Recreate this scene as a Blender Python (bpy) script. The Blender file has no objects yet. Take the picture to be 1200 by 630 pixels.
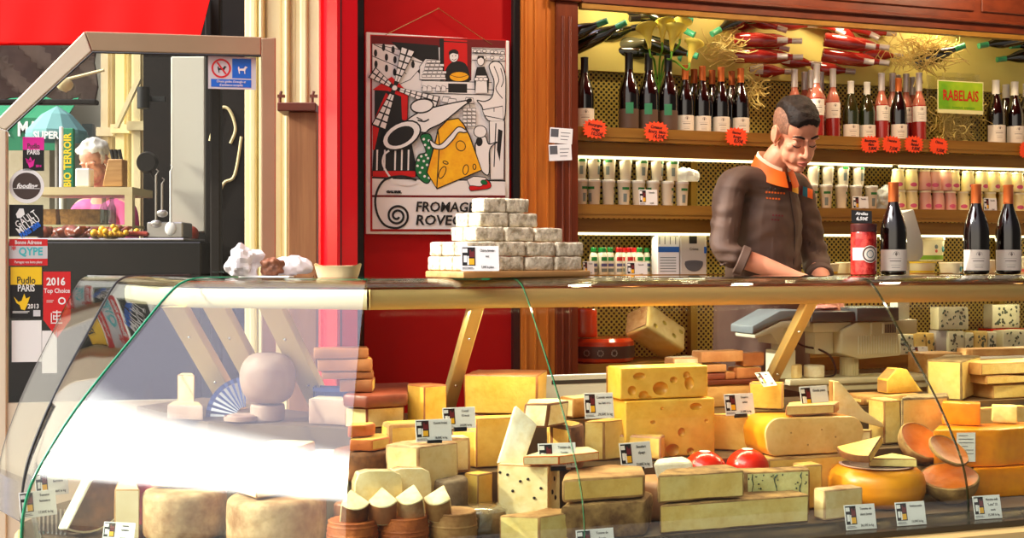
import bpy, bmesh, math, random
from mathutils import Vector, Matrix, noise as mnoise
random.seed(7)
scn = bpy.context.scene
COL = scn.collection
PI = math.pi
R = math.radians
# ---------------------------------------------------------------- measured frame
F, CX, HY, ZC = 1500.0, 600.0, 303.0, 1.35     # focal length (px of 1200), centre, horizon row, eye height
cam = bpy.data.cameras.new('camera'); cam.sensor_width = 36; cam.lens = 36*F/1200
cam.shift_y = -(315-HY)/1200
co = bpy.data.objects.new('camera', cam); COL.objects.link(co)
co.location = (0, 0, ZC); co.rotation_euler = (PI/2, 0, 0); scn.camera = co
cam.clip_end = 200
def P(px, py, Y): return Vector(((px-CX)/F*Y, Y, ZC-(py-HY)/F*Y))
class Facet:
    def __init__(s, o, u, n): s.o, s.u, s.n = Vector(o), Vector(u), Vector(n)
    def t(s, px, d):
        k = (px-CX)/F
        b = s.o + s.n*d
        return (k*b.y-b.x)/(s.u.x-k*s.u.y)
    def at(s, px, d): return s.o + s.n*d + s.u*s.t(px, d)
    def pt(s, t, d): return s.o + s.n*d + s.u*t
    @property
    def yaw(s): return math.atan2(s.u.y, s.u.x)
FR = Facet((-.419, 3.7), (.941, .338), (.338, -.941))
FL = Facet((-.419, 3.7), (.955, -.297), (-.297, -.955))
def zof(py, Y): return ZC-(py-HY)/F*Y
def S(*c): # sRGB -> linear
    return tuple((x/12.92 if x <= .04045 else ((x+.055)/1.055)**2.4) for x in c[:3])+(1,)
# ---------------------------------------------------------------- materials
def new_mat(name):
    m = bpy.data.materials.new(name); m.use_nodes = True
    nt = m.node_tree; return m, nt, nt.nodes['Principled BSDF'], nt.links
def mat(name, c, rough=.5, metal=0, c2=None, ns=8, detail=4, lo=.35, hi=.65, bump=0, bs=None, spec=.5, coat=0, alpha=None, trans=0, emit=None, stretch=None, coord='Object', speck=None):
    m, nt, b, L = new_mat(name)
    b.inputs['Base Color'].default_value = S(*c)
    b.inputs['Roughness'].default_value = rough
    b.inputs['Metallic'].default_value = metal
    b.inputs['Specular IOR Level'].default_value = spec
    b.inputs['Coat Weight'].default_value = coat
    b.inputs['Coat Roughness'].default_value = .08
    if trans: b.inputs['Transmission Weight'].default_value = trans
    if emit:
        b.inputs['Emission Color'].default_value = S(*emit[:3]); b.inputs['Emission Strength'].default_value = emit[3]
    if alpha is not None: b.inputs['Alpha'].default_value = alpha
    if c2 or bump:
        tc = nt.nodes.new('ShaderNodeTexCoord'); mp = nt.nodes.new('ShaderNodeMapping')
        L.new(tc.outputs[coord], mp.inputs[0])
        if stretch: mp.inputs['Scale'].default_value = stretch
        oi = nt.nodes.new('ShaderNodeObjectInfo'); vm = nt.nodes.new('ShaderNodeVectorMath'); vm.operation = 'SCALE'
        cb = nt.nodes.new('ShaderNodeCombineXYZ'); L.new(oi.outputs['Random'], cb.inputs[0]); L.new(oi.outputs['Random'], cb.inputs[2])
        vm.inputs['Scale'].default_value = 7; L.new(cb.outputs[0], vm.inputs[0])
        L.new(vm.outputs[0], mp.inputs['Location'])
    if c2:
        n = nt.nodes.new('ShaderNodeTexNoise'); n.inputs['Scale'].default_value = ns; n.inputs['Detail'].default_value = detail
        n.inputs['Roughness'].default_value = .62
        L.new(mp.outputs[0], n.inputs[0])
        r = nt.nodes.new('ShaderNodeValToRGB'); r.color_ramp.elements[0].position = lo; r.color_ramp.elements[1].position = hi
        r.color_ramp.elements[0].color = S(*c); r.color_ramp.elements[1].color = S(*c2)
        L.new(n.outputs[0], r.inputs[0]); col = r.outputs[0]
        if speck:
            n3 = nt.nodes.new('ShaderNodeTexNoise'); n3.inputs['Scale'].default_value = speck[0]; n3.inputs['Detail'].default_value = 6; n3.inputs['Roughness'].default_value = .7
            L.new(mp.outputs[0], n3.inputs[0])
            r3 = nt.nodes.new('ShaderNodeValToRGB'); r3.color_ramp.elements[0].position = .34; r3.color_ramp.elements[1].position = .56
            k = 1-speck[1]; r3.color_ramp.elements[0].color = (k, k*.93, k*.78, 1); r3.color_ramp.elements[1].color = (1, 1, 1, 1)
            L.new(n3.outputs[0], r3.inputs[0])
            mxc = nt.nodes.new('ShaderNodeMix'); mxc.data_type = 'RGBA'; mxc.blend_type = 'MULTIPLY'; mxc.inputs[0].default_value = 1
            L.new(col, mxc.inputs[6]); L.new(r3.outputs[0], mxc.inputs[7]); col = mxc.outputs[2]
        L.new(col, b.inputs['Base Color'])
    if bump:
        n2 = nt.nodes.new('ShaderNodeTexNoise'); n2.inputs['Scale'].default_value = bs or ns*3; n2.inputs['Detail'].default_value = 5
        L.new(mp.outputs[0], n2.inputs[0])
        bp = nt.nodes.new('ShaderNodeBump'); bp.inputs['Strength'].default_value = bump; bp.inputs['Distance'].default_value = .006
        L.new(n2.outputs[0], bp.inputs['Height']); L.new(bp.outputs[0], b.inputs['Normal'])
    return m
def glass_mat(name, tint, f0=.05, rough=0, scale=1.0, gloss=(1, 1, 1)):
    m, nt, b, L = new_mat(name)
    nt.nodes.remove(b)
    g = nt.nodes.new('ShaderNodeNewGeometry'); d = nt.nodes.new('ShaderNodeVectorMath'); d.operation = 'DOT_PRODUCT'
    L.new(g.outputs['Incoming'], d.inputs[0]); L.new(g.outputs['Normal'], d.inputs[1])
    def mth(op, a, b_=None):
        x = nt.nodes.new('ShaderNodeMath'); x.operation = op; x.use_clamp = False
        for i, v in enumerate((a, b_)):
            if v is None: continue
            if isinstance(v, (int, float)): x.inputs[i].default_value = v
            else: L.new(v, x.inputs[i])
        return x.outputs[0]
    c = mth('ABSOLUTE', d.outputs['Value'])
    f = mth('POWER', mth('SUBTRACT', 1.0, c), 5.0)
    f = mth('MINIMUM', mth('MULTIPLY', mth('ADD', mth('MULTIPLY', f, 1-f0), f0), scale), 1.0)
    t = nt.nodes.new('ShaderNodeBsdfTransparent'); t.inputs[0].default_value = S(*tint)
    gl = nt.nodes.new('ShaderNodeBsdfGlossy'); gl.inputs['Roughness'].default_value = rough; gl.inputs[0].default_value = tuple(gloss)+(1,)
    mx = nt.nodes.new('ShaderNodeMixShader'); L.new(f, mx.inputs[0]); L.new(t.outputs[0], mx.inputs[1]); L.new(gl.outputs[0], mx.inputs[2])
    L.new(mx.outputs[0], nt.nodes['Material Output'].inputs[0])
    return m
def mesh_panel_mat(name, metal_c, hole_c, k):
    "woven / perforated metal: dark diamond holes in a yellow brass sheet"
    m, nt, b, L = new_mat(name)
    tc = nt.nodes.new('ShaderNodeTexCoord'); sp = nt.nodes.new('ShaderNodeSeparateXYZ'); L.new(tc.outputs['Object'], sp.inputs[0])
    def mth(op, a, b_=None):
        x = nt.nodes.new('ShaderNodeMath'); x.operation = op
        for i, v in enumerate((a, b_)):
            if v is None: continue
            if isinstance(v, (int, float)): x.inputs[i].default_value = v
            else: L.new(v, x.inputs[i])
        return x.outputs[0]
    sx = mth('SINE', mth('MULTIPLY', sp.outputs[0], k)); sz = mth('SINE', mth('MULTIPLY', sp.outputs[2], k))
    cx = mth('COSINE', mth('MULTIPLY', sp.outputs[0], k)); cz = mth('COSINE', mth('MULTIPLY', sp.outputs[2], k))
    h = mth('MAXIMUM', mth('MULTIPLY', sx, sz), mth('MULTIPLY', cx, cz))
    # holes on a staggered lattice
    h = mth('ADD', cx, cz)
    r = nt.nodes.new('ShaderNodeValToRGB'); r.color_ramp.elements[0].position = .37; r.color_ramp.elements[1].position = .44
    r.color_ramp.elements[0].color = S(*hole_c); r.color_ramp.elements[1].color = S(*metal_c)
    L.new(mth('ADD', mth('MULTIPLY', mth('MULTIPLY', cx, cz), .5), .5), r.inputs[0]); L.new(r.outputs[0], b.inputs['Base Color'])
    b.inputs['Roughness'].default_value = .4; b.inputs['Specular IOR Level'].default_value = .4
    return m
# ---------------------------------------------------------------- mesh builder
class MB:
    def __init__(s): s.bm = bmesh.new()
    def _n(s, fs, m):
        for f in fs: f.material_index = m
    def box(s, size, c=(0, 0, 0), m=0, rot=None):
        M = Matrix.Translation(c) @ (rot.to_4x4() if rot else Matrix()) @ Matrix.Diagonal((*size, 1))
        r = bmesh.ops.create_cube(s.bm, size=1, matrix=M)
        s._n({f for v in r['verts'] for f in v.link_faces}, m); return r['verts']
    def boxr(s, x0, x1, y0, y1, z0, z1, m=0): return s.box((x1-x0, y1-y0, z1-z0), ((x0+x1)/2, (y0+y1)/2, (z0+z1)/2), m)
    def ball(s, r, c=(0, 0, 0), m=0, seg=16, rings=10, rot=None):
        if isinstance(r, (int, float)): r = (r, r, r)
        M = Matrix.Translation(c) @ (rot.to_4x4() if rot else Matrix()) @ Matrix.Diagonal((*r, 1))
        q = bmesh.ops.create_uvsphere(s.bm, u_segments=seg, v_segments=rings, radius=1, matrix=M)
        s._n({f for v in q['verts'] for f in v.link_faces}, m); return q['verts']
    def cyl(s, r0, r1, p0, p1, m=0, seg=16):
        p0, p1 = Vector(p0), Vector(p1); ax = p1-p0
        q = ax.to_track_quat('Z', 'Y').to_matrix().to_4x4()
        r = bmesh.ops.create_cone(s.bm, cap_ends=True, segments=seg, radius1=r0, radius2=r1, depth=ax.length, matrix=Matrix.Translation((p0+p1)/2) @ q)
        s._n({f for v in r['verts'] for f in v.link_faces}, m); return r['verts']
    def prism(s, pts, z0, z1, side=0, top=0, bot=0, shift=(0, 0)):
        "pts XY; side int or list per edge"
        a = [s.bm.verts.new((p[0], p[1], z0)) for p in pts]; b = [s.bm.verts.new((p[0]+shift[0], p[1]+shift[1], z1)) for p in pts]
        n = len(pts)
        area = sum(pts[i][0]*pts[(i+1) % n][1]-pts[(i+1) % n][0]*pts[i][1] for i in range(n))
        def F_(vs, m):
            f = s.bm.faces.new(vs if area > 0 else vs[::-1]); f.material_index = m
        F_(b, top); F_(a[::-1], bot)
        for i in range(n):
            F_([a[i], a[(i+1) % n], b[(i+1) % n], b[i]], side if isinstance(side, int) else side[i])
        return a+b
    def lathe(s, prof, seg=24, c=(0, 0, 0), m=0, a0=0, a1=2*PI, cap=True):
        "prof [(r,z)] or (r,z,mat of the band above)"
        full = abs(a1-a0-2*PI) < 1e-6
        k = seg if full else seg+1
        rows = []
        for p in prof:
            if p[0] < 1e-6: rows.append([s.bm.verts.new((c[0], c[1], c[2]+p[1]))])
            else: rows.append([s.bm.verts.new((c[0]+p[0]*math.cos(a0+(a1-a0)*i/seg), c[1]+p[0]*math.sin(a0+(a1-a0)*i/seg), c[2]+p[1])) for i in range(k)])
        for j in range(len(rows)-1):
            A, B_ = rows[j], rows[j+1]; mi = prof[j][2] if len(prof[j]) > 2 else m
            for i in range(seg):
                i2 = (i+1) % k
                if len(A) == 1 and len(B_) == 1: continue
                if len(A) == 1: f = s.bm.faces.new((A[0], B_[i2], B_[i]))
                elif len(B_) == 1: f = s.bm.faces.new((A[i], A[i2], B_[0]))
                else: f = s.bm.faces.new((A[i], A[i2], B_[i2], B_[i]))
                f.material_index = mi
        if full and cap:
            if len(rows[0]) > 1: s.bm.faces.new(rows[0][::-1]).material_index = prof[0][2] if len(prof[0]) > 2 else m
            if len(rows[-1]) > 1: s.bm.faces.new(rows[-1]).material_index = prof[-1][2] if len(prof[-1]) > 2 else m
        return [v for r_ in rows for v in r_]
    def tube(s, path, r, m=0, seg=8, cap=True, flat=1.0):
        path = [Vector(p) for p in path]; n = len(path); rings = []
        up = Vector((0, 0, 1))
        for i, p in enumerate(path):
            t = (path[min(i+1, n-1)]-path[max(i-1, 0)]).normalized()
            if i == 0:
                ref = up if abs(t.dot(up)) < .95 else Vector((1, 0, 0))
                x = t.cross(ref).normalized()
            else: x = (x-t*x.dot(t)).normalized()
            y = t.cross(x)
            rr = r[i] if isinstance(r, (list, tuple)) else r
            rings.append([s.bm.verts.new(p+(x*math.cos(2*PI*k/seg)+y*math.sin(2*PI*k/seg)*flat)*rr) for k in range(seg)])
        for A, B_ in zip(rings, rings[1:]):
            for k in range(seg):
                s.bm.faces.new((A[k], A[(k+1) % seg], B_[(k+1) % seg], B_[k])).material_index = m
        if cap:
            s.bm.faces.new(rings[0][::-1]).material_index = m; s.bm.faces.new(rings[-1]).material_index = m
        return [v for q in rings for v in q]
    def grid(s, rows, m=0, closed=False):
        R_ = [[s.bm.verts.new(p) for p in r] for r in rows]
        for A, B_ in zip(R_, R_[1:]):
            k = len(A)
            for i in range(k if closed else k-1):
                s.bm.faces.new((A[i], A[(i+1) % k], B_[(i+1) % k], B_[i])).material_index = m
        return R_
    def poly(s, pts, m=0):
        f = s.bm.faces.new([s.bm.verts.new(p) for p in pts]); f.material_index = m; return f
    def xf(s, M, verts=None): bmesh.ops.transform(s.bm, matrix=M, verts=verts or s.bm.verts[:])
    def bevel(s, w, seg=2):
        bmesh.ops.remove_doubles(s.bm, verts=s.bm.verts[:], dist=1e-6)
        es = [e for e in s.bm.edges if len(e.link_faces) == 2 and e.calc_face_angle(0) > .5]
        bmesh.ops.bevel(s.bm, geom=es, offset=w, segments=seg, affect='EDGES', clamp_overlap=True, profile=.5)
    def rough(s, amp, sc=12, cut=.03, seed=0):
        "cut long edges and push the surface about, so a food is not a machined block"
        for _ in range(3):
            es = [e for e in s.bm.edges if e.calc_length() > cut]
            if not es: break
            bmesh.ops.subdivide_edges(s.bm, edges=es, cuts=1, use_grid_fill=True)
        s.bm.normal_update()
        off = Vector((seed*3.1, seed*1.7, seed*.9))
        mv = [(v, v.normal*mnoise.noise((v.co+off)*sc)*amp + v.normal*mnoise.noise((v.co+off)*sc*3)*amp*.4) for v in s.bm.verts]
        for v, q in mv: v.co += q
    def build(s, name, mats, parent=None, smooth=True, loc=None, rotz=0, angle=35):
        if not isinstance(mats, (list, tuple)): mats = [mats]
        bmesh.ops.recalc_face_normals(s.bm, faces=s.bm.faces[:])
        me = bpy.data.meshes.new(name); s.bm.to_mesh(me); s.bm.free()
        for m in mats: me.materials.append(m)
        return link(name, me, parent, smooth, loc, rotz, angle)
def link(name, me, parent=None, smooth=True, loc=None, rotz=0, angle=35):
    if smooth:
        me.shade_smooth()
        try: me.set_sharp_from_angle(angle=R(angle))
        except Exception: pass
    o = bpy.data.objects.new(name, me); COL.objects.link(o)
    if parent: o.parent = parent
    if loc is not None: o.location = loc
    o.rotation_euler = (0, 0, rotz)
    return o
def split_build(mb, root, names, mats):
    "one child mesh per material slot"
    bmesh.ops.recalc_face_normals(mb.bm, faces=mb.bm.faces[:])
    used = sorted({f.material_index for f in mb.bm.faces}); out = []
    for i in used:
        b2 = mb.bm.copy()
        bmesh.ops.delete(b2, geom=[f for f in b2.faces if f.material_index != i], context='FACES')
        for f in b2.faces: f.material_index = 0
        me = bpy.data.meshes.new(names[i]); b2.to_mesh(me); b2.free()
        me.materials.append(mats[i]); out.append(link(names[i], me, root))
    mb.bm.free()
    return out
def tag(o, label=None, cat=None, group=None, kind=None):
    if label: o['label'] = label
    if cat: o['category'] = cat
    if group: o['group'] = group
    if kind: o['kind'] = kind
    return o
def thing(name, label, cat, loc=(0, 0, 0), rotz=0, group=None, rot=None):
    o = bpy.data.objects.new(name, None); COL.objects.link(o); o.empty_display_size = .05
    o.location = loc; o.rotation_euler = rot if rot else (0, 0, rotz)
    return tag(o, label, cat, group)
def struct(name, mb, m, smooth=False): return tag(mb.build(name, m, None, smooth), kind='structure')
CH = {}
def dup(root, loc, rotz=None, label=None, group=None, scale=None):
    def kids(o): return list(o.children)
    def cp(o, par):
        c = o.copy(); COL.objects.link(c)
        if par: c.parent = par
        for k in kids(o): cp(k, c)
        return c
    r = cp(root, None); r.location = loc
    if rotz is not None: r.rotation_euler = (0, 0, rotz)
    if label: r['label'] = label
    if group: r['group'] = group
    if scale: r.scale = (scale,)*3 if isinstance(scale, (int, float)) else scale
    return r
CHILD = {}
def text_mesh(s, size, font_w=1.0, bold=0, depth=.0003, align='CENTER', shear=0):
    cu = bpy.data.curves.new('lettering', 'FONT'); cu.body = s; cu.size = size; cu.align_x = align; cu.align_y = 'CENTER'
    cu.extrude = depth; cu.offset = bold; cu.resolution_u = 2; cu.shear = shear; cu.space_line = .95
    o = bpy.data.objects.new('lettering', cu); COL.objects.link(o)
    dg = bpy.context.evaluated_depsgraph_get()
    me = bpy.data.meshes.new_from_object(o.evaluated_get(dg))
    bpy.data.objects.remove(o); bpy.data.curves.remove(cu)
    me.transform(Matrix.Diagonal((font_w, 1, 1, 1)))
    me.name = 'lettering'
    return me
UP = Matrix.Rotation(PI/2, 4, 'X')     # text plane -> upright, facing local -y
def text(parent, s, size, loc, m, name='lettering', w=1.0, bold=0, align='CENTER', roll=0, M=None, shear=0):
    me = text_mesh(s, size, w, bold, align=align, shear=shear)
    me.materials.clear(); me.materials.append(m)
    me.transform((M or UP) @ Matrix.Rotation(roll, 4, 'Z')); me.transform(Matrix.Translation(loc))
    return link(name, me, parent, smooth=False)
ORD = ['first', 'second', 'third', 'fourth', 'fifth', 'sixth', 'seventh', 'eighth', 'ninth', 'tenth', 'eleventh', 'twelfth', 'thirteenth', 'fourteenth', 'fifteenth']
def crom(pts, n=6, closed=False):
    "smooth curve through 2-D or 3-D points"
    pts = [Vector(p) for p in pts]; N = len(pts); out = []
    for i in range(N if closed else N-1):
        g = lambda k: pts[k % N] if closed else pts[max(0, min(N-1, k))]
        a, b, c, d = g(i-1), g(i), g(i+1), g(i+2)
        for j in range(n):
            t = j/n
            out.append(.5*((2*b)+(c-a)*t+(2*a-5*b+4*c-d)*t*t+(3*b-a-3*c+d)*t**3))
    if not closed: out.append(pts[-1])
    return out
# ---------------------------------------------------------------- palette
M = {}
def mm(k, *a, **kw): M[k] = mat(k, *a, **kw); return M[k]
mm('gold_beam', (.80, .68, .44), .38, .25)
mm('sunlit_beam', (.86, .80, .66), .35, .1, c2=(.9, .85, .72), ns=3)  # same metal as gold_beam, sunlight put into its colour
mm('post', (.90, .80, .55), .45)
mm('plate', (.58, .47, .30), .22, .85)
mm('ledge', (.34, .29, .20), .25, .7)
mm('deck', (.40, .31, .21), .5, c2=(.34, .26, .17), ns=5)
mm('base_panel', (.78, .62, .38), .4, .2)
mm('red_paint', (.72, .02, .04), .5, spec=.25, c2=(.68, .015, .03), ns=2)
mm('red_gloss', (.80, .05, .10), .28, spec=.5)
mm('black', (.03, .03, .03), .5)
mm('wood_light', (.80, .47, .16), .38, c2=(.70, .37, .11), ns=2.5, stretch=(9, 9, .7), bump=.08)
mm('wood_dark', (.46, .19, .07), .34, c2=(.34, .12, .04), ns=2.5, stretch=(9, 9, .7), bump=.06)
mm('wood_lintel', (.42, .17, .07), .4, c2=(.32, .12, .05), ns=2.5, stretch=(.7, 9, 9), bump=.06)
mm('wood_shelf', (.60, .43, .17), .38, c2=(.52, .35, .12), ns=3, stretch=(.7, 9, 9))
mm('wood_plain', (.63, .44, .27), .5, c2=(.52, .34, .2), ns=3, stretch=(9, 9, .5), bump=.1)
mm('wood_red', (.42, .18, .09), .45, c2=(.34, .13, .06), ns=3, stretch=(.7, 9, 9))
mm('board', (.80, .62, .38), .5, c2=(.70, .50, .28), ns=3, stretch=(1.2, 14, 14), bump=.06)
mm('niche', (.86, .80, .42), .6)
mm('brass_post', (.72, .60, .26), .35, .5)
mm('white', (.93, .93, .92), .5)
mm('paper', (.93, .91, .87), .7)
mm('ink', (.05, .045, .05), .6)
mm('grey_ink', (.35, .35, .37), .6)
mm('marble', (.86, .82, .70), .25, c2=(.78, .74, .62), ns=6)
mm('chrome', (.8, .8, .8), .15, 1)
mm('green_edge', (.02, .50, .34), .12, spec=.8)
mm('pale_edge', (.10, .14, .08), .12, spec=.8)
mm('cream_paint', (.90, .84, .66), .45, c2=(.86, .79, .58), ns=2)
mm('cream_wall', (.86, .80, .66), .6)
mm('white_panel', (.80, .78, .72), .6)
mm('asphalt', (.45, .43, .42), .9, c2=(.38, .37, .36), ns=30)
mm('tile_floor', (.55, .45, .36), .5)
mm('ceiling_white', (.9, .85, .75), .7)
MESHP = mesh_panel_mat('woven_brass', (.80, .71, .34), (.03, .028, .015), 2*PI/.0235)
GL = glass_mat('pane_glass', (.97, .985, .965), .05, 0, 1.0)
GLS = glass_mat('screen_glass', (.97, .98, .97), .04, 0, .35)
LED = mat('led', (1, 1, .9), emit=(1, .96, .70, 1.6))
# ---------------------------------------------------------------- ground and shell
mb = MB(); mb.boxr(-14, 12, -12, 16, -.1, 0); struct('ground', mb, M['asphalt'])
Z = lambda rz: ZC+rz
def v3(v, z): return Vector((v.x, v.y, z))
def slab(f, t0, t1, d0, d1, z0, z1, mb=None, m=0):
    "a box whose long side follows the facet line"
    mb = mb or MB()
    mb.prism([f.pt(t0, d0), f.pt(t1, d0), f.pt(t1, d1), f.pt(t0, d1)], z0, z1, m, m, m)
    return mb
tR = FR.t
# stage floor the seller stands on
struct('floor', slab(FR, .1, 4.2, -.3, -1.34, 0.001, .16), M['tile_floor'])
tp0, tp1 = tR(612, -.95), tR(675, -.95)
# red wall with the poster
tw0 = tR(427, -1.0)
struct('wall_poster', slab(FR, tw0, tp0+.03, -1.0, -1.1, .0, Z(1.3)), M['red_paint'])
mb = slab(FR, tR(419, -.98), tw0-.002, -1.0, -1.1, 0, Z(1.3)); struct('trim_1', mb, M['black'])
mb = slab(FR, tp0-.028, tp0-.002, -.97, -.998, 0, Z(1.3)); struct('trim_2', mb, M['black'])
# red pilaster: sunlit edge, dark groove
mb = slab(FR, tR(395, -.85), tR(419, -.85), -.85, -1.12, 0, Z(1.3))
mb.prism([FR.pt(tR(395, -.85)+.012, -.848), FR.pt(tR(395, -.85)+.016, -.848), FR.pt(tR(395, -.85)+.016, -.851), FR.pt(tR(395, -.85)+.012, -.851)], 0.05, Z(1.28), 1, 1, 1)
mb.prism([FR.pt(tR(395, -.85)-.012, -1.085), FR.pt(tR(395, -.85), -1.085), FR.pt(tR(395, -.85), -1.12), FR.pt(tR(395, -.85)-.012, -1.12)], 0.0, Z(1.3), 0, 0, 0)
struct('pillar_red', mb, [M['red_gloss'], M['black']])
# light and dark wooden pillar
tm = tR(650, -.95)
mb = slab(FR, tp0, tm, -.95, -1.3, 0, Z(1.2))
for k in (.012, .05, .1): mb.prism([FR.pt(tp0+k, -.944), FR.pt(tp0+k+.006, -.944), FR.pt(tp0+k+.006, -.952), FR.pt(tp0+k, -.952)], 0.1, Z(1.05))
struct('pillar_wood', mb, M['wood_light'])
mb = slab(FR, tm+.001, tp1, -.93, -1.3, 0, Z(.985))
w = tp1-tm
for k in (.3, .62):
    c = FR.pt(tm+w*k, -.93)
    mb.cyl(.006, .006, (c.x, c.y, .5), (c.x, c.y, Z(.93)), 0, 10)
struct('pillar_fluted', mb, M['wood_dark'])
mb = slab(FR, tm-.02, tp1+.012, -.915, -1.3, Z(.987), Z(1.03)); mb.bevel(.006)
struct('trim_3', mb, M['wood_dark'])
# lintel
mb = slab(FR, tp1+.014, 4.2, -.92, -1.0, Z(.985), Z(1.35))
mb2 = slab(FR, tp1+.014, 4.2, -.905, -.919, Z(1.02), Z(1.035), mb)
for a, b_ in ((1.25, 2.0), (2.04, 2.9), (2.94, 3.9)):
    slab(FR, a, b_, -.912, -.919, Z(1.07), Z(1.3), mb)
mb.bevel(.004, 1); struct('lintel', mb, M['wood_lintel'])
struct('trim_4', slab(FR, tp1+.014, 4.2, -.925, -.96, Z(.965), Z(.984)), M['wood_shelf'])
# back wall of the shop, with woven brass panels, and a pale niche board above
BW = -1.30
def facet_panel(name, t0, t1, d, z0, z1, th, m):
    o = MB(); o.boxr(0, t1-t0, 0, th, 0, z1-z0)
    p = FR.pt(t0, d)
    ob = o.build(name, m, None, False, (p.x, p.y, z0), FR.yaw)
    return tag(ob, kind='structure')
facet_panel('wall_back', tp1-.02, 4.2, BW-.012, 0, Z(1.4), .1, M['cream_wall'])
facet_panel('wall_back_mesh', tp1-.01, 4.15, BW, Z(-.5), Z(.78), .01, MESHP)
p = FR.pt(tp1-.01, BW+.004); q = FR.pt(4.15, BW+.004)
mb = slab(FR, tp1-.01, 4.15, BW+.03, BW+.001, Z(.782), Z(1.15)); struct('wall_niche', mb, M['niche'])
struct('wall_end', slab(FR, 4.2, 4.3, -.3, -1.4, 0, Z(1.4)), M['cream_wall'])
struct('ceiling', slab(FR, tp1-.02, 4.2, -.93, -1.4, Z(1.42), Z(1.5)), M['ceiling_white'])
for k, px in enumerate((812, 1172)):
    t = tR(px, -1.27); struct('trim_%d' % (5+k), slab(FR, t-.014, t+.014, -1.26, -1.295, Z(-.45), Z(.77)), M['brass_post'])
# ---------------------------------------------------------------- wall shelves
SH1, SH2, SH3, SH4 = .511, .209, -.066, -.415
def shelf(rz, label, valance=True, t0=None, t1=4.1):
    r = thing('wall_shelf', label, 'shelf', v3(FR.pt(tp1+.003, -1.0), Z(rz)), FR.yaw)
    L_ = 4.1-tp1
    mb = MB(); mb.boxr(0, L_, -.02, .29, -.03, 0); mb.boxr(0, L_, -.028, -.02, -.034, .004); mb.boxr(0, L_, -.026, -.012, -.05, -.034)
    mb.build('board', M['wood_shelf'], r)
    if valance:
        mb = MB(); mb.boxr(0, L_, .02, .05, -.104, -.051); mb.build('valance', M['wood_shelf'], r)
        mb = MB(); mb.boxr(.0, L_/2-.02, .022, .036, -.115, -.105); mb.boxr(L_/2+.02, L_, .022, .036, -.115, -.105); mb.build('light_strip', LED, r)
    return r
shelf(SH1, 'top wooden wall shelf holding the wine bottles above a light strip', True)
shelf(SH2, 'middle wooden wall shelf holding pots and jars above a light strip', True)
shelf(SH3, 'wall shelf behind the counter top holding milk bottles and boxes', False)
shelf(SH4, 'lowest dark shelf holding a red waxed cheese and blue cheeses', False)
# ---------------------------------------------------------------- the display counter
TREND = 3.3
E1o, E1m = Vector((-.963, 3.869)), Vector((-.616, -.788))*1.07
def st_R(t): return lambda d: FR.pt(t, d)
def st_C(d): return Vector((-.419+.021*d, 3.7-1.0545*d))
def st_E1(d): return E1o+E1m*d
def st_E2(d): return Vector((-1.296-.297*d, 4.3-.955*d)) if d > 0 else Vector((-1.296-.45*d, 4.3-.80*d))
def st_E3(d):
    d = max(d, 0)
    return Vector((-1.50-.22*d, 4.52-.955*d))
STN = [st_R(TREND), st_C, st_E1, st_E2]
def sweep(prof, stations, mb=None, m=0, closed=True):
    mb = mb or MB()
    rows = [[(*s(d), Z(rz)) for d, rz in prof] for s in stations]
    G = mb.grid(rows, m, closed)
    if closed:
        for row in (G[0], G[-1]):
            try: mb.bm.faces.new(row).material_index = m
            except Exception: pass
    return mb
case = thing('display_counter', 'long glass fronted cheese display counter with a beige frame and curved panes', 'counter', (0, 0, 0))
DECK = [(.47, -.756), (.13, -.756), (.13, -.615), (-.052, -.615), (-.052, -.50), (-.40, -.50), (-.40, -.88), (.47, -.88)]
sweep(DECK, STN).build('deck', M['deck'], case, False)
sweep([(.53, -.80), (.53, -.782), (.486, -.779), (.472, -.758), (.472, -.80)], STN).build('ledge', M['ledge'], case, False)
sweep([(.545, -.80), (.56, -.81), (.565, -.86), (.55, -.92), (.47, -.92), (.47, -.802)], STN).build('bumper_rail', M['gold_beam'], case)
sweep([(.46, -.92), (.46, -1.33), (-.40, -1.33), (-.40, -.882), (.46, -.882)], STN).build('base', M['base_panel'], case, False)
sweep([(.0, -.068), (-.004, -.066), (-.34, -.066), (-.34, -.086), (-.004, -.086), (0, -.084)], STN).build('top_plate', M['plate'], case, False)
BEAM = [(.0, -.09), (.008, -.10), (.01, -.12), (.006, -.138), (-.004, -.148), (-.06, -.148), (-.06, -.088), (-.01, -.088)]
sweep(BEAM, [st_R(TREND), st_R(.004), lambda d: Vector((st_C(d).x+.01, st_C(d).y-.003))]).build('beam', M['gold_beam'], case)
sweep(BEAM, [st_C, st_E1, st_E2]).build('beam', M['sunlit_beam'], case)
GP = [(-.33, -.058), (-.10, -.058), (-.03, -.058), (.0, -.061), (.03, -.068), (.06, -.083), (.112, -.13), (.205, -.23), (.327, -.36), (.410, -.46), (.478, -.56), (.508, -.62), (.524, -.68), (.529, -.73), (.531, -.782)]
GP = GP[:3]+[tuple(v) for v in crom(GP[2:], 4)]
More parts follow.
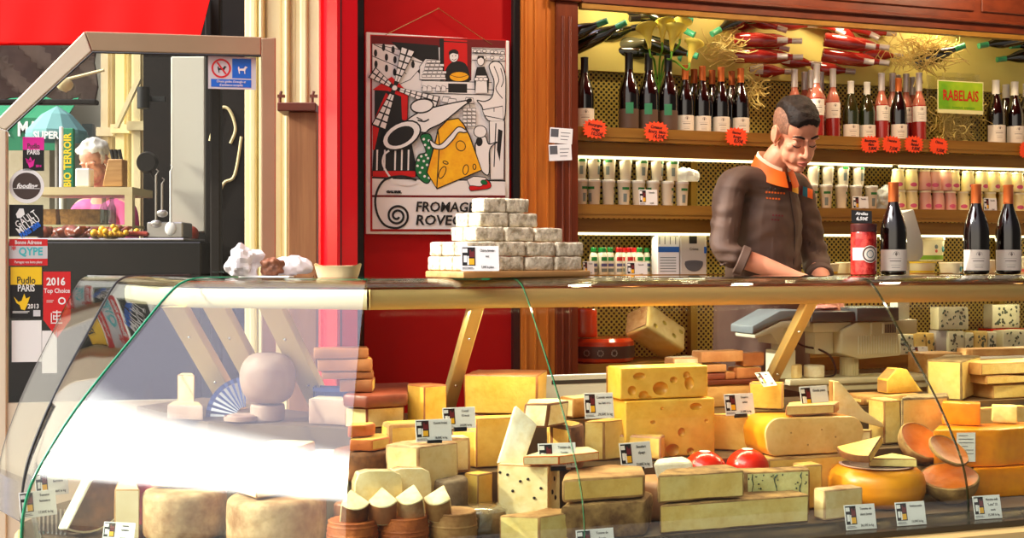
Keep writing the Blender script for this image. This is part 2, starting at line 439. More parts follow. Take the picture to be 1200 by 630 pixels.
def glass_pane(sA, sB, edge='green_edge', th=.005, nseg=1):
    gi = []
    for i, p in enumerate(GP):
        a, b_ = GP[max(0, i-1)], GP[min(len(GP)-1, i+1)]
        t = Vector((b_[0]-a[0], b_[1]-a[1])).normalized(); n = Vector((t.y, -t.x))
        gi.append((p[0]+n.x*th, p[1]+n.y*th))
    mb = MB()
    def mixst(k): return lambda d: sA(d)*(1-k)+sB(d)*k
    sts = [mixst(.0015+.997*i/nseg) for i in range(nseg+1)]
    ro = [[mb.bm.verts.new((*s(d), Z(z))) for d, z in GP] for s in sts]
    ri = [[mb.bm.verts.new((*s(d), Z(z))) for d, z in gi] for s in sts]
    n = len(GP)
    def q(a, b_, c, d, m): mb.bm.faces.new((a, b_, c, d)).material_index = m
    for X in (ro, ri):
        for A, B_ in zip(X, X[1:]):
            for i in range(n-1): q(A[i], A[i+1], B_[i+1], B_[i], 0)
    for k in (0, -1):
        for i in range(n-1): q(ro[k][i], ro[k][i+1], ri[k][i+1], ri[k][i], 1)
    for i in (0, n-1):
        for a in range(len(sts)-1): q(ro[a][i], ro[a+1][i], ri[a+1][i], ri[a][i], 1)
    return mb.build('glass_pane', [GL, M[edge]], case, True, angle=50)
TS2, TS3 = .459, 1.686
def edge_seal(s, m, r_): 
    mb = MB(); mb.tube([(*s(d), Z(z)-.001) for d, z in GP], r_, 0, 8); return mb.build('edge_seal', M[m], case, True, angle=60)
edge_seal(st_E1, 'green_edge', .0042); edge_seal(st_E2, 'black', .0045); edge_seal(st_E3, 'black', .0045)
glass_pane(st_R(TREND), st_R(TS3), 'pale_edge'); glass_pane(st_R(TS3), st_R(TS2), 'pale_edge'); glass_pane(st_R(TS2), st_C)
glass_pane(st_C, st_E1); glass_pane(st_E1, st_E2, 'black', nseg=3); glass_pane(st_E2, st_E3, 'black')
def post(f, t, d1, rz1, w, label=None, m='post', d0=-.035):
    a, b_ = f.pt(t, d0), f.pt(t, d1)
    mb = MB(); hw, ht = w/2, .022
    pts = []
    for p, z in ((a, Z(-.147)), (b_, Z(rz1))):
        for su, sn in ((-hw, ht), (hw, ht), (hw, -ht), (-hw, -ht)): pts.append(mb.bm.verts.new((*(p+f.u*su+f.n*sn), z)))
    for i in range(4): mb.bm.faces.new((pts[i], pts[(i+1) % 4], pts[4+(i+1) % 4], pts[4+i]))
    mb.bm.faces.new(pts[:4]); mb.bm.faces.new(pts[4:][::-1])
    mb.bevel(.003, 2)
    pr = mb.build('post', M[m], case)
    for k in (.28, .72):
        c = a*(1-k)+b_*k+f.n*(ht+.001); z = Z(-.147)*(1-k)+Z(rz1)*k
        s_ = MB(); s_.ball((.005, .005, .005), (*c, z), 0, 10, 6); s_.build('screw', M['chrome'], pr)
post(FR, tR(557, -.035), -.34, -.498, .044)
post(FR, tR(948, -.035), -.34, -.498, .044)
for px in (206, 254, 320): post(FL, FL.t(px, -.035), -.39, -.498, .075)
# ---------------------------------------------------------------- rear worktop behind the case
tw = tR(925, -.42)
mb = slab(FR, tw, 3.3, -.415, -.545, Z(-.462), Z(-.44)); mb.bevel(.004)
w1 = tag(mb.build('worktop', M['marble']), 'cream marble worktop under the weighing scale', 'worktop')
mb = slab(FR, tw+.05, 3.3, -.43, -.535, Z(-.487), Z(-.463)); tag(mb.build('worktop_slab', M['marble']), 'thick marble slab carrying the worktop under the scale', 'worktop')
mb = slab(FR, tw+.1, 3.25, -.42, -.525, .1615, Z(-.488)); tag(mb.build('back_cabinet', M['deck']), 'plain beige cabinet carrying the marble worktop', 'cabinet')

# unseen awning added over the pavement to shade the case and its glass
mb = MB(); a0, a1 = FR.pt(.35, 1.15), FR.pt(4.6, 1.15); b0, b1 = FR.pt(.35, -.9), FR.pt(4.6, -.9)
rows = []
for k in range(13):
    q = k/12; zz = Z(1.95)-.38*q
    rows.append([v3(b0*(1-q)+a0*q, zz), v3(b1*(1-q)+a1*q, zz)])
rows.append([v3(a0, Z(1.4)), v3(a1, Z(1.4))])
mb.grid(rows); mb.grid([[p+Vector((0, 0, .012)) for p in r] for r in rows])
mm('shade_awning_cloth', (.55, .05, .05), .8); struct('shade_awning', mb, M['shade_awning_cloth'])
# ---------------------------------------------------------------- cheese materials
def paste(k, c, c2, rough=.42, bump=.12, ns=7): return mm(k, c, rough, c2=c2, ns=ns, bump=bump*2.2, bs=55, spec=.4, speck=(34, .10))
paste('p_cream', (.95, .87, .66), (.92, .80, .55)); paste('p_pale', (.96, .91, .74), (.93, .84, .62))
paste('p_comte', (.95, .80, .45), (.92, .74, .37)); paste('p_yellow', (.97, .82, .42), (.94, .74, .32))
paste('p_emmental', (.98, .80, .36), (.95, .72, .26), .33, .06); paste('p_white', (.98, .96, .88), (.95, .90, .78))
paste('p_cheddar', (.93, .58, .07), (.90, .50, .04), .3, .06); paste('p_mimo', (.74, .40, .10), (.66, .31, .06))
paste('p_gouda', (.96, .80, .52), (.93, .72, .42), .35); paste('p_butter', (.97, .88, .58), (.94, .80, .45))
mm('p_blue', (.93, .92, .68), .45, c2=(.86, .86, .58), ns=9, bump=.7, bs=22, speck=(30, .15))
mm('r_brown', (.55, .33, .15), .75, c2=(.33, .18, .08), ns=14, bump=.5, bs=30)
mm('r_rough', (.72, .56, .33), .85, c2=(.38, .24, .11), ns=16, lo=.35, hi=.7, bump=.8, bs=26)
mm('r_tan', (.78, .60, .36), .7, c2=(.60, .40, .2), ns=12, bump=.35, bs=30)
mm('r_beige', (.86, .72, .54), .75, c2=(.64, .45, .28), ns=12, bump=.6, bs=34, speck=(40, .2))
mm('r_pink', (.84, .64, .45), .5, c2=(.70, .47, .30), ns=7, bump=.2)
mm('r_rose', (.76, .51, .34), .35, c2=(.58, .34, .20), ns=6, bump=.2)
mm('r_orange', (.85, .48, .18), .5, c2=(.70, .32, .1), ns=10, bump=.35, bs=40)
mm('r_basket', (.78, .42, .16), .6, c2=(.60, .27, .09), ns=12, bump=.5, bs=50)
mm('r_gold', (.93, .62, .12), .3, c2=(.86, .52, .08), ns=6, bump=.1)
mm('r_grey', (.60, .50, .38), .85, c2=(.44, .35, .25), ns=18, bump=.7, bs=40)
mm('r_mold', (.62, .52, .36), .9, c2=(.40, .33, .22), ns=20, bump=.8, bs=40)
mm('r_meat', (.55, .27, .20), .4, c2=(.36, .17, .12), ns=7, bump=.35, bs=25)
mm('r_mauve', (.72, .60, .55), .6, c2=(.60, .46, .42), ns=8, bump=.25)
mm('wax_red', (.84, .15, .03), .2, spec=.6, c2=(.78, .10, .02), ns=4)
mm('wax_orange', (.80, .25, .06), .15, spec=.7, c2=(.66, .17, .04), ns=4, bump=.05)
mm('vein', (.22, .27, .20), .7, c2=(.12, .16, .13), ns=20)
M['film'] = glass_mat('plastic_film', (.95, .94, .92), .07, .12, 1.3)
mm('bag_plastic', (.93, .93, .93), .35, alpha=.45)
mm('bag_milky', (.95, .93, .93), .4, alpha=.8)
# ---------------------------------------------------------------- cheese builders (all in place, footprint in metres)
CHEESES = 'cheeses displayed in the counter'
def to_local(pts):
    c = sum((Vector((p[0], p[1])) for p in pts), Vector((0, 0)))/len(pts)
    return c, [Vector((p[0], p[1]))-c for p in pts]
def poly_cheese(name, label, pts, z0, z1, sides, top='r', bot='r', mp='p_cream', mr='r_tan', bev=.005, amp=.0042, shift=(0, 0), seed=None, tilt=None, sc=9, single=False, names=('paste', 'rind')):
    """pts XY of the footprint, sides one letter per edge: p = cut paste, r = rind"""
    c, lp = to_local(pts); K = {'p': 0, 'r': 1}
    mb = MB(); mb.prism(lp, 0, z1-z0, [K[s] for s in (sides*len(pts))[:len(pts)]], K[top], K[bot], shift)
    on = [(f.normal.copy(), f.material_index) for f in mb.bm.faces] if not mb.bm.normal_update() else []
    if bev: mb.bevel(bev, 2)
    if any(m for _, m in on) and any(not m for _, m in on):      # the rind wraps a little way round every edge
        mb.bm.normal_update()
        for f in mb.bm.faces:
            q = [m for n, m in on if n.dot(f.normal) > .9995]
            f.material_index = q[0] if q else 1
    elif on:
        for f in mb.bm.faces: f.material_index = on[0][1]
    if amp:
        mb.rough(amp, sc, max(.018, min(.035, (z1-z0)/3)), seed if seed is not None else random.random()*9)
        for v in mb.bm.verts: v.co.z = min(max(v.co.z, 0), z1-z0+.001)
    root = thing(name, label, 'cheese', v3(c, z0), 0, CHEESES)
    if tilt: root.rotation_euler = tilt
    root['h'] = z1-z0; del root['h']
    split_build(mb, root, names, [M[mp], M[mr]])
    return root
def foot(f, *pd): return [f.at(px, d) for px, d in pd]
def box_foot(f, px0, px1, d, depth):
    "front face seen from px0 to px1 at offset d"
    t0, t1 = f.t(px0, d), f.t(px1, d)
    if t0 > t1: t0, t1 = t1, t0
    return [f.pt(t0, d), f.pt(t1, d), f.pt(t1, d-depth), f.pt(t0, d-depth)]
def corner_foot(f, pxl, pxc, pxr, dc, depth=None, ang=None):
    """a block standing corner-on: near corner at pxc, the two faces end at pxl and pxr"""
    c = f.at(pxc, dc); s = c.y/F
    wl, wr = (pxc-pxl)*s, (pxr-pxc)*s
    tot = wl+wr
    a = ang if ang is not None else max(.18, min(1.35, math.atan2(wr, wl)*.9))   # how far the left face turns away
    # left face direction (away-left) and right face (away-right), square to one another
    dl = Vector((-math.cos(a), math.sin(a))); dr = Vector((math.sin(a), math.cos(a)))
    kl = c.x/c.y
    def ln(px, dvec):
        k = (px-CX)/F
        return (k*c.y-c.x)/(dvec.x-k*dvec.y)
    l1, l2 = abs(ln(pxl, dl)), abs(ln(pxr, dr))
    l2 = min(l2, .34); l1 = min(l1, .34)
    if depth: l2 = min(l2, depth) if a < .7 else l2
    return [c+dl*l1, c, c+dr*l2, c+dl*l1+dr*l2]
def arc_pts(c, r, a0, a1, n=14): return [Vector((c[0]+r*math.cos(a0+(a1-a0)*i/n), c[1]+r*math.sin(a0+(a1-a0)*i/n))) for i in range(n+1)]
def wheel_cheese(name, label, c, r, z0, h, mr='r_tan', mp='p_cream', rnd=None, amp=.003, bulge=.0, seg=36, extra=None):
    rd = rnd if rnd is not None else h*.25
    prof = [(0, 0), (r-rd, 0)]+[(r-rd+rd*math.sin(a), rd-rd*math.cos(a)) for a in (.5, 1.0)]
    n = 4
    for i in range(n+1):
        k = i/n; prof.append((r+bulge*math.sin(PI*k), rd+(h-2*rd)*k))
    prof += [(r-rd+rd*math.cos(a), h-rd+rd*math.sin(a)) for a in (.55, 1.1)]+[(r-rd, h), ((r-rd)*.5, h), (0, h)]
    mb = MB(); mb.lathe(prof, seg)
    if amp:
        mb.rough(amp, 10, .04, random.random()*9)
        for v in mb.bm.verts: v.co.z = min(max(v.co.z, 0), h+.001)
    root = thing(name, label, 'cheese', v3(c, z0), random.random()*.5, CHEESES)
    mb.build('rind', M[mr], root, True, angle=60)
    return root
def half_wheel(name, label, c, r, z0, h, face, mr='r_tan', mp='p_cream', span=PI, amp=.003, top='r', rnd=.012):
    """sector of a wheel: straight cut through the centre, cut face looking along angle `face`"""
    a0 = face+PI-span/2
    pts = ([] if abs(span-PI) < .01 else [Vector(c)])+arc_pts(c, r, a0, a0+span, 18)
    n = len(pts)
    if abs(span-PI) < .01: sides = 'r'*(n-1)+'p'
    else: sides = 'p'+'r'*(n-2)+'p'
    return poly_cheese(name, label, pts, z0, z0+h, sides, top, 'r', mp, mr, bev=rnd, amp=amp)
def zt(py, pt): return zof(py, pt.y)
S0, S1, S2, S3 = Z(-.756)+.0015, Z(-.615)+.0015, Z(-.615)+.0015, Z(-.50)+.0015
# ================================================================ right-hand front of the case
# --- front row
c = FR.at(1027, .285); 
wheel_cheese('waxed_cheese', 'whole orange waxed cheese wheel with a dark printed disc on top', c, .146, S0, .118, 'r_gold', rnd=.045, amp=.0012)
GW = c; zg = S0+.118
mb = MB(); mb.lathe([(0, 0), (.112, 0), (.113, .0015), (.105, .002), (.104, .0022), (.08, .0023), (.079, .0024), (0, .0024)], 32)
for f_ in mb.bm.faces:
    rr = f_.calc_center_median().xy.length
    f_.material_index = 1 if rr > .1 or .06 < rr < .08 else 0
mm('disc_dark', (.30, .20, .20), .4); mm('disc_pink', (.82, .66, .62), .4)
tag(mb.build('cheese_disc', [M['disc_dark'], M['disc_pink']], None, True, v3(c, zg+.0025)), 'dark round paper disc lying on the orange waxed wheel', 'label')
# two slices lying on it
def lying_slice(label, px0, px1, yb, d, z0, ang, r, span, mp, mr, tilt=None, h=.03):
    c = FR.at((px0+px1)/2, d)
    pts = [Vector((0, 0))]+arc_pts((0, 0), r, ang-span/2, ang+span/2, 8)
    pts = [c+p-Vector((math.cos(ang), math.sin(ang)))*r*.55 for p in pts]
    return poly_cheese('cheese_slice', label, pts, z0, z0+h, 'p'+'r'*8+'p', 'p', 'p', mp, mr, bev=.003, amp=.0015, tilt=tilt)
lying_slice('speckled yellow slice lying flat on the orange waxed wheel', 1012, 1075, 552, .33, zg+.005, R(20), .145, R(52), 'p_butter', 'r_brown', h=.026)
lying_slice('speckled yellow slice propped up on another slice over the orange wheel', 987, 1042, 548, .35, zg+.038, R(205), .14, R(60), 'p_yellow', 'r_brown', tilt=(R(12), R(-16), 0), h=.024)
# small beige block with herbs
pts = corner_foot(FR, 953, 966, 1012, .46)
poly_cheese('goat_cheese_block', 'small square beige block at the foot of the orange waxed wheel', pts, S0, zt(574, pts[1]), 'pppp', 'r', 'r', 'p_cream', 'r_beige', bev=.006)
pts = box_foot(FR, 941, 964, .30, .06)
poly_cheese('cheese_block', 'plain cream block behind the small square beige block', pts, S0, zt(545, pts[0]), 'p', 'p', 'r', 'p_comte', 'r_tan')
# blue cheese, tall green-veined block
def blue_cheese():
    pts = foot(FR, (828, .27), (874, .355), (949, .375), (946, .315), (865, .275))
    z1 = zt(553, pts[1])
    r = poly_cheese('blue_cheese', 'tall pale green blue cheese with dark vein cracks and a brown top', pts, S0, z1, 'ppprr', 'r', 'r', 'p_blue', 'r_rough', bev=.006, amp=.004)
    a, b = pts[1], pts[2]; mb = MB(); rnd = random.Random(4)
    c0 = Vector(r.location)
    n = Vector((b.y-a.y, -(b.x-a.x))).normalized()
    for k, y0, y1 in ((.12, .95, .1), (.46, .92, .25), (.84, .95, .35), (.3, .4, .15)):
        path = []
        for i in range(9):
            q = i/8; kk = k+rnd.uniform(-.035, .035); z = S0+(z1-S0)*(y0+(y1-y0)*q)
            p = a+(b-a)*kk+n*.0015; path.append(Vector((p.x, p.y, z))-c0)
        mb.tube(path, [.0012+rnd.random()*.0042 for _ in path], 0, 6, flat=.6)
    for _ in range(26):
        p = a+(b-a)*rnd.uniform(.04, .97)+n*.001; z = S0+(z1-S0)*rnd.uniform(.05, .92)
        mb.ball((rnd.uniform(.002, .007), .002, rnd.uniform(.0015, .004)), Vector((p.x, p.y, z))-c0, 0, 8, 5, Matrix.Rotation(rnd.random()*3, 3, 'Z'))
    mb.build('veins', M['vein'], r)
blue_cheese()
# long slab below, brown topped wedge above it
pts = foot(FR, (773, .46), (948, .46), (930, .365), (870, .34), (800, .30))
zs = zt(592, pts[0])
poly_cheese('tomme_slab', 'long low slab of yellow cheese along the front ledge', pts, S0, zs, 'pprrr', 'r', 'r', 'p_butter', 'r_rough', bev=.005)
pts = foot(FR, (771, .45), (872, .45), (852, .34), (815, .33), (780, .36))
poly_cheese('tomme_wedge', 'brown topped wedge resting on the long yellow slab', pts, zs+.004, zt(557, pts[0]), 'prrrr', 'r', 'r', 'p_butter', 'r_rough', bev=.006)
# tomme wheel and slab in the middle of the front row
pts = foot(FR, (656, .455), (757, .465), (765, .36), (735, .25), (675, .26))
zs = zt(592, pts[0])
poly_cheese('tomme_half', 'rough crusted lower cheese by the long yellow slab', pts, S0, zs, 'rrrrr', 'r', 'r', 'p_butter', 'r_rough', bev=.012, amp=.006)
pts = foot(FR, (658, .45), (757, .45), (753, .33), (715, .27), (668, .31))
poly_cheese('tomme_slab', 'thick cut slab with a thin brown crust lying on the rough crusted cheese', pts, zs+.004, zt(561, pts[0]), 'prrrr', 'r', 'r', 'p_comte', 'r_tan', bev=.009)
# front block by the glass seam
pts = foot(FR, (585, .425), (632, .48), (682, .435), (640, .375))
poly_cheese('cheese_block', 'cut yellow block nearest the front glass seam with a brown crust on top', pts, S0, zt(605, pts[1]), 'pprr', 'r', 'r', 'p_butter', 'r_tan', bev=.005)
# white block with pepper dots
pts = corner_foot(FR, 583, 643, 660, .35, depth=.16)
zd = zt(546, pts[1])
r_ = poly_cheese('pepper_cheese', 'tall pale block dotted with dark peppercorn holes', pts, S0, zd, 'pprr', 'p', 'r', 'p_pale', 'r_tan', bev=.004)
mb = MB(); rnd = random.Random(3); a, b = pts[0], pts[1]; n = Vector((b.y-a.y, -(b.x-a.x))).normalized()
for kx, kz in ((.45, .60), (.60, .66), (.05, .8), (.2, .75), (.85, .45), (.72, .2), (.3, .35)):
    p = a+(b-a)*kx+n*.001; mb.ball((.0045, .0025, .004), v3(p, S0+(zd-S0)*(kz*.6+.4))-r_.location, 0, 8, 6)
a, b = pts[1], pts[2]; n = Vector((b.y-a.y, -(b.x-a.x))).normalized()
for kx, kz in ((.4, .6), (.25, .3), (.5, .1)):
    p = a+(b-a)*kx+n*.001; mb.ball((.004, .004, .007), v3(p, S0+(zd-S0)*(kz*.6+.4))-r_.location, 0, 8, 6)
mm('pepper', (.16, .10, .06), .7); mb.build('peppercorns', M['pepper'], r_)
pts = foot(FR, (613, .335), (655, .36), (702, .32), (690, .22), (640, .22))
poly_cheese('cheese_slice', 'thin rinded wedge lying flat across the peppered block', pts, zd+.004, zd+.028, 'pprrp', 'p', 'r', 'p_pale', 'r_orange', bev=.003, amp=.0015)
# pinkish wheel behind, with a white camembert piece on it
c = FR.at(772, .235); wheel_cheese('washed_cheese', 'pinkish rinded wheel hidden behind the crusted slabs', c, .085, S0, .112, 'r_pink', rnd=.02)
pts = foot(FR, (770, .30), (816, .30), (806, .20), (776, .23))
poly_cheese('camembert_piece', 'bright white piece of soft cheese beside the red waxed balls', pts, S0+.115, S0+.165, 'pppp', 'r', 'r', 'p_white', 'p_white', bev=.008, shift=(-.012, .01))
# red waxed balls
wheel_cheese('washed_cheese', 'low pinkish wheel under the two red waxed balls', FR.at(851, .205), .07, S0, .056, 'r_pink', rnd=.015)
for px, lab in ((826, 'red waxed ball of cheese with a white paper tab next to the white piece'), (876, 'red waxed ball of cheese tucked behind the brown topped wedge')):
    c = FR.at(px, .202); mb = MB(); mb.ball((.066, .066, .060), (0, 0, .060), 0, 28, 18)
    r = thing('waxed_ball', lab, 'cheese', v3(c, S0+.058), 0, 'red waxed balls')
    mb.build('wax', M['wax_red'], r); mb = MB(); mb.lathe([(0, .1210), (.016, .1195), (.017, .1185)], 16); mb.build('paper_tab', M['paper'], r)
# comté block, cream and shaded side
pts = corner_foot(FR, 712, 775, 803, .122, ang=.36, depth=.055)
poly_cheese('comte_block', 'cream block with a rounded end below the two holed slabs', pts, S1, zt(511, pts[1]), 'pprr', 'p', 'r', 'p_comte', 'r_pink', bev=.008)
# --- emmental slabs with real holes
def emmental(label, pts, z0, z1, holes, pz=None):
    c, lp = to_local(pts); mb = MB(); mb.prism(lp, 0, z1-z0, 0, 0, 0); mb.bevel(.006, 3)
    me = bpy.data.meshes.new('paste'); bmesh.ops.recalc_face_normals(mb.bm, faces=mb.bm.faces[:]); mb.bm.to_mesh(me); mb.bm.free(); me.materials.append(M['p_emmental']); me.materials.append(M['p_hole'])
    a, b = Vector((*lp[0], 0)), Vector((*lp[1], 0)); u = (b-a); n = Vector((u.y, -u.x, 0)).normalized(); L_ = u.length; u.normalize()
    cut = MB()
    rotm = Matrix((u, -n, Vector((0, 0, 1)))).transposed()
    for kx, kz, rx, rz in holes:
        cut.ball((rx, min(rx, rz)*.9, rz), a+u*L_*kx+Vector((0, 0, (z1-z0)*kz))+n*min(rx, rz)*.25, 0, 18, 12, rotm)
    cm = bpy.data.meshes.new('cut'); cut.bm.to_mesh(cm); cut.bm.free(); cm.materials.append(M['p_hole'])
    o = bpy.data.objects.new('paste', me); oc = bpy.data.objects.new('cutter', cm); COL.objects.link(o); COL.objects.link(oc)
    md = o.modifiers.new('b', 'BOOLEAN'); md.object = oc; md.operation = 'DIFFERENCE'; md.solver = 'EXACT'; md.use_self = True
    try: md.material_mode = 'TRANSFER'
    except Exception: pass
    dg = bpy.context.evaluated_depsgraph_get(); m2 = bpy.data.meshes.new_from_object(o.evaluated_get(dg))
    bpy.data.objects.remove(o); bpy.data.objects.remove(oc)
    root = thing('emmental_slab', label, 'cheese', v3(c, z0), 0, CHEESES)
    ob = link('paste', m2, root, True, angle=40)
    # rind on the end away from the cut
    e = MB(); e.prism([lp[3]+(lp[3]-lp[0]).normalized()*.001, lp[2]+(lp[2]-lp[1]).normalized()*.001, lp[2]+(lp[2]-lp[1]).normalized()*.006, lp[3]+(lp[3]-lp[0]).normalized()*.006], .004, z1-z0-.004)
    e.build('rind', M['r_tan'], root)
    return root
mm('p_hole', (.90, .66, .22), .35, c2=(.84, .58, .17), ns=5)
pts = box_foot(FR, 733, 838, .06, .108); za = zt(470, pts[0])
emmental('lower yellow slab with round holes, carrying a second holed slab', pts, S2, za, [(.1, .30, .017, .016), (.22, .1, .017, .013), (.52, .12, .026, .02), (.62, .42, .014, .015), (.30, .62, .010, .006), (.78, .86, .022, .012), (.72, .08, .014, .012), (.9, .6, .008, .006), (.4, .85, .006, .005)])
pts = box_foot(FR, 727, 830, .05, .10)
emmental('upper yellow slab with large holes, topmost on the lower holed slab', pts, za+.003, zt(431, pts[0]), [(.21, .72, .022, .012), (.13, .28, .016, .016), (.26, .12, .018, .015), (.45, .32, .028, .022), (.60, .57, .014, .011), (.75, .70, .013, .013), (.30, .02, .018, .01), (.78, .45, .018, .022)])
# --- gouda, pale and rounded, on a cream block
pts = box_foot(FR, 900, 1010, .205, .07); zb_ = zt(537, pts[0])
poly_cheese('cheese_slab', 'cream slab carrying the big rounded pale cheese', pts, S0, zb_, 'p', 'p', 'r', 'p_comte', 'r_tan', bev=.008)
def gouda():
    t0, t1 = FR.t(899, .20), FR.t(1013, .20); z1 = zt(488, FR.at(950, .2)); h = z1-zb_-.004; w_ = t1-t0
    mb = MB(); n = 10; pts = []
    for cx, cz, a0 in ((w_-.05, h-.055, 0), (.045, h-.05, PI/2), (.035, .035, PI), (w_-.04, .035, 1.5*PI)):
        rr = .05 if cz > .04 else .035
        pts += [(cx+rr*math.cos(a0+i*PI/2/n), cz+rr*math.sin(a0+i*PI/2/n)) for i in range(n+1)]
    mb.prism(pts, -.07, .07, 1, 0, 0)
    mb.bevel(.006, 2); mb.rough(.0015, 9, .04)
    mb.xf(Matrix.Translation((-w_/2, 0, 0)) @ UP)
    p = FR.pt((t0+t1)/2, .128)
    r = thing('gouda_half', 'big rounded pale cut cheese with an orange edge in the middle row', 'cheese', v3(p, zb_+.004), FR.yaw, CHEESES)
    split_build(mb, r, ('paste', 'rind'), [M['p_gouda'], M['r_gold']])
    k = MB()
    for x, z in ((-.09, .07), (.02, .075), (.07, .05), (-.03, .03)): k.ball((.003, .002, .0025), (x, -.0705, z), 0, 8, 6)
    k.build('eye', M['r_tan'], r)
    return z1
zgo = gouda()
pts = foot(FR, (921, .185), (978, .19), (984, .12), (950, .08), (925, .1))
poly_cheese('cheese_slice', 'flat rinded slice lying on the big rounded pale cheese', pts, zgo+.004, zgo+.034, 'prrrr', 'p', 'r', 'p_gouda', 'r_pink', bev=.004)
# --- yellow blocks behind
pts = corner_foot(FR, 835, 881, 898, .045, ang=.3, depth=.05)
poly_cheese('cheese_block', 'yellow wrapped block between the holed slabs and the rounded pale cheese', pts, S2, zt(487, pts[1]), 'pprr', 'p', 'r', 'p_comte', 'r_tan', bev=.004)
pts = corner_foot(FR, 878, 917, 925, -.058, ang=.3, depth=.07)
poly_cheese('cheese_block', 'tall yellow block at the foot of the beige frame post by the scale', pts, S2+.001 if False else S3+.0, zt(449, pts[1]), 'pprr', 'p', 'r', 'p_yellow', 'r_pink', bev=.004)
# thin standing slice that tapers to a point
def pointed_slice():
    a = FR.at(974, .03); b = FR.at(1034, .06); z_t, z_b = zt(446, a), zt(500, b)
    base = zt(484, a)
    L_ = (b-a).length
    mb = MB(); mb.prism([(0, base-z_b), (0, z_t-z_b), (.02, z_t-z_b-.004), (L_*.6, .055), (L_*.96, .014), (L_, .0), (L_*.9, 0)], -.02, .02, [1, 1, 0, 0, 0, 0, 0], 0, 0)
    mb.bevel(.004, 2); mb.rough(.001, 9, .03); mb.xf(UP)
    r = thing('cheese_slice', 'long pointed slice leaning over the cream block behind the rounded pale cheese', 'cheese', v3(a, z_b+.002), math.atan2(b.y-a.y, b.x-a.x), CHEESES)
    split_build(mb, r, ('paste', 'rind'), [M['p_cream'], M['r_tan']])
pts = corner_foot(FR, 972, 1021, 1031, .055, ang=.35, depth=.04)
zq = zt(503, FR.at(1034, .06)); poly_cheese('cheese_block', 'pale cream block under the long pointed slice', pts, S2, zq-.003, 'pprr', 'p', 'r', 'p_cream', 'r_tan', bev=.004)
pointed_slice()
# wheel and wedge further along
pts = box_foot(FR, 1012, 1080, -.056, .12); z_ = zt(464, pts[0])
poly_cheese('cheese_half', 'yellow half wheel behind the pointed slice, with a small wedge on top', pts, S3, z_, 'p', 'r', 'r', 'p_butter', 'r_tan', bev=.012)
pts = foot(FR, (1042, -.01), (1083, -.03), (1070, -.12), (1048, -.10))
def tri_piece(label, px0, px1, yt, d, z0, mp, mr, dep=.04, skew=.35, name='cheese_wedge'):
    a, b = FR.at(px0, d), FR.at(px1, d); L_ = (b-a).length; h = zt(yt, a)-z0
    mb = MB(); mb.prism([(0, 0), (L_, 0), (L_*.9, h*.15), (L_*skew+.02, h*.96), (L_*skew-.02, h), (0, h*.55)], -dep/2, dep/2, [1, 0, 0, 0, 1, 1], 0, 0)
    mb.bevel(.004, 2); mb.rough(.0012, 9, .03); mb.xf(UP)
    r = thing(name, label, 'cheese', v3((a+b)/2-FR.u*L_/2+FR.n*(-dep/2), z0), FR.yaw, CHEESES)
    split_build(mb, r, ('paste', 'rind'), [M[mp], M[mr]]); return r
tri_piece('small yellow wedge standing on the half wheel by the curved dark glass edge', 1040, 1083, 432, -.08, z_+.003, 'p_yellow', 'r_tan', .06, .4)
pts = foot(FR, (1056, .11), (1112, .10), (1110, .02), (1062, .01))
poly_cheese('moldy_tomme', 'yellow piece with a thick grey mouldy crust around its top', pts, S1, zt(466, pts[0]), 'prrr', 'r', 'r', 'p_butter', 'r_mold', bev=.009, amp=.005)
pts = corner_foot(FR, 1086, 1127, 1149, -.07, ang=.55)
poly_cheese('cheese_block', 'tallest yellow block with a grey crusted top, crossed by the dark glass edge', pts, S3, zt(423, pts[1]), 'pprr', 'r', 'r', 'p_butter', 'r_mold', bev=.006)
# slabs stacked at the end
zz = S3
for i, (x0, x1, h, dd, lab) in enumerate(((1164, 1230, .05, -.08, 'lowest pale slab of the stack at the end of the case'), (1156, 1228, .03, -.075, 'second slab from the bottom of the stack at the end of the case'),
        (1150, 1235, .042, -.075, 'thick topmost slab of the stack at the end of the case'))):
    pts = box_foot(FR, x0, x1, dd, .16); poly_cheese('cheese_slab', lab, pts, zz, zz+h, 'pprr', 'p', 'r', 'p_butter', 'r_tan', bev=.004); zz += h+.003
pts = box_foot(FR, 1118, 1205, .0, .045); poly_cheese('cheese_block', 'broad pale block between the tallest yellow block and the cheddar stack', pts, S1, zt(480, pts[0]), 'p', 'p', 'r', 'p_butter', 'r_tan', bev=.005)
pts = box_foot(FR, 1036, 1056, .06, .09); poly_cheese('cheese_block', 'yellow block standing between the pointed slice and the mouldy crusted piece', pts, S1, zt(469, pts[0]), 'p', 'p', 'r', 'p_butter', 'r_tan', bev=.006)
# orange cheddar blocks
pts = foot(FR, (1140, .33), (1230, .34), (1225, .14), (1142, .14)); z_ = zt(550, pts[0])
poly_cheese('cheddar_block', 'lowest orange block of the cheddar stack, wrapped in film', pts, S0, z_, 'pppp', 'p', 'p', 'p_cheddar', 'p_cheddar', bev=.005, amp=.0012)
pts = foot(FR, (1094, .27), (1172, .325), (1240, .31), (1232, .20), (1100, .17)); z2 = zt(503, pts[1])
cb = poly_cheese('cheddar_block', 'largest orange cheddar block with a white printed label', pts, z_+.003, z2, 'pppp', 'p', 'p', 'p_cheddar', 'p_cheddar', bev=.005, amp=.0012)
a, b = pts[0], pts[1]; n = Vector((b.y-a.y, -(b.x-a.x))).normalized()
q0, q1 = a+(b-a)*.34+n*.003, a+(b-a)*.62+n*.003
mb = MB(); zl0, zl1 = z_+.02, z2-.008
mb.prism([q0, q1, q1+n*.0006, q0+n*.0006], zl0, zl1); mb.xf(Matrix.Translation(-cb.location)); lb = mb.build('printed_label', M['paper'], cb, False)
mb = MB()
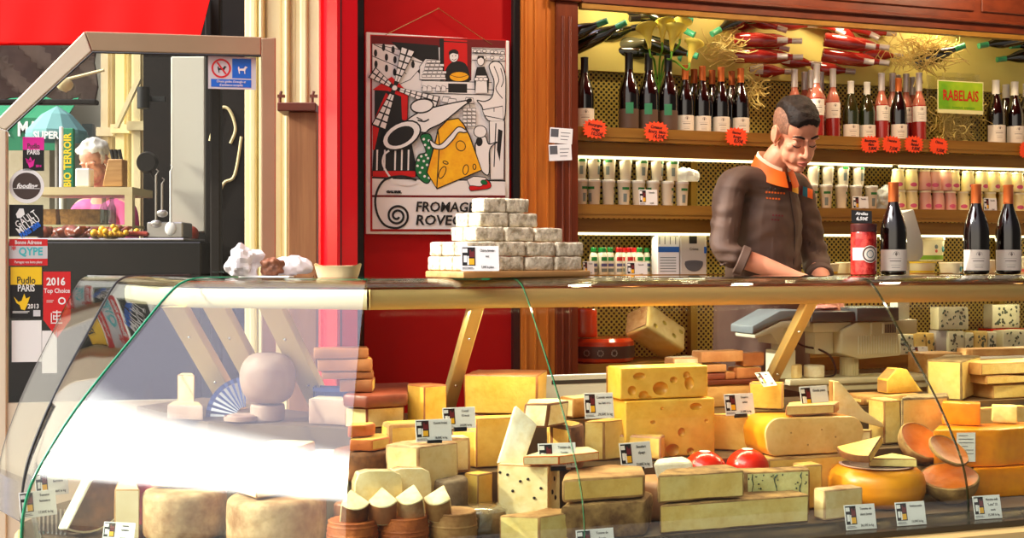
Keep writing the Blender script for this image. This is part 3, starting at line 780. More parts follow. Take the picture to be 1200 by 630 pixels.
for k in range(7):
    zz = zl1-.008-k*(zl1-zl0-.012)/7; e = .9 if k % 3 else .6
    p0, p1 = q0+(q1-q0)*.1+n*.0008, q0+(q1-q0)*e+n*.0008
    mb.prism([p0, p1, p1+n*.0003, p0+n*.0003], zz-.0018, zz)
mb.xf(Matrix.Translation(-cb.location)); mb.build('print', M['grey_ink'], lb, False)
pts = corner_foot(FR, 1104, 1149, 1162, .25, ang=.35, depth=.07); poly_cheese('cheddar_block', 'smallest orange block on top of the big cheddar block', pts, z2+.003, zt(473, pts[1]), 'pppp', 'p', 'p', 'p_cheddar', 'p_cheddar', bev=.004, amp=.0012)
pts = corner_foot(FR, 1163, 1192, 1200, .24, ang=.3, depth=.06); poly_cheese('cheese_block', 'pale yellow block beside the smallest orange block', pts, z2+.003, zt(476, pts[1]), 'pppp', 'p', 'p', 'p_butter', 'p_butter', bev=.004)
# mimolette halves
def mimolette(label, c, r, z0, face_dir, sq=.92):
    """ball cut in two, the cut face looking along face_dir"""
    n = Vector(face_dir).normalized(); q = n.to_track_quat('Z', 'Y').to_matrix().to_4x4()
    mb = MB(); prof = [(0, -r*sq)]+[(r*math.sin(a), -r*sq*math.cos(a)) for a in [PI/2*i/9 for i in range(1, 10)]]
    mb.lathe([(p[0], p[1], 1) for p in prof], 32, cap=False)
    mb.lathe([(r, 0, 1), (r*.95, .004, 1), (r*.93, .002, 0), (r*.5, -.003, 0), (0, -.004, 0)], 32, cap=False)
    bmesh.ops.remove_doubles(mb.bm, verts=mb.bm.verts[:], dist=1e-5); mb.rough(.0035, 14, .03)
    mb.xf(q); lo = min(v.co.z for v in mb.bm.verts); mb.xf(Matrix.Translation((0, 0, -lo)))
    rt = thing('mimolette_half', label, 'cheese', v3(c, z0), 0, 'mimolette pieces')
    split_build(mb, rt, ('paste', 'rind'), [M['p_mimo'], M['r_rough']]); return rt
c = FR.at(1113, .36); m1 = mimolette('lower half ball of orange cheese with a rough brown crust, cut face up', c, .088, S0, (-.12, -.30, .95))
c2 = FR.at(1080, .215)
mb = MB(); 
pts = box_foot(FR, 1074, 1100, .225, .08); zz = zt(545, pts[0]); poly_cheese('mimolette_block', 'dark crusted piece holding up the tilted half ball', pts, S0, zz, 'r', 'r', 'r', 'p_mimo', 'r_rough', bev=.012)
mimolette('tilted half ball of orange cheese behind the lower half ball', c2, .075, zz+.003, (.30, -.62, .72))
c = FR.at(1112, .36); q = mimolette('thin orange crusted half disc leaning on the lower half ball', c, .066, S0+.118, (.32, -.5, .80), .45)
# ================================================================ middle of the case, towards the corner
# yellow blocks with pink rind top
pts = corner_foot(FR, 545, 630, 646, -.058, depth=.2); zk = zt(487, pts[1])
poly_cheese('cheese_block', 'lower yellow block under the big pink topped block', pts, S3, zk, 'pprr', 'p', 'r', 'p_yellow', 'r_rose', bev=.004)
pts = corner_foot(FR, 544, 629, 646, -.056, depth=.2)
poly_cheese('cheese_block', 'big yellow block with a pink rind top beside the beige frame post', pts, zk+.003, zt(440, pts[1]), 'pprr', 'r', 'r', 'p_yellow', 'r_rose', bev=.004)
pts = box_foot(FR, 558, 612, .06, .06)
poly_cheese('cheese_block', 'yellow block standing in front of the pink topped pair', pts, S2, zt(490, pts[0]), 'p', 'p', 'r', 'p_yellow', 'r_rose', bev=.004)
pts = corner_foot(FR, 477, 497, 524, -.06, ang=.9)
poly_cheese('cheese_block', 'tall yellow block with a pink top between the brown slab and the frame post', pts, S3, zt(452, pts[1]), 'pprr', 'r', 'r', 'p_yellow', 'r_rose', bev=.005)
# brown slab on a cream block at the corner
pts = foot(FR, (404, -.11), (430, -.06), (474, -.075), (470, -.34), (425, -.36)); z0_, z1_ = S3, zt(478, pts[1])
poly_cheese('gruyere_half', 'cream block with a brown meat coloured rind slab on top at the corner', pts, z0_, z1_, 'pprrp', 'p', 'r', 'p_cream', 'r_meat', bev=.004)
pts2 = foot(FR, (402, -.09), (430, -.03), (478, -.05), (480, -.38), (420, -.40))
poly_cheese('rind_slab', 'brown shiny slab lying on the cream block at the corner', pts2, z1_+.003, z1_+.04, 'r', 'r', 'r', 'p_cream', 'r_meat', bev=.008, amp=.004)
zz = z1_+.043
for i, (x0, x1, h, lab) in enumerate(((398, 436, .036, 'lowest of the reddish slices stacked on the brown slab'), (377, 438, .022, 'thin second slice of the reddish stack on the brown slab'),
        (372, 436, .036, 'third slice of the reddish stack on the brown slab'), (368, 432, .030, 'topmost slice of the reddish stack on the brown slab'))):
    a, b = FR.at(x0, -.13), FR.at(x1, -.10); v = (b-a).normalized(); n = Vector((-v.y, v.x))
    pts = [a, b, b+n*.11, a+n*.07]
    poly_cheese('cheese_slice', lab, pts, zz, zz+h, 'rprr', 'r' if i == 3 else 'p', 'r', 'p_comte', 'r_rose', bev=.004, amp=.0025); zz += h+.002
# half discs and wedges in the centre
c = FR.at(668, .12); hz = zt(500, FR.at(660, .2))
half_wheel('tomme_half', 'brown crusted half wheel with pale wedges lying on it', FR.at(645, .11), .098, S1, hz-S1, R(200), 'r_brown', 'p_comte', span=R(150), top='p')
pts = foot(FR, (611, .20), (640, .23), (664, .17), (652, .09), (615, .09))
poly_cheese('cheese_wedge', 'pale wedge leaning upright on the brown crusted half wheel', pts, hz+.004, zt(474, pts[0]), 'ppprr', 'p', 'r', 'p_pale', 'r_brown', bev=.006, shift=(.01, .03))
def leaning_slab(label, px, d, z0, w_, h, th, mp, mr, rot, name='cheese_slice'):
    mb = MB(); mb.prism([(-w_*.5, 0), (w_*.18, 0), (w_*.5, h*.70), (-w_*.10, h)], -th/2, th/2, [0, 1, 0, 0], 0, 0)
    mb.bevel(.004, 2); mb.rough(.0015, 9, .03); mb.xf(UP)
    r = thing(name, label, 'cheese', v3(FR.at(px, d), z0), 0, CHEESES, rot=rot)
    split_build(mb, r, ('paste', 'rind'), [M[mp], M[mr]])
leaning_slab('white triangular slice leaning back in front of the yellow blocks', 604, .245, S1+.035, .105, .165, .03, 'p_white', 'r_pink', (R(-14), R(6), R(10)))
pts = corner_foot(FR, 655, 672, 727, -.056, ang=.95)
poly_cheese('tomme_block', 'beige block with a brown crusted side behind the price tag', pts, S3, zt(466, pts[1]), 'prrr', 'p', 'r', 'p_pale', 'r_tan', bev=.008)
pts = foot(FR, (684, .03), (708, .055), (736, .03), (712, -.03))
poly_cheese('cheese_block', 'pale yellow upright block beside the lower holed slab', pts, S1, zt(493, pts[1]), 'pprr', 'p', 'r', 'p_butter', 'r_tan', bev=.005)
# --- left part near the corner seam
pts = foot(FR, (452, .20), (490, .265), (537, .21), (505, .14), (470, .14))
poly_cheese('tomme_block', 'large pale cut block with its corner facing out, under a price tag', pts, S0, zt(523, pts[1]), 'pprrr', 'r', 'r', 'p_cream', 'r_beige', bev=.006)
pts = box_foot(FR, 498, 552, .125, .06)
poly_cheese('cheese_block', 'rounded pale block just behind the large cut block', pts, S1, zt(514, pts[0]), 'p', 'p', 'r', 'p_pale', 'r_beige', bev=.010)
pts = corner_foot(FR, 530, 564, 574, .06, ang=.35)
poly_cheese('cheese_block', 'yellow block with a glossy cut face under the second price tag', pts, S2, zt(505, pts[1]), 'pprr', 'r', 'r', 'p_yellow', 'r_pink', bev=.004)
pts = box_foot(FR, 455, 503, .04, .08)
poly_cheese('cheese_block', 'pale yellow rounded block behind the front price tag', pts, S2, zt(497, pts[0]), 'p', 'p', 'r', 'p_yellow', 'r_tan', bev=.012)
pts = corner_foot(FR, 543, 560, 577, .235, ang=.8)
poly_cheese('cheese_block', 'small yellow block low down between the pale block and the peppered block', pts, S0, zt(556, pts[1]), 'pprr', 'p', 'r', 'p_yellow', 'r_tan', bev=.004)
c = FR.at(534, .30)
wheel_cheese('tomme_cheese', 'small grey ridged wheel behind the quarter pieces', FR.at(527, .235), .05, S0, zt(568, FR.at(534, .36))-S0, 'r_grey', rnd=.012, amp=.004)
# brown wheel with printed rind and orange wedges on it
c = FR.at(428, .10); hb = zt(531, FR.at(430, .2))
wheel_cheese('printed_cheese', 'brown wheel with printed marks on its rind near the corner seam', c, .09, S1, hb-S1, 'r_brown', rnd=.012)
pts = foot(FR, (409, .17), (436, .19), (457, .15), (452, .07), (415, .08))
poly_cheese('cheese_wedge', 'orange rinded wedge lying on the brown printed wheel', pts, hb+.003, hb+.036, 'rprrr', 'p', 'r', 'p_comte', 'r_orange', bev=.005)
pts = foot(FR, (408, .15), (428, .15), (440, .12), (436, .07), (412, .08))
poly_cheese('cheese_wedge', 'small orange rinded wedge on top of a larger one over the printed wheel', pts, hb+.039, hb+.07, 'rrprr', 'p', 'r', 'p_comte', 'r_orange', bev=.005)
c = FR.at(412, .27); 
wheel_cheese('washed_cheese', 'dark pink wheel low behind the corner glass seam', FR.at(404, .22), .03, S0, .1, 'r_rose', rnd=.01)
# pale rounded pieces
for (x0, x1, yt, d, lab) in ((414, 473, 553, .365, 'pale half cheese with a thin orange rind standing by the corner seam'), (455, 507, 550, .315, 'pale half cheese with an orange rind behind its twin')):
    a, b = FR.at(x0, d), FR.at(x1, d); L_ = (b-a).length; h = zt(yt, a)-S0
    mb = MB(); mb.prism([(0, 0), (L_, 0), (L_, h*.78), (L_*.96, h*.93), (L_*.8, h*.985), (L_*.3, h), (L_*.12, h*.97), (L_*.05, h*.85)], -.02, .02, [1, 1, 1, 1, 1, 1, 1, 1], 0, 0)
    mb.bevel(.004, 2); mb.rough(.002, 9, .03); mb.xf(UP)
    r = thing('cheese_half', lab, 'cheese', v3((a+b)/2-FR.u*L_/2-FR.n*.027, S0), FR.yaw, CHEESES)
    split_build(mb, r, ('paste', 'rind'), [M['p_pale'], M['r_beige']])
# three small basket-ribbed barrels in front, quarter pieces standing on them
def barrel(label, px, d, r, h, m):
    mb = MB(); n = 16; prof = [(0, 0), (r*.92, 0)]
    for i in range(n+1):
        k = i/n; prof.append((r*(.95+.07*math.sin(PI*k))+.0012*math.cos(i*PI), h*(.03+.94*k)))
    prof += [(r*.93, h), (r*.5, h-.002), (0, h-.002)]
    mb.lathe(prof, 40)
    for v in mb.bm.verts:
        if v.co.xy.length > r*.9:
            a = math.atan2(v.co.y, v.co.x); k = .0016*math.sin(a*20+v.co.z*160); v.co.x *= 1+k/r; v.co.y *= 1+k/r
    root = thing('barrel_cheese', label, 'cheese', v3(FR.at(px, d), S0), 0, 'small ribbed barrel cheeses')
    mb.build('rind', M[m], root, True, angle=50); return root
for px, rr, yt, m, lab in ((413, .064, 614, 'r_basket', 'orange ribbed barrel cheese nearest the corner seam'), (473, .064, 609, 'r_basket', 'orange ribbed barrel cheese in the middle of three'), (531, .062, 603, 'r_tan', 'tan ribbed barrel cheese, palest of the three')):
    c = FR.at(px, .40); barrel(lab, px, .40, rr, zt(yt, c-Vector((0, rr)))-S0, m)
for i, (px, yt, yb, ry, lab) in enumerate(((413, 580, 614, 20, 'quarter piece with brown crust standing against the corner seam'), (448, 580, 611, 8, 'reddish crusted quarter piece second from the corner seam'),
        (483, 573, 608, -8, 'quarter piece with a pale crust third from the corner seam'), (517, 569, 608, -16, 'quarter piece with a tan crust farthest from the corner seam'))):
    c = FR.at(px, .40); h = .060; r = .052
    mb = MB(); pts = [Vector((0, .05))]+[Vector((r*math.sin(a)*1.0, .05-r*1.75*math.cos(a))) for a in [R(-47)+R(94)*k/8 for k in range(9)]]
    mb.prism(pts, 0, h, [0]+[1]*8+[0], 0, 1); mb.bevel(.004, 2); mb.rough(.002, 12, .02, i)
    mb.xf(Matrix.Rotation(R(24), 4, 'X')); lo = min(v.co.z for v in mb.bm.verts); mb.xf(Matrix.Translation((0, 0, -lo)))
    q = thing('quarter_cheese', lab, 'cheese', v3(c, zt(yb+1, c)), R(ry), 'quarter pieces on the barrels')
    split_build(mb, q, ('paste', 'rind'), [M['p_pale'], M[('r_brown', 'r_rose', 'r_beige', 'r_tan')[i]]])
# film-wrapped wheel by the seam
wr = wheel_cheese('wrapped_cheese', 'dark mottled wheel wrapped in clear film by the front glass', FR.at(564, .325), .07, S0, zt(596, FR.at(568, .36))-S0, 'r_mold', rnd=.025)
mb = MB(); h = zt(596, FR.at(568, .36))-S0
mb.lathe([(.069, .004), (.075, .03), (.075, h*.6), (.071, h*.92), (.052, h+.004), (.02, h+.006), (0, h+.007)], 28, cap=False); mb.rough(.004, 20, .02)
mb.build('film', M['film'], wr)
# ---------------------------------------------------------------- price tags
mm('card', (.95, .94, .93), .45); mm('pic_red', (.42, .10, .12), .5); mm('pic_yellow', (.95, .70, .12), .5); mm('clip', (.06, .05, .05), .35)
def price_tag(label, px, py0, py1, pxw, d, lines, f=FR, yaw=0, tilt=12, clip=False, group='price tags in the case', roll=0):
    p = f.at(px, d); s = p.y/F; h = (py1-py0)*s; w_ = pxw*s/math.cos(f.yaw*.6)
    z0 = max(zof(py1, p.y), Z(-.779)+.001)
    r = thing('price_tag', label, 'price tag', v3(p, z0), 0, group, rot=(R(-tilt), R(roll), f.yaw+yaw))
    mb = MB(); mb.boxr(-w_/2, w_/2, 0, .0012, 0, h); mb.bevel(.0005, 1); mb.build('card', M['card'], r, False)
    x0 = -w_/2+.03*w_; pw = w_*.34
    mb = MB(); y = -.0006
    def q(a, b, c, e, m, yy): mb.boxr(x0+a*pw, x0+b*pw, -yy, .0002, h*c, h*e, m)
    q(0, 1, .22, .95, 0, .0005)
    q(.02, .4, .74, .9, 1, .0007); q(.55, .95, .55, .85, 2, .0007); q(.1, .35, .35, .62, 1, .0007); q(.68, .9, .78, .92, 0, .0008)
    q(.5, .92, .26, .5, 3, .0009); q(.38, .5, .24, .6, 1, .0008)
    mb.build('picture', [M['ink'], M['card'], M['pic_red'], M['pic_yellow']], r, False)
    mb = MB(); mb.boxr(x0, x0+pw*.8, -.0005, .0002, h*.13, h*.15); mb.boxr(x0, x0+pw*.9, -.0005, .0002, h*.08, h*.1)
    mb.build('small_print', M['grey_ink'], r, False)
    n = len(lines); ts = min(h*.15, w_*.13)
    for i, t in enumerate(lines):
        if not t: continue
        last = i == n-1
        text(r, t, ts*(1.0 if not last else .95), (w_*.19, -.0006, h*(.82-.66*i/max(1, n-1))), M['ink'], 'lettering', .82 if len(t) < 13 else .62)
    if clip:
        mb = MB(); mb.boxr(-w_*.2, w_*.2, -.006, .006, -.008, .004); mb.bevel(.001, 1); mb.build('clip', M['clip'], r)
    return r
EU = 'le kg'
TG = [
 (539, 477, 502, 39, .155, ['Comté', '12 mois', '', '24,50€ le kg'], 'price tag on the yellow block, standing behind another tag by the frame post', 0, True),
 (509, 491, 517, 43, .21, ['Comté fruité', '', '18,90€ le kg'], 'price tag standing on the large pale cut block by the corner', 0, True),
 (703, 460, 490, 35, .06, ['Comté vieux', 'au lait cru', '', '29,50€ le kg'], 'grey shaded price tag leaning on the brown crusted beige block', -.1, False),
 (654, 519, 548, 45, .33, ['Tomme de', 'Savoie', '', '18,90€ le kg'], 'price tag on the thin rinded wedge over the peppered block', -.1, True),
 (747, 518, 549, 42, .29, ['Beaufort', 'alpage', '', '32,00€ le kg'], 'price tag in front of the cream block below the holed slabs', .12, True),
 (868, 461, 486, 39, .06, ['Gruyère', 'suisse', '', '21,90€ le kg'], 'price tag on the yellow wrapped block beside the holed slabs', .05, True),
 (957, 452, 482, 41, .14, ['Gouda jeune', '', '15,90€ le kg'], 'price tag standing on the slice over the big rounded pale cheese', .15, True),
 (1010, 593, 622, 40, .50, ['Tomme de', 'chèvre fermier', '', '26,10€ le kg'], 'price tag in front of the small square beige block', -.05, False),
 (1069, 588, 615, 39, .50, ['Gouda au cumin', '', '15,20€ le kg'], 'price tag in front of the orange waxed wheel', -.05, False),
 (1159, 581, 608, 37, .50, ['Mimolette vieille', '"Label" 22', 'mois', '25,70€ le kg'], 'price tag in front of the lowest orange cheddar block', -.05, False),
 (699, 620, 648, 47, .515, ['Tomme de', 'Savoie', '', '19,90€ le kg'], 'price tag cut by the frame bottom below the rough crusted cheese', 0, False),
]
for px, y0, y1, w_, d, ln, lab, yw, cl in TG: price_tag(lab, px, y0, y1, w_, d, ln, yaw=yw, clip=cl)
q = price_tag('half hidden price tag leaning behind the tag on the peppered block', 630, 532, 545, 18, .30, ['', ''], yaw=.1)
q = price_tag('small tag fallen on its face at the foot of the frame post', 903, 432, 452, 26, -.03, ['Brie', '', '12,80€'], yaw=.4, tilt=40)
# ---------------------------------------------------------------- wine bottles
mm('glass_dark', (.035, .012, .012), .08, spec=.8, coat=.6); mm('glass_green', (.14, .16, .05), .08, spec=.8, coat=.5)
mm('glass_rose', (.64, .16, .13), .10, spec=.7, coat=.5, c2=(.56, .11, .09), ns=3)
mm('glass_clear', (.70, .40, .32), .1, spec=.7, coat=.5)
mm('cap_copper', (.78, .40, .18), .3, .5); mm('cap_black', (.07, .06, .06), .3); mm('cap_silver', (.78, .74, .72), .3, .4); mm('cap_white', (.86, .84, .80), .4)
mm('label_paper', (.90, .86, .80), .6); mm('label_brown', (.34, .25, .19), .5); mm('label_green', (.18, .50, .34), .5); mm('label_ink', (.45, .40, .36), .6)
PROF = {
 'burgundy': ([(.0, .004), (.030, .0), (.040, .004), (.0415, .012), (.0415, .135), (.0405, .15), (.036, .172), (.028, .196), (.0205, .217), (.0165, .232), (.0150, .246), (.0147, .29)], .0, .30),
 'slim': ([(.0, .004), (.028, .0), (.036, .004), (.0370, .012), (.0370, .155), (.036, .17), (.031, .19), (.023, .208), (.0165, .224), (.0145, .24), (.0142, .31)], .0, .32)}
def bottle(name, label, shape, glass, cap, lab_z, lab_m='label_paper', scale=1, group=None, neck_z=None, arc=75, emblem=True, patch=None, upper=None):
    pr, _, H = PROF[shape]; r = thing(name, label, 'bottle', (0, 0, 0), 0, group)
    mb = MB(); mb.lathe(pr, 24)
    if upper:   # wine level: the empty neck of a clear bottle looks paler
        for f_ in mb.bm.faces:
            if f_.calc_center_median().z > .178: f_.material_index = 1
    mb.build('body', [M[glass], M['glass_clear']], r, True, angle=60)
    cz = neck_z or .236; mb = MB()
    mb.lathe([(.0172, cz), (.0166, cz+.006), (.0163, H-.008), (.0172, H-.007), (.0172, H-.001), (.0155, H), (0, H)], 20)
    mb.build('capsule', M[cap], r, True, angle=50)
    R_ = max(p[0] for p in pr)+.0006
    def arcgrid(a, z0, z1, rad, m, nm, par):
        g = MB(); n = 14
        g.grid([[(rad*math.sin(-a+2*a*i/n), -rad*math.cos(-a+2*a*i/n), z) for i in range(n+1)] for z in (z0, z1)])
        g.grid([[((rad-.0005)*math.sin(-a+2*a*i/n), -(rad-.0005)*math.cos(-a+2*a*i/n), z) for i in range(n+1)] for z in (z0, z1)])
        return g.build(nm, m, par)
    lb = arcgrid(R(arc), lab_z[0], lab_z[1], R_, M[lab_m], 'label', r)
    if emblem:
        g = MB(); zc = lab_z[1]-.016
        def pt(x, z): a = x/R_; return ((R_+.0005)*math.sin(a), -(R_+.0005)*math.cos(a), z)
        def strip(x0, x1, z0, z1, m=0):
            n = 4; g.grid([[pt(x0+(x1-x0)*i/n, z) for i in range(n+1)] for z in (z0, z1)], m)
        for i in range(10):
            a = PI*i/9; strip(.009*math.cos(a)-.0009+.004, .009*math.cos(a)+.0009+.004, zc+.009*math.sin(a)-.001, zc+.009*math.sin(a)+.001)
        strip(.0005, .0075, zc-.002, zc+.005); strip(.003, .005, zc-.005, zc+.009)
        strip(-.02, .022, zc-.013, zc-.0122); strip(-.016, .020, zc-.022, zc-.0195); strip(-.012, .018, zc-.034, zc-.0332)
        if lab_z[1]-lab_z[0] > .05: strip(-.01, .016, zc-.042, zc-.0405)
        g.build('emblem', M['label_ink'], lb)
    if patch:
        g = MB(); n = 4; rr = R_+.0009
        g.grid([[(rr*math.sin(a), -rr*math.cos(a), z) for a in (R(-2)+R(42)*i/n for i in range(n+1))] for z in patch]); g.build('seal', M['label_green'], lb)
    r.scale = (scale,)*3
    return r
# counter bottles
b0 = bottle('wine_bottle', 'copper topped red wine bottle next to the jar of red berries', 'burgundy', 'glass_dark', 'cap_copper', (.014, .082), scale=1.085, group='red wine on the counter top')
def on_top(f, px, d): return v3(f.at(px, d), Z(-.058)+.001)
b0.location = on_top(FR, 1047, -.15); b0.rotation_euler = (0, 0, -R(10))
for px, lab in ((1144, 'copper topped red wine bottle on the counter, first of the close pair'), (1181.5, 'copper topped red wine bottle on the counter, last of the close pair')):
    dup(b0, on_top(FR, px, -.15), -R(12), lab)
# ---------------------------------------------------------------- shelf bottles
def shelf_pt(px, d, rz): return v3(FR.at(px, d), Z(rz)+.001)
GRP = 'wine bottles on the top shelf'
proto = {}
proto['grey'] = lambda l: bottle('wine_bottle', l, 'burgundy', 'glass_dark', 'cap_black', (.012, .088), 'label_paper', group=GRP, arc=80)
proto['green'] = lambda l: bottle('wine_bottle', l, 'burgundy', 'glass_dark', 'cap_black', (.012, .085), 'label_brown', group=GRP, arc=85, emblem=False, patch=(.066, .108))
proto['copper'] = lambda l: bottle('wine_bottle', l, 'burgundy', 'glass_dark', 'cap_copper', (.012, .080), group=GRP)
proto['rose'] = lambda l: bottle('rose_bottle', l, 'slim', 'glass_rose', 'cap_silver', (.095, .165), group=GRP, upper=True)
proto['white'] = lambda l: bottle('white_wine_bottle', l, 'burgundy', 'glass_green', 'cap_white', (.012, .078), group=GRP)
proto['dark_white'] = lambda l: bottle('wine_bottle', l, 'burgundy', 'glass_dark', 'cap_white', (.008, .092), group=GRP)
done = {}
def shelf_bottle(kind, px, d, label, sc, yaw=0):
    if kind not in done: done[kind] = o = proto[kind](label); o.location = shelf_pt(px, d, SH1)
    else: o = dup(done[kind], shelf_pt(px, d, SH1), label=label)
    o.rotation_euler = (0, 0, yaw); o.scale = sc if isinstance(sc, tuple) else (sc,)*3
shelf_bottle('grey', 685, -1.10, 'dark bottle with a cream label, alone beside the fluted pillar', (.92, .92, .98))
for px, l in ((737, 'black bottle with a brown label and green seal, nearest the fluted pillar'), (760, 'black bottle with a brown label and green seal, middle of three'), (783, 'black bottle with a brown label and green seal, beside the lilies')):
    shelf_bottle('green', px, -1.09, l, (1.0, 1.0, 1.07), -.35 if px < 750 else -.45)
for i, (px, d) in enumerate(((803, -1.10), (813.5, -1.185), (823, -1.10), (834.5, -1.185), (845, -1.10), (857.5, -1.185), (868, -1.10))):
    shelf_bottle('copper', px, d, ORD[i]+' copper topped dark bottle along the shelf, counting from the lilies', (.86, .86, .95))
for i, (px, d, sc) in enumerate(((931, -1.10, .92), (943, -1.19, .94), (951, -1.10, .92), (962, -1.19, .95), (957, -1.03, .97), (976, -1.09, .95))):
    shelf_bottle('rose', px, d, ORD[i]+' pink rosé bottle above the seller, counting away from the pillar', (.84, .84, sc))
shelf_bottle('white', 997, -1.09, 'white wine bottle with a white cap next to the rosé group', .85)
shelf_bottle('white', 1016, -1.09, 'white wine bottle with a white cap beside the rosé with the low label', .85)
for i, (px, d, sc) in enumerate(((1033, -1.09, .93), (1046, -1.17, .98), (1052, -1.245, 1.0), (1062, -1.165, .98), (1069, -1.24, .98), (1077, -1.10, .97))):
    shelf_bottle('rose', px, d, ORD[i]+' pink rosé bottle beyond the white wines, counting away from them', (.84, .84, sc), .3 if i == 0 else 0)
shelf_bottle('copper', 1053, -1.085, 'dark copper topped bottle standing among the rosé bottles', (.86, .86, .93))
for i, (px, d) in enumerate(((1167, -1.10), (1179, -1.2), (1189, -1.11), (1203, -1.14))):
    shelf_bottle('dark_white', px, d, ORD[i]+' dark bottle with a white cap past the bag of straw', .99)
# ---------------------------------------------------------------- orange star tags
mm('neon', (1, .30, .12), .6)
def star_tag(label, px, py, w_px, h_px, d=-.955, sy=1, words=('Domaine', 'Rosé', '9,50€')):
    p = FR.at(px, d); s = p.y/F; w_, h = w_px*s/2/math.cos(FR.yaw), h_px*s/2
    r = thing('star_tag', label, 'price tag', v3(p, zof(py, p.y)), 0, 'orange star price tags', rot=(0, R(random.uniform(-4, 4)), FR.yaw))
    n = 18; pts = []
    for i in range(n*2):
        a = PI*i/n; k = 1.0 if i % 2 == 0 else .80
        ca, sa = math.cos(a), math.sin(a); q = 1/max(abs(ca)**3+abs(sa)**3, .4)**(1/3)
        pts.append((w_*k*ca*q*.93, h*k*sa*q*.93))
    mb = MB(); mb.prism(pts, -.0005, .0005); mb.xf(UP); mb.build('card', M['neon'], r, False)
    for t, x, z, k in ((words[0], 0, .38, .34), (words[1], .05, -.02, .36), (words[2], .15, -.46, .44)):
        text(r, t, h*k*1.15, (w_*x, -.0009, h*z), M['ink'], 'lettering', .85, bold=.0004, shear=.25, roll=R(-4))
    return r
star_tag('orange star tag with prices, nearest the fluted pillar', 697, 151, 32, 25, words=('Bourgogne', 'rouge', '10,50€'))
star_tag('orange star tag in front of the bottles with green seals', 769, 154, 33, 26, words=('Coteaux', 'Bourg. blanc', '14,20€'))
star_tag('orange star tag under the copper topped bottles', 863, 160, 31, 24, words=('Saumur', 'Rouge', '8,00€'))
for i, (px, py) in enumerate(((1020, 169), (1045, 169), (1071, 169), (1100, 171))):
    star_tag(ORD[i]+' orange star tag of the row under the rosé bottles', px, py, 28, 22, d=-.955-.004*i, words=(('Bourgogne', 'blanc', '9,80€'), ('Touraine', '', '7,50€'), ('Rosé', 'Bandol', '9,80€'), ('Chinon', '', '9,50€'))[i])
star_tag('orange star tag at the shelf end under the white capped bottles', 1203, 176, 22, 22, words=('Côtes', '', '9,00€'))
# ---------------------------------------------------------------- calla lilies in a vase
mm('lily', (.95, .88, .38), .5, c2=(.90, .80, .25), ns=6); mm('stem', (.36, .60, .12), .5); mm('spadix', (.95, .70, .05), .6)
vz = shelf_pt(772, -1.17, SH1)
vr = thing('flower_vase', 'slim green glass vase of yellow calla lilies behind the dark bottles', 'vase', vz)
mm('vase_green', (.35, .42, .10), .1, spec=.7)
mb = MB(); mb.lathe([(0, 0), (.022, 0), (.024, .01), (.018, .06), (.016, .11), (.026, .15), (.024, .15), (.012, .11)], 20); mb.build('vase', M['vase_green'], vr)
def lily(px, py, lean, s=1.0, face=0):
    tip = P(px, py, vz.y-.13)-vz
    st = MB(); st.tube(crom([(0, 0, .05), (tip.x*.12, tip.y*.02, .16), (tip.x*.4, tip.y*.25, .30), (tip.x*.9, tip.y, tip.z-.075*s), (tip.x, tip.y, tip.z-.045*s)], 6), .0042, 0, 8)
    so = st.build('stem', M['stem'], vr)
    mb = MB(); n = 20; rows = []
    for j in range(9):
        k = j/8; row = []
        for i in range(n+1):
            a = -PI+2*PI*i/n*1.0
            front = (1+math.cos(a))/2            # 1 at back tip
            rad = (.004+.015*k**1.4+.009*k**7)*s*(1+.55*front*k*k)
            z = (-.05+.066*k+.022*front*k*k*1.2-.005*k**9)*s
            row.append((tip.x+rad*math.sin(a+face)+lean*k*k*.018, tip.y+rad*math.cos(a+face), tip.z+z))
        rows.append(row)
    mb.grid(rows); o = mb.build('flower', M['lily'], vr, True, angle=80)
    sm = o.modifiers.new('t', 'SOLIDIFY'); sm.thickness = .0012
    sp_ = MB(); sp_.tube([(tip.x, tip.y, tip.z-.03*s), (tip.x, tip.y, tip.z+.012*s)], .0032*s, 0, 8); sp_.build('spadix', M['spadix'], o)
for px, py, ln, s, fc in ((761, 40, -1, 1.2, 2.6), (776, 34, .4, 1.1, 2.9), (787, 42, 1, 1.25, 3.5), (797, 32, 1, 1.0, 3.9), (808, 58, 1.4, 1.1, 4.0)): lily(px, py, ln, s, fc)
# ---------------------------------------------------------------- bag of straw with the green card
mm('straw', (.94, .86, .52), .7, c2=(.84, .72, .38), ns=9)
M['clear_bag'] = glass_mat('clear_bag', (.93, .93, .90), .05, .1, 1.5)
def straw_nest(name, label, c, sx, sy, sz, n, seed, r=.0022, par=None, nm=None):
    rnd = random.Random(seed); mb = MB()
    for _ in range(n):
        p = Vector((rnd.gauss(0, .42)*sx, rnd.gauss(0, .4)*sy, rnd.gauss(0, .42)*sz)); a = rnd.uniform(-1.2, 1.2); L_ = rnd.uniform(.03, .07)*(sx/.07)**.5
        d = Vector((math.cos(a), rnd.uniform(-.3, .3), math.sin(a)))*L_; q = Vector((rnd.uniform(-1, 1), 0, rnd.uniform(-1, 1)))*L_*.35
        mb.tube(crom([p-d, p-d*.3+q, p+d*.4-q*.5, p+d], 3), r*rnd.uniform(.6, 1.2), 0, 5)
    o = mb.build(nm or name, M['straw'], par, True, None if par else c)
    if not par: tag(o, label, 'straw', kind='stuff')
    return o
bz = shelf_pt(1117, -1.10, SH1)
br = thing('straw_bag', 'clear bag of straw with a green and red lettered card on it', 'bag', bz, FR.yaw)
straw_nest('', '', None, .105, .04, .10, 150, 3, par=br, nm='straw'); br.children[0].location = (0, 0, .085)
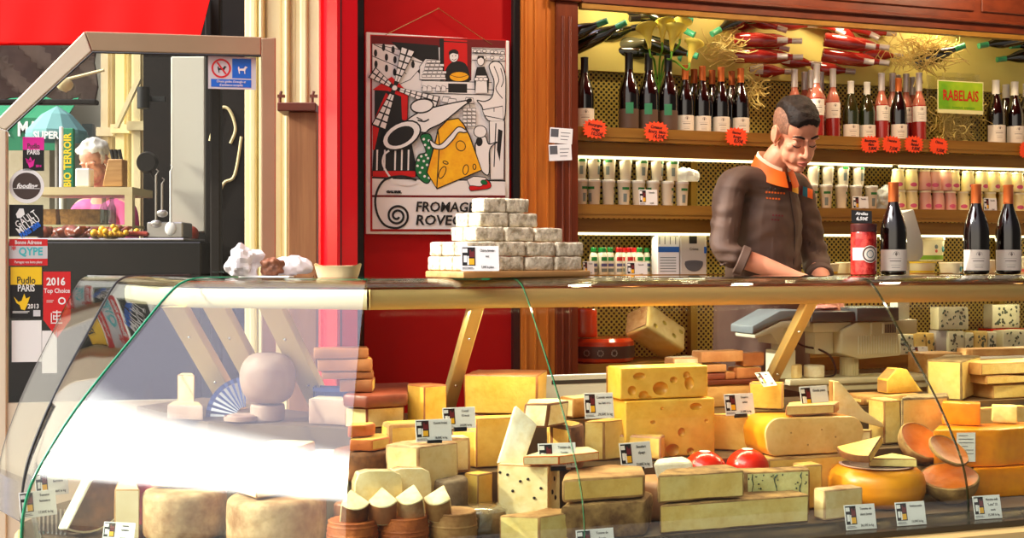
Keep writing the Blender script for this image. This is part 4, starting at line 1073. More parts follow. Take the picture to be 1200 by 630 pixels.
mb = MB(); mb.grid([[( -.105+.21*i/8, -.055-.012*math.sin(i*1.9+z*30), z) for i in range(9)]+[(.105-.21*i/8, .055+.01*math.sin(i*2.3+z*20), z) for i in range(9)] for z in (0.0, .08, .16, .24, .31)], 0, True)
mb.build('bag', M['clear_bag'], br)
mm('card_green', (.66, .76, .12), .5, c2=(.40, .62, .08), ns=5); mm('card_cream', (.88, .85, .62), .5); mm('red_ink', (.72, .10, .06), .5)
cr_ = MB(); cr_.boxr(-.140, .105, -.072, -.070, .128, .272, 1); cr_.boxr(-.136, .101, -.0725, -.0715, .145, .268, 0); cb = cr_.build('card', [M['card_green'], M['card_cream']], br, False)
text(cb, 'RABELAIS', .064, (-.018, -.0732, .205), M['red_ink'], 'lettering', .72, bold=.0012)
text(cb, 'vins  fermiers  tradition', .015, (-.02, -.0732, .155), M['stem'], 'lettering', 1.1)
# ---------------------------------------------------------------- niche: bottles lying on the rack, straw, rosé
mm('glass_olive', (.10, .11, .04), .1, spec=.7, coat=.4); mm('cap_green', (.25, .62, .42), .3); mm('bottle_grey', (.45, .45, .33), .15, coat=.3)
def lying_bottle(label, px, py, d, ang, glass, cap, L_=.29, dirz=0, labelm=None, toward=.55, sc=1.0, g='bottles lying in the niche'):
    """px,py = the capsule end, ang = image direction towards the bottle's foot (deg, 0 = right, 90 = up)"""
    p = FR.at(px, d); p3 = v3(p, zof(py, p.y)); a = R(ang)
    ax = (Vector((math.cos(a), 0, math.sin(a)))*math.sqrt(max(.05, 1-toward**2))+Vector((-.15, 1, 0)).normalized()*toward).normalized()
    r = thing('lying_bottle', label, 'bottle', p3, 0, g)
    r.rotation_euler = (-ax).to_track_quat('Z', 'Y').to_euler(); r.location = p3+ax*.30*sc
    pr = PROF['burgundy'][0]; mb = MB(); mb.lathe(pr, 20); mb.build('body', M[glass], r, True, angle=60)
    mb = MB(); mb.lathe([(.0172, .242), (.0165, .292), (.0172, .293), (.0172, .3), (0, .3)], 16); mb.build('capsule', M[cap], r, True, angle=50)
    if labelm:
        mb = MB(); mb.lathe([(.0421, .04), (.0421, .115)], 20, cap=False, a0=0, a1=PI*1.2); mb.build('label', M[labelm], r)
    r.scale = (sc,)*3; return r
rk = [(712, 24, 200, 'glass_olive', 'cap_green', 'dark bottle lying in the niche, its green cap nearest the fluted pillar', None),
      (734, 26, 205, 'glass_olive', 'cap_green', 'dark bottle lying in the niche, second green cap from the fluted pillar', None),
      (738, 22, 5, 'glass_olive', 'cap_black', 'dark labelled bottle lying in the niche behind the lilies', 'label_paper'),
      (768, 47, 186, 'bottle_grey', 'cap_green', 'grey green bottle lying in the niche with its foot out beside the lilies', None),
      (814, 41, 150, 'glass_olive', 'cap_green', 'dark bottle in the niche, upper green cap above the copper topped bottles', None),
      (834, 40, 30, 'glass_olive', 'cap_green', 'dark bottle in the niche, green cap beside the straw', None),
      (799, 69, 165, 'glass_olive', 'cap_green', 'dark bottle in the niche, lowest green cap by the lilies', None),
      (818, 66, 160, 'glass_olive', 'cap_green', 'dark bottle in the niche, lower green cap by the straw', None)]
for i, (px, py, a, g, c, l, lm) in enumerate(rk): lying_bottle(l, px, py, (-1.04-.035*(i % 3)) if i not in (2, 3, 6) else -1.15-.02*i, a, g, c, labelm=lm, toward=.3, sc=.78)
for i, (px, py, a) in enumerate(((1131, 53, 200), (1147, 54, 12), (1184, 54, 5))):
    lying_bottle(('dark bottle in the niche with a pale green cap beside the long straw', 'dark bottle in the niche with a pale green cap, second past the long straw', 'dark bottle in the niche with a green cap at the far end')[i], px, py, -1.05-.08*i, a if i else 200, 'glass_olive', 'cap_green', toward=.2, sc=.78)
k = 0
for px, py, a in ((923, 47, 178), (940, 48, 178), (923, 66, 178), (941, 67, 178), (1026, 55, 170), (1042, 56, 172), (1024, 73, 170), (1042, 74, 172)):
    lying_bottle(ORD[k]+' silver topped rosé bottle lying in the niche, counting by rows from the pillar', px, py, -1.04-.06*(k % 2), a, 'glass_rose', 'cap_silver', toward=.15, sc=.74, labelm=None); k += 1
for j, (px, py, a) in enumerate(((892, 36, 160), (895, 58, 165), (960, 40, 150), (985, 60, 140), (1000, 45, 150))):
    lying_bottle(ORD[j]+' rosé bottle showing its white label deep in the niche, counting from the pillar', px+30, py, -1.165, a, 'glass_rose', 'cap_silver', toward=.1, sc=.74, labelm='label_paper')
xk = 0
for px, py, a in ((752, 30, 195), (781, 62, 178), (790, 24, 170), (812, 24, 172), (850, 26, 12), (1168, 70, 8), (1120, 40, 15)):
    lying_bottle('dark bottle lying deep in the niche, %s of the inner row from the pillar' % ORD[xk], px, py, -1.225, a, 'glass_olive', 'cap_green' if xk % 2 else 'cap_black', toward=.03, sc=.76); xk += 1
xk = 0
for px, py, a in ((905, 30, 176), (931, 84, 178), (958, 30, 176), (962, 76, 172), (1002, 84, 174), (1050, 40, 174), (1058, 66, 176)):
    lying_bottle('rosé bottle lying deep in the niche, %s of the inner row' % ORD[xk], px, py, -1.225, a, 'glass_rose', 'cap_silver', toward=.03, sc=.76, labelm='label_paper' if xk % 2 else None); xk += 1
c = FR.at(850, -1.12); straw_nest('straw_tuft', 'tuft of pale straw above the copper topped bottles', v3(c, zof(58, c.y)), .075, .04, .06, 70, 5)
c = FR.at(884, -1.17); straw_nest('straw_tuft', 'straw hanging down beside the last copper topped bottle', v3(c, zof(105, c.y)), .04, .03, .10, 45, 6)
c = FR.at(1085, -1.12); straw_nest('straw_tuft', 'long straw strewn above the bag with the green card', v3(c, zof(62, c.y)), .15, .04, .075, 120, 8)
# ---------------------------------------------------------------- white pots in plastic on the middle shelf
mm('pot', (.84, .80, .72), .45); mm('pot_green', (.12, .45, .2), .5); mm('pot_print', (.45, .5, .5), .5); mm('lid', (.93, .92, .9), .4)
def make_pot(label):
    r = thing('cheese_pot', label, 'pot', (0, 0, 0), 0, 'white pots on the middle shelf')
    mb = MB(); mb.lathe([(0, 0), (.026, 0), (.027, .002), (.033, .072), (.034, .074)], 24); mb.build('cup', M['pot'], r)
    mb = MB(); mb.lathe([(.0345, .074), (.0352, .075), (.0352, .080), (.033, .082), (0, .082)], 24); mb.build('lid', M['lid'], r)
    def arc(z0, z1, a0, a1, m, nm):
        g = MB(); n = 6; g.grid([[((.0274+.0062*z/.072+.0004)*math.sin(a0+(a1-a0)*i/n), -(.0274+.0062*z/.072+.0004)*math.cos(a0+(a1-a0)*i/n), z) for i in range(n+1)] for z in (z0, z1)]); g.build(nm, M[m], r)
    arc(.052, .060, -.3, .9, 'pot_green', 'green_band'); arc(.014, .040, -.15, .45, 'pot_print', 'print')
    return r
p0 = None; k = 0
def row(pxs, d, z, what, rots):
    global p0
    for i, px in enumerate(pxs):
        lab = '%s white pot in the %s, counting away from the pillar' % (ORD[i], what)
        loc = v3(FR.at(px, d), z)
        if p0 is None: p0 = make_pot(lab); p0.location = loc
        else: dup(p0, loc, None, lab)
        o = p0 if len([c for c in bpy.data.objects if c.name.startswith('cheese_pot')]) == 1 else None
        tgt = [c for c in COL.objects if c.get('label') == lab][0]; tgt.rotation_euler = (0, 0, rots[i % len(rots)]); tgt.scale = (.80, .80, 1.3)
zs = Z(SH2)+.001
row([681, 696, 713, 731, 748, 765, 782, 799], -1.09, zs, 'lower layer', (.4, -.9, 1.2, 0, .2, -1.2, .9, .1))
row([680, 696, 714, 733, 752, 770, 788], -1.09, zs+.108, 'upper layer', (0, .8, -.5, 1.4, .1, .9, -.1))
row([951, 968, 986, 1003, 1021], -1.09, zs, 'lower layer behind the seller', (.3, -.3, .9, 1.6, 0))
row([953, 970, 988, 1006], -1.10, zs+.108, 'upper layer behind the seller', (.9, 1.7, 0, .4))
def plastic_bag(label, c, sx, sy, sz, seed, m='bag_plastic', name='plastic_bag', amp=.35):
    mb = MB(); mb.ball((sx, sy, sz), (0, 0, sz*.8), 0, 40, 26)
    for v in mb.bm.verts:
        q = v.co.copy(); n = mnoise.noise(q*22+Vector((seed, 0, 0)))+.6*mnoise.noise(q*55+Vector((0, seed, 0)))
        v.co += v.normal*n*amp*min(sx, sz)
        if v.co.z < 0: v.co.z = 0
    o = mb.build(name, M[m], None, True, c, FR.yaw, angle=25); return tag(o, label, 'bag')
plastic_bag('crumpled clear bag over the upper pots nearest the pillar', v3(FR.at(709, -1.09), zs+.218), .108, .05, .03, 1)
plastic_bag('crumpled clear bag with a green tie over the upper pots', v3(FR.at(767, -1.09), zs+.218), .10, .05, .03, 4)
plastic_bag('puffy clear bag over a lone pot near the seller', v3(FR.at(803, -1.10), zs+.109), .06, .045, .03, 9)
plastic_bag('white plastic bag over the pots behind the seller', v3(FR.at(962, -1.10), zs+.218), .13, .05, .03, 12)
plastic_bag('crumpled bag beside the pots behind the seller', v3(FR.at(1040, -1.11), zs), .07, .05, .06, 15)
def mini_tag(label, px, py0, py1, w_, d):
    return price_tag(label, px, py0, py1, w_, d, ['Faisselle', '', '3,20€'], tilt=4, group='price tags on the wall shelves')
mini_tag('small price tag clipped before the white pots near the pillar', 760, 222, 241, 23, -.99)
mini_tag('small price tag before the pots behind the seller', 1009, 230, 247, 21, -.99)
mini_tag('small price tag below the yogurt jars at the shelf end', 1161, 232, 248, 18, -.99)
# ---------------------------------------------------------------- yogurt jars
mm('jar_cream', (.95, .88, .62), .3, spec=.6); mm('jar_pink', (.90, .66, .58), .3, spec=.6); mm('jar_lid', (.96, .92, .78), .4); mm('oval_pink', (.85, .35, .50), .5)
def make_jar(label, m):
    r = thing('yogurt_jar', label, 'jar', (0, 0, 0), 0, 'yogurt jars on the middle shelf')
    mb = MB(); mb.lathe([(0, 0), (.031, 0), (.034, .003), (.034, .045), (.031, .062), (.0285, .072), (.0285, .078)], 24); mb.build('body', M[m], r)
    mb = MB(); mb.lathe([(.0305, .0775), (.031, .079), (.031, .085), (0, .086)], 24); mb.build('lid', M['jar_lid'], r)
    g = MB(); n = 10; rows = []
    for j in range(7):
        zz = -.0085+.017*j/6; hw = .55*math.sqrt(max(0.02, 1-(zz/.0088)**2))
        rows.append([(.0345*math.sin(-hw+2*hw*i/n), -.0345*math.cos(-hw+2*hw*i/n), .022+zz) for i in range(n+1)])
    g.grid(rows); g.build('oval_label', M['oval_pink'], r); return r
jp = {}
def jars(pxs, cols, d, z, what):
    for i, px in enumerate(pxs):
        m = 'jar_pink' if cols[i] == 'p' else 'jar_cream'; lab = '%s yogurt jar in the %s, counting from the seller' % (ORD[i], what)
        loc = v3(FR.at(px, d), z)
        if m not in jp: jp[m] = o = make_jar(lab, m); o.location = loc
        else: o = dup(jp[m], loc, None, lab)
        o.rotation_euler = (0, 0, random.uniform(-.2, .6)); o.scale = (.85, .85, 1.06)
jars([1054, 1068, 1084, 1099, 1113, 1128, 1144, 1160, 1177, 1194], 'ccpppccccc', -1.09, zs, 'lower layer')
jars([1052, 1068, 1083, 1095, 1108], 'ccppp', -1.09, zs+.092, 'upper layer nearer the seller')
jars([1117, 1134, 1150, 1164, 1178, 1192], 'cccccc', -1.09, zs+.092, 'upper layer toward the shelf end')
# ---------------------------------------------------------------- small milk bottles and boxes
mm('cap_red', (.75, .08, .08), .35); mm('cap_grn', (.10, .52, .22), .35); mm('milk', (.90, .88, .82), .4); mm('milk_print', (.30, .30, .52), .5); mm('box_white', (.92, .93, .95), .5); mm('box_blue', (.15, .38, .72), .5); mm('box_grey', (.76, .73, .70), .5)
def make_milk(label, cap):
    r = thing('milk_bottle', label, 'bottle', (0, 0, 0), 0, 'small milk bottles behind the counter top')
    mb = MB(); mb.lathe([(0, 0), (.023, 0), (.025, .003), (.025, .065), (.02, .082), (.013, .09), (.0125, .098)], 20); mb.build('body', M['milk'], r)
    mb = MB(); mb.lathe([(.0155, .092), (.0158, .093), (.0158, .108), (.014, .110), (0, .110)], 20); mb.build('cap', M[cap], r)
    g = MB(); n = 6
    for z0, z1, m in ((.056, .072, 0), (.034, .046, 1), (.012, .026, 2)):
        g.grid([[(.0254*math.sin(-.7+1.4*i/n), -.0254*math.cos(-.7+1.4*i/n), z) for i in range(n+1)] for z in (z0, z1)], m)
    g.build('label', [M[cap], M['milk_print'], M['pot_print']], r); return r
mp_ = {}
k = 0
for px, d, c in ((697, -1.10, 'cap_grn'), (708, -1.13, 'cap_grn'), (712, -1.08, 'cap_grn'), (719, -1.15, 'cap_red'), (722, -1.09, 'cap_grn'), (735, -1.08, 'cap_red'), (742, -1.16, 'cap_red'), (751, -1.08, 'cap_red'), (758, -1.14, 'cap_red'), (764, -1.19, 'cap_red'), (766, -1.09, 'cap_grn'), (777, -1.16, 'cap_grn')):
    px = 690+(px-690)*.78; lab = '%s small milk bottle, %s capped, counting from the pillar to the cartons' % (ORD[k], 'red' if c == 'cap_red' else 'green'); k += 1
    loc = v3(FR.at(px, d), Z(SH3)+.001)
    if c not in mp_: mp_[c] = o = make_milk(lab, c); o.location = loc
    else: o = dup(mp_[c], loc, None, lab)
    o.rotation_euler = (0, 0, .2); o.scale = (.72, .72, 1)
def carton(label, px0, px1, y0, y1, d, m, dep):
    pts = box_foot(FR, px0, px1, d, dep); z0 = Z(SH3)+.001; h = zt(y0, pts[0])-z0; w_ = (pts[1]-pts[0]).length
    r = thing('milk_carton', label, 'carton', v3(pts[0], z0), FR.yaw, 'milk cartons behind the counter top')
    mb = MB(); mb.boxr(0, w_, 0, dep, 0, h); mb.bevel(.0015, 1); mb.build('box', M[m], r)
    return r, w_, h
c1, w_, h = carton('white and blue milk carton beside the small bottles', 771, 796, 276, 325, -1.05, 'box_white', .06)
g = MB(); g.boxr(.001, w_-.001, -.0008, 0, h*.58, h*.72, 1); g.build('blue_band', [M['pot_print'], M['box_blue']], c1, False); g = MB()
for i in range(4): g.boxr(w_*(.06+.25*i), w_*(.09+.25*i), -.0008, 0, h*.78, h*.97, 2)
g.build('stripe', [M['grey_ink']]*3, c1, False); g = MB()
for i in range(6): g.boxr(w_*.1, w_*.85, -.0008, 0, h*(.08+.07*i), h*(.10+.07*i), 0)
g.build('lettering_lines', [M['pot_print']], c1, False)
c2_, w_, h = carton('grey milk carton with a drawing of a bowl, beside the seller', 798, 828, 276, 325, -1.045, 'box_grey', .06)
g = MB(); g.boxr(w_*.32, w_*.62, -.0008, 0, h*.80, h*.99, 0); g.build('black_badge', M['ink'], c2_, False); g = MB(); g.boxr(w_*.9, w_, -.0008, 0, h*.55, h*.72, 0); g.build('blue_flash', M['box_blue'], c2_, False)
g = MB(); g.prism([(w_*.5+w_*.36*math.cos(PI+PI*i/14), h*.30+h*.22*math.sin(PI+PI*i/14)) for i in range(15)], 0, .0008, 0); g.xf(UP); g.xf(Matrix.Translation((0, -.0004, 0))); g.build('bowl_side', M['grey_ink'], c2_, False)
gm = MB(); gm.prism([(w_*.5+w_*.36*math.cos(2*PI*i/24), h*.32+h*.05*math.sin(2*PI*i/24)) for i in range(24)], 0, .0008); gm.xf(UP); gm.xf(Matrix.Translation((0, -.0012, 0))); gm.build('bowl_drawing', M['grey_ink'], c2_, False)
text(c2_, 'Crème', h*.1, (w_*.5, -.001, h*.66), M['ink'], 'lettering', .9)
mini_tag('small price tag before the milk bottles', 747, 307, 324, 26, -1.0)
mini_tag('small grey tag behind the end of the wooden board', 690, 306, 322, 14, -1.0)
# tubs behind the counter bottles
mm('tub', (.90, .88, .75), .4); mm('tub_green', (.45, .62, .12), .5); mm('tub_teal', (.15, .5, .5), .5); mm('tub_yellow', (.90, .78, .2), .5); mm('tub_pink', (.85, .4, .35), .5)
def tub(name, label, px, r_, h, d, z, band=None, lidm='jar_lid', dots=None):
    t = thing(name, label, 'tub', v3(FR.at(px, d), z), FR.yaw, 'tubs on the wall shelf behind the counter bottles')
    mb = MB(); mb.lathe([(0, 0), (r_*.84, 0), (r_*.86, .002), (r_*.98, h*.9)], 28); mb.build('cup', M['tub'], t)
    mb = MB(); mb.lathe([(r_*1.0, h*.88), (r_*1.03, h*.89), (r_*1.03, h*.98), (r_*.98, h), (0, h)], 28); mb.build('lid', M[lidm], t)
    if band:
        mb = MB(); mb.lathe([(r_*.875, h*.06), (r_*.905, h*.24)], 28, cap=False); mb.build('band', M[band], t)
    if dots:
        g = MB()
        for a, z_, s_, m in dots: g.ball((s_, .002, s_*1.2), (r_*.96*math.sin(a), -r_*.96*math.cos(a), h*z_), m, 10, 6, Matrix.Rotation(a, 3, 'Z'))
        g.build('print', [M['tub_teal'], M['tub_pink'], M['pot_print']], t)
    return t
zc_ = Z(SH3)+.001
tub('cream_bucket', 'cream bucket with a green band between the counter bottles', 1090, .062, .105, -1.12, zc_+.055, 'tub_green', dots=((.5, .5, .012, 0), (-.2, .6, .008, 2), (-.2, .42, .006, 1)))
tub('yellow_tub', 'low yellow tub beneath the cream bucket', 1080, .062, .052, -1.12, zc_, 'tub_yellow', 'tub_yellow')
tub('white_tub', 'low white tub in front of the cream bucket', 1114, .05, .05, -1.01, zc_, None, dots=((.45, .4, .011, 0),))
tub('pink_tub', 'small tub with a pink lid behind the last counter bottle', 1199, .045, .075, -1.1, zc_, 'tub_pink')
tub('white_tub', 'low pale tub stacked behind the close pair of counter bottles', 1152, .058, .06, -1.08, zc_, None)
tub('white_tub', 'flat pale tub beside the jar of red berries', 968, .055, .045, -1.05, zc_, 'tub_yellow')
tub('white_tub', 'small pale tub half hidden behind the jar of red berries', 988, .035, .05, -1.12, zc_, None)
# ---------------------------------------------------------------- jar of red berries with its black card
mm('berries', (.62, .05, .05), .2, c2=(.85, .25, .2), ns=45, lo=.4, hi=.62, bump=.3, bs=60, coat=.8); mm('jar_cap', (.28, .08, .07), .35); mm('chalk', (.07, .065, .06), .7)
jr = thing('berry_jar', 'glass jar of red berries with a dark red lid on the counter top', 'jar', on_top(FR, 1012, -.15), 0)
mb = MB(); mb.lathe([(0, 0), (.041, 0), (.0445, .004), (.0445, .14), (.042, .15), (.0405, .155)], 32); mb.build('body', M['berries'], jr)
mb = MB(); mb.lathe([(.0435, .150), (.0445, .152), (.0445, .176), (.043, .178), (0, .178)], 32); mb.build('lid', M['jar_cap'], jr)
def arcg(rad, a0, a1, z0, z1, m, nm, par, n=14):
    g = MB(); g.grid([[(rad*math.sin(a0+(a1-a0)*i/n), -rad*math.cos(a0+(a1-a0)*i/n), z) for i in range(n+1)] for z in (z0, z1)]); return g.build(nm, M[m], par)
lb = arcg(.0450, -1.2, 1.2, .052, .095, 'label_paper', 'label', jr)
def disc_on(rad, a_c, zc, rr, m, nm, par, off=0, ring=None):
    g = MB(); rows = []
    for k in range(7):
        q = rr*k/6 if ring is None else rr*(ring+(1-ring)*k/6)
        rows.append([((rad+off)*math.sin(a_c+q*math.cos(a)/rad), -(rad+off)*math.cos(a_c+q*math.cos(a)/rad), zc+q*math.sin(a)) for a in [2*PI*i/24 for i in range(24)]])
    g.grid(rows, 0, True); return g.build(nm, M[m], par)
disc_on(.0450, .25, .073, .030, 'label_paper', 'round_label', lb, .0004); disc_on(.0450, .25, .073, .027, 'jar_cap', 'round_border', lb, .0007, .82); disc_on(.0450, .25, .073, .014, 'pot_print', 'round_emblem', lb, .0008, .75)
cd = thing('chalk_card', 'small black card with white handwriting standing on the lid of the berry jar', 'price tag', on_top(FR, 1010, -.15)+Vector((0, 0, .180)), 0, None, rot=(R(-12), R(3), .05))
mb = MB(); mb.boxr(-.036, .036, 0, .0015, 0, .046); mb.build('card', M['chalk'], cd, False)
for s_, z_, k_ in (('Airelles', .034, .014), ('6,50€', .016, .017)): text(cd, s_, k_, (0, -.0007, z_), M['white'], 'lettering', 1.0, shear=.2, bold=.0004)
# ---------------------------------------------------------------- wooden board with the pyramid of goat cheeses
mm('goat', (.93, .88, .76), .9, c2=(.64, .58, .46), ns=48, detail=7, lo=.44, hi=.66, bump=1.0, bs=90)
BC = FR.at(543, .0)*1.0; BC = Vector(((543-CX)/F*3.755, 3.755)); BY = R(35); bu = Vector((math.cos(BY), math.sin(BY))); bv = Vector((-math.sin(BY), math.cos(BY)))
zb = Z(-.058)+.001
mb = MB(); mb.prism([(0, 0), (.475, 0), (.495, .03), (.495, .2), (.47, .235), (.02, .235), (0, .215)], 0, .020); mb.bevel(.004, 2)
bd = mb.build('serving_board', M['board'], None, True, v3(BC, zb), BY); tag(bd, 'light wooden board carrying the pyramid of grey goat cheeses', 'board')
GH, GL_, GD = .0445, .106, .070
goat_proto = []
for s in range(4):
    mb = MB(); mb.boxr(-GL_/2+.001, GL_/2-.001, -GD/2+.001, GD/2-.001, 0, GH-.002); mb.bevel(.006, 3); mb.rough(.0030, 30, .013, s*5+1)
    for v in mb.bm.verts: v.co.z = max(0, min(GH-.001, v.co.z))
    bmesh.ops.recalc_face_normals(mb.bm, faces=mb.bm.faces[:])
    me = bpy.data.meshes.new('goat_cheese'); mb.bm.to_mesh(me); mb.bm.free(); me.materials.append(M['goat']); me.shade_smooth(); goat_proto.append(me)
ROWN = ['bottom row', 'second row', 'third row', 'fourth row', 'top row']
rows = [(.012, 4, 3, .012), (.020, 4, 3, .014), (.062, 3, 2, .03), (.095, 2, 2, .055), (.10, 1.8, 1, .06)]
gi = 0
for ri, (x0, nx, ny, y0) in enumerate(rows):
    nxi = int(math.ceil(nx-.01)) if ri != 4 else 2
    for j in range(ny):
        for i in range(nxi):
            if j > 0 and i > 0 and ri < 4 and j < ny and not (ri >= 2 and j == 1): continue
            L_ = GL_+.004 if ri != 4 else GL_*.82
            o = bpy.data.objects.new('goat_cheese', goat_proto[gi % 4]); COL.objects.link(o); gi += 1
            xx = x0+GL_/2+i*(L_+.002); yy = y0+GD/2+j*(GD+.002)
            o.location = v3(BC+bu*xx+bv*yy, zb+.021+ri*GH); o.rotation_euler = (0, 0, BY+(PI if gi % 3 == 0 else 0))
            if ri == 4: o.scale = (.8, 1, 1)
            side = 'front' if j == 0 else ('sunlit end, %s back' % ORD[j-1] if i == 0 else 'inner')
            lab = 'goat cheese brick in the %s of the pyramid, %s from the sunlit corner' % (ROWN[ri], ORD[i]) if j == 0 else 'goat cheese brick at the sunlit end of the %s, %s back' % (ROWN[ri], ORD[j])
            tag(o, lab, 'cheese', 'goat cheese bricks on the board')
# its price tag
def top_tag():
    p = BC+bu*.012+bv*(-.02); r = price_tag('price tag leaning on the bottom rows of the goat cheese pyramid', 563, 291, 320, 43, -.0, ['Chèvre fermier', 'sec', '', '5,50€ la pièce'], tilt=10)
    r.location = v3(Vector(((563-CX)/F*3.735, 3.735)), zb+.021); r.rotation_euler = (R(-8), 0, R(10))
top_tag()
# ---------------------------------------------------------------- things on the sunlit end of the top
wt = on_top(FL, 318, -.14)
mb = MB(); mb.boxr(-.085, .085, -.05, .05, 0, .004); t_ = mb.build('white_tray', M['white'], None, False, wt, FL.yaw); tag(t_, 'thin white tray under the crumpled bags on the sunlit counter end', 'tray')
plastic_bag('crumpled white paper bag standing on the tray at the sunlit end', wt+Vector((-.085, .0, .005)), .052, .04, .05, 21, 'bag_milky', 'paper_bag', .5)
plastic_bag('open flap of thin pale wrapping behind the cured meat', wt+Vector((.055, .055, .005)), .06, .03, .035, 25, 'bag_milky', 'wrapping_paper', .4)
mm('cured', (.55, .33, .20), .6, c2=(.36, .20, .12), ns=30, bump=.8, bs=40)
mb = MB(); mb.ball((.036, .026, .030), (0, 0, .026), 0, 36, 24)
for v in mb.bm.verts: v.co += v.normal*(mnoise.noise(v.co*60)*.010+mnoise.noise(v.co*140)*.004); v.co.z = max(0, v.co.z)
tag(mb.build('cured_meat', M['cured'], None, True, wt+Vector((.005, -.012, .005)), angle=70), 'lumpy brown cured meat between the crumpled bags', 'meat')
mb = MB(); mb.boxr(-.03, .03, -.025, .025, 0, .006); mb.boxr(-.02, .034, -.02, .02, .006, .010); tag(mb.build('paper_pad', M['wood_plain'], None, False, on_top(FL, 356, -.16), .1), 'small brown pad of papers beside the white tray', 'paper')
mm('pulp', (.95, .86, .66), .6)
mb = MB(); n = 28; rows = []
def sq(a, rx, ry): 
    c, s = math.cos(a), math.sin(a); q = (abs(c)**3+abs(s)**3)**(1/3); return rx*c/q, ry*s/q
for rx, ry, z, lip in ((.058, .04, 0, 0), (.062, .044, .012, 0), (.068, .05, .034, .008), (.0695, .0515, .036, .008), (.066, .048, .033, .007), (.060, .042, .014, 0), (.056, .038, .003, 0)):
    rows.append([(*sq(2*PI*i/n, rx, ry), z+lip*(max(0, abs(math.cos(2*PI*i/n))-.75)/.25)**2) for i in range(n)])
G = mb.grid(rows, 0, True); mb.bm.faces.new(G[0][::-1]); mb.bm.faces.new(G[-1])
tag(mb.build('paper_dish', M['pulp'], None, True, on_top(FL, 396, -.10), FL.yaw+.1, angle=50), 'small cream cardboard dish with raised corners on the counter end', 'dish')
# ---------------------------------------------------------------- card notes pinned on the wooden pillar
for k, (px, y0, y1, rl) in enumerate(((657, 150, 168, .06), (657, 169, 188, -.05))):
    p = FR.at(px, -.915); s = p.y/F; r = thing('note_card', ('upper small white card pinned on the wooden pillar', 'lower small white card pinned on the wooden pillar')[k], 'card', v3(p, zof(y1, p.y)), 0, 'cards on the pillar', rot=(0, rl, FR.yaw-.2))
    h = (y1-y0)*s; w_ = 27*s; mb = MB(); mb.boxr(-w_/2, w_/2, -.0006, .0006, 0, h); mb.build('card', M['card'], r, False)
    mb = MB(); mb.boxr(-w_*.46, -w_*.12, -.0012, -.0004, h*.4, h*.92)
    for i in range(3): mb.boxr(-w_*.02, w_*(.3+.05*i), -.0012, -.0004, h*(.25+.22*i), h*(.29+.22*i))
    mb.build('print', M['grey_ink'], r, False)
# ---------------------------------------------------------------- poster on the red wall
PD = -.982
pt0, pt1 = FR.t(429, PD), FR.t(597, PD); pY = FR.pt(pt0, PD).y
pz0, pz1 = zof(274, pY), zof(37.5, pY); PWd, PHt = pt1-pt0, pz1-pz0
po = v3(FR.pt(pt0, PD), pz0)
pr = thing('poster', 'framed black white and red shop poster with a big yellow cheese, hanging by a chain', 'poster', po, FR.yaw)
mb = MB(); mb.boxr(0, PWd, 0, .012, 0, PHt); mb.bevel(.002, 1); mb.build('board', M['paper'], pr, False)
mm('pred', (.78, .05, .05), .5); mm('pdred', (.42, .03, .04), .5); mm('pyel', (.96, .72, .10), .5, c2=(.90, .60, .08), ns=20); mm('pgrn', (.05, .40, .20), .5); mm('pwhite', (.90, .87, .85), .5)
PM = ['ink', 'pwhite', 'pred', 'pdred', 'pyel', 'pgrn']; PI_ = {'k': 0, 'w': 1, 'r': 2, 'd': 3, 'y': 4, 'g': 5}
def pq(zx, zy, oy):
    px, py = 425+zx/4.5, oy+zy/4.5; t = FR.t(px, PD); Y = FR.pt(t, PD).y
    return Vector((t-pt0, zof(py, Y)-pz0))
Q1 = lambda p: pq(p[0], p[1], 20)
Q2 = lambda p: pq(p[0], p[1], 140)
lay = [0]; art = MB()
def fill(pts, c, Q=Q1, smooth=False, line=0):
    v = [Q(p) for p in pts]
    if smooth: v = [Vector((p[0], p[1])) for p in crom([(*p, 0) for p in v], 5, True)]
    lay[0] += 1; y = -.0002-.000045*lay[0]
    if c: art.poly([(p.x, y, p.y) for p in v], PI_[c])
    if line: stroke(v, line, 'k', None, closed=True)
def stroke(pts, w, c='k', Q=Q1, closed=False, smooth=False):
    v = [Q(p) for p in pts] if Q else pts
    if smooth: v = [Vector((p[0], p[1])) for p in crom([(*p, 0) for p in v], 5, closed)]
    lay[0] += 1; y = -.0002-.000045*lay[0]; w = w/4.5*pY/F/2; n = len(v); L_, R_ = [], []
    for i, p in enumerate(v):
        a = v[(i-1) % n] if closed or i else p; b = v[(i+1) % n] if closed or i < n-1 else p
        d = (b-a).normalized(); nn = Vector((-d.y, d.x))*w
        L_.append(art.bm.verts.new((p.x+nn.x, y, p.y+nn.y))); R_.append(art.bm.verts.new((p.x-nn.x, y, p.y-nn.y)))
    for i in range(n if closed else n-1):
        j = (i+1) % n; art.bm.faces.new((L_[i], R_[i], R_[j], L_[j])).material_index = PI_[c]
def ell(cx, cy, rx, ry, rot=0, n=20):
    c, s = math.cos(R(rot)), math.sin(R(rot))
    return [(cx+rx*math.cos(a)*c-ry*math.sin(a)*s, cy+rx*math.cos(a)*s+ry*math.sin(a)*c) for a in [2*PI*i/n for i in range(n)]]
B = 540 # zoom2 y + 540 = zoom1 y
fill([(40, 92), (755, 120), (748, 590+B), (40, 590+B)], 'r'); fill([(44, 97), (752, 124), (752, 320+B), (46, 300+B)], 'd')
fill([(50, 140), (200, 150), (300, 160), (570, 160), (750, 165), (748, 400+B), (50, 400+B)], 'w')
fill([(150, 130), (400, 150), (405, 330), (300, 300), (200, 180)], 'k')
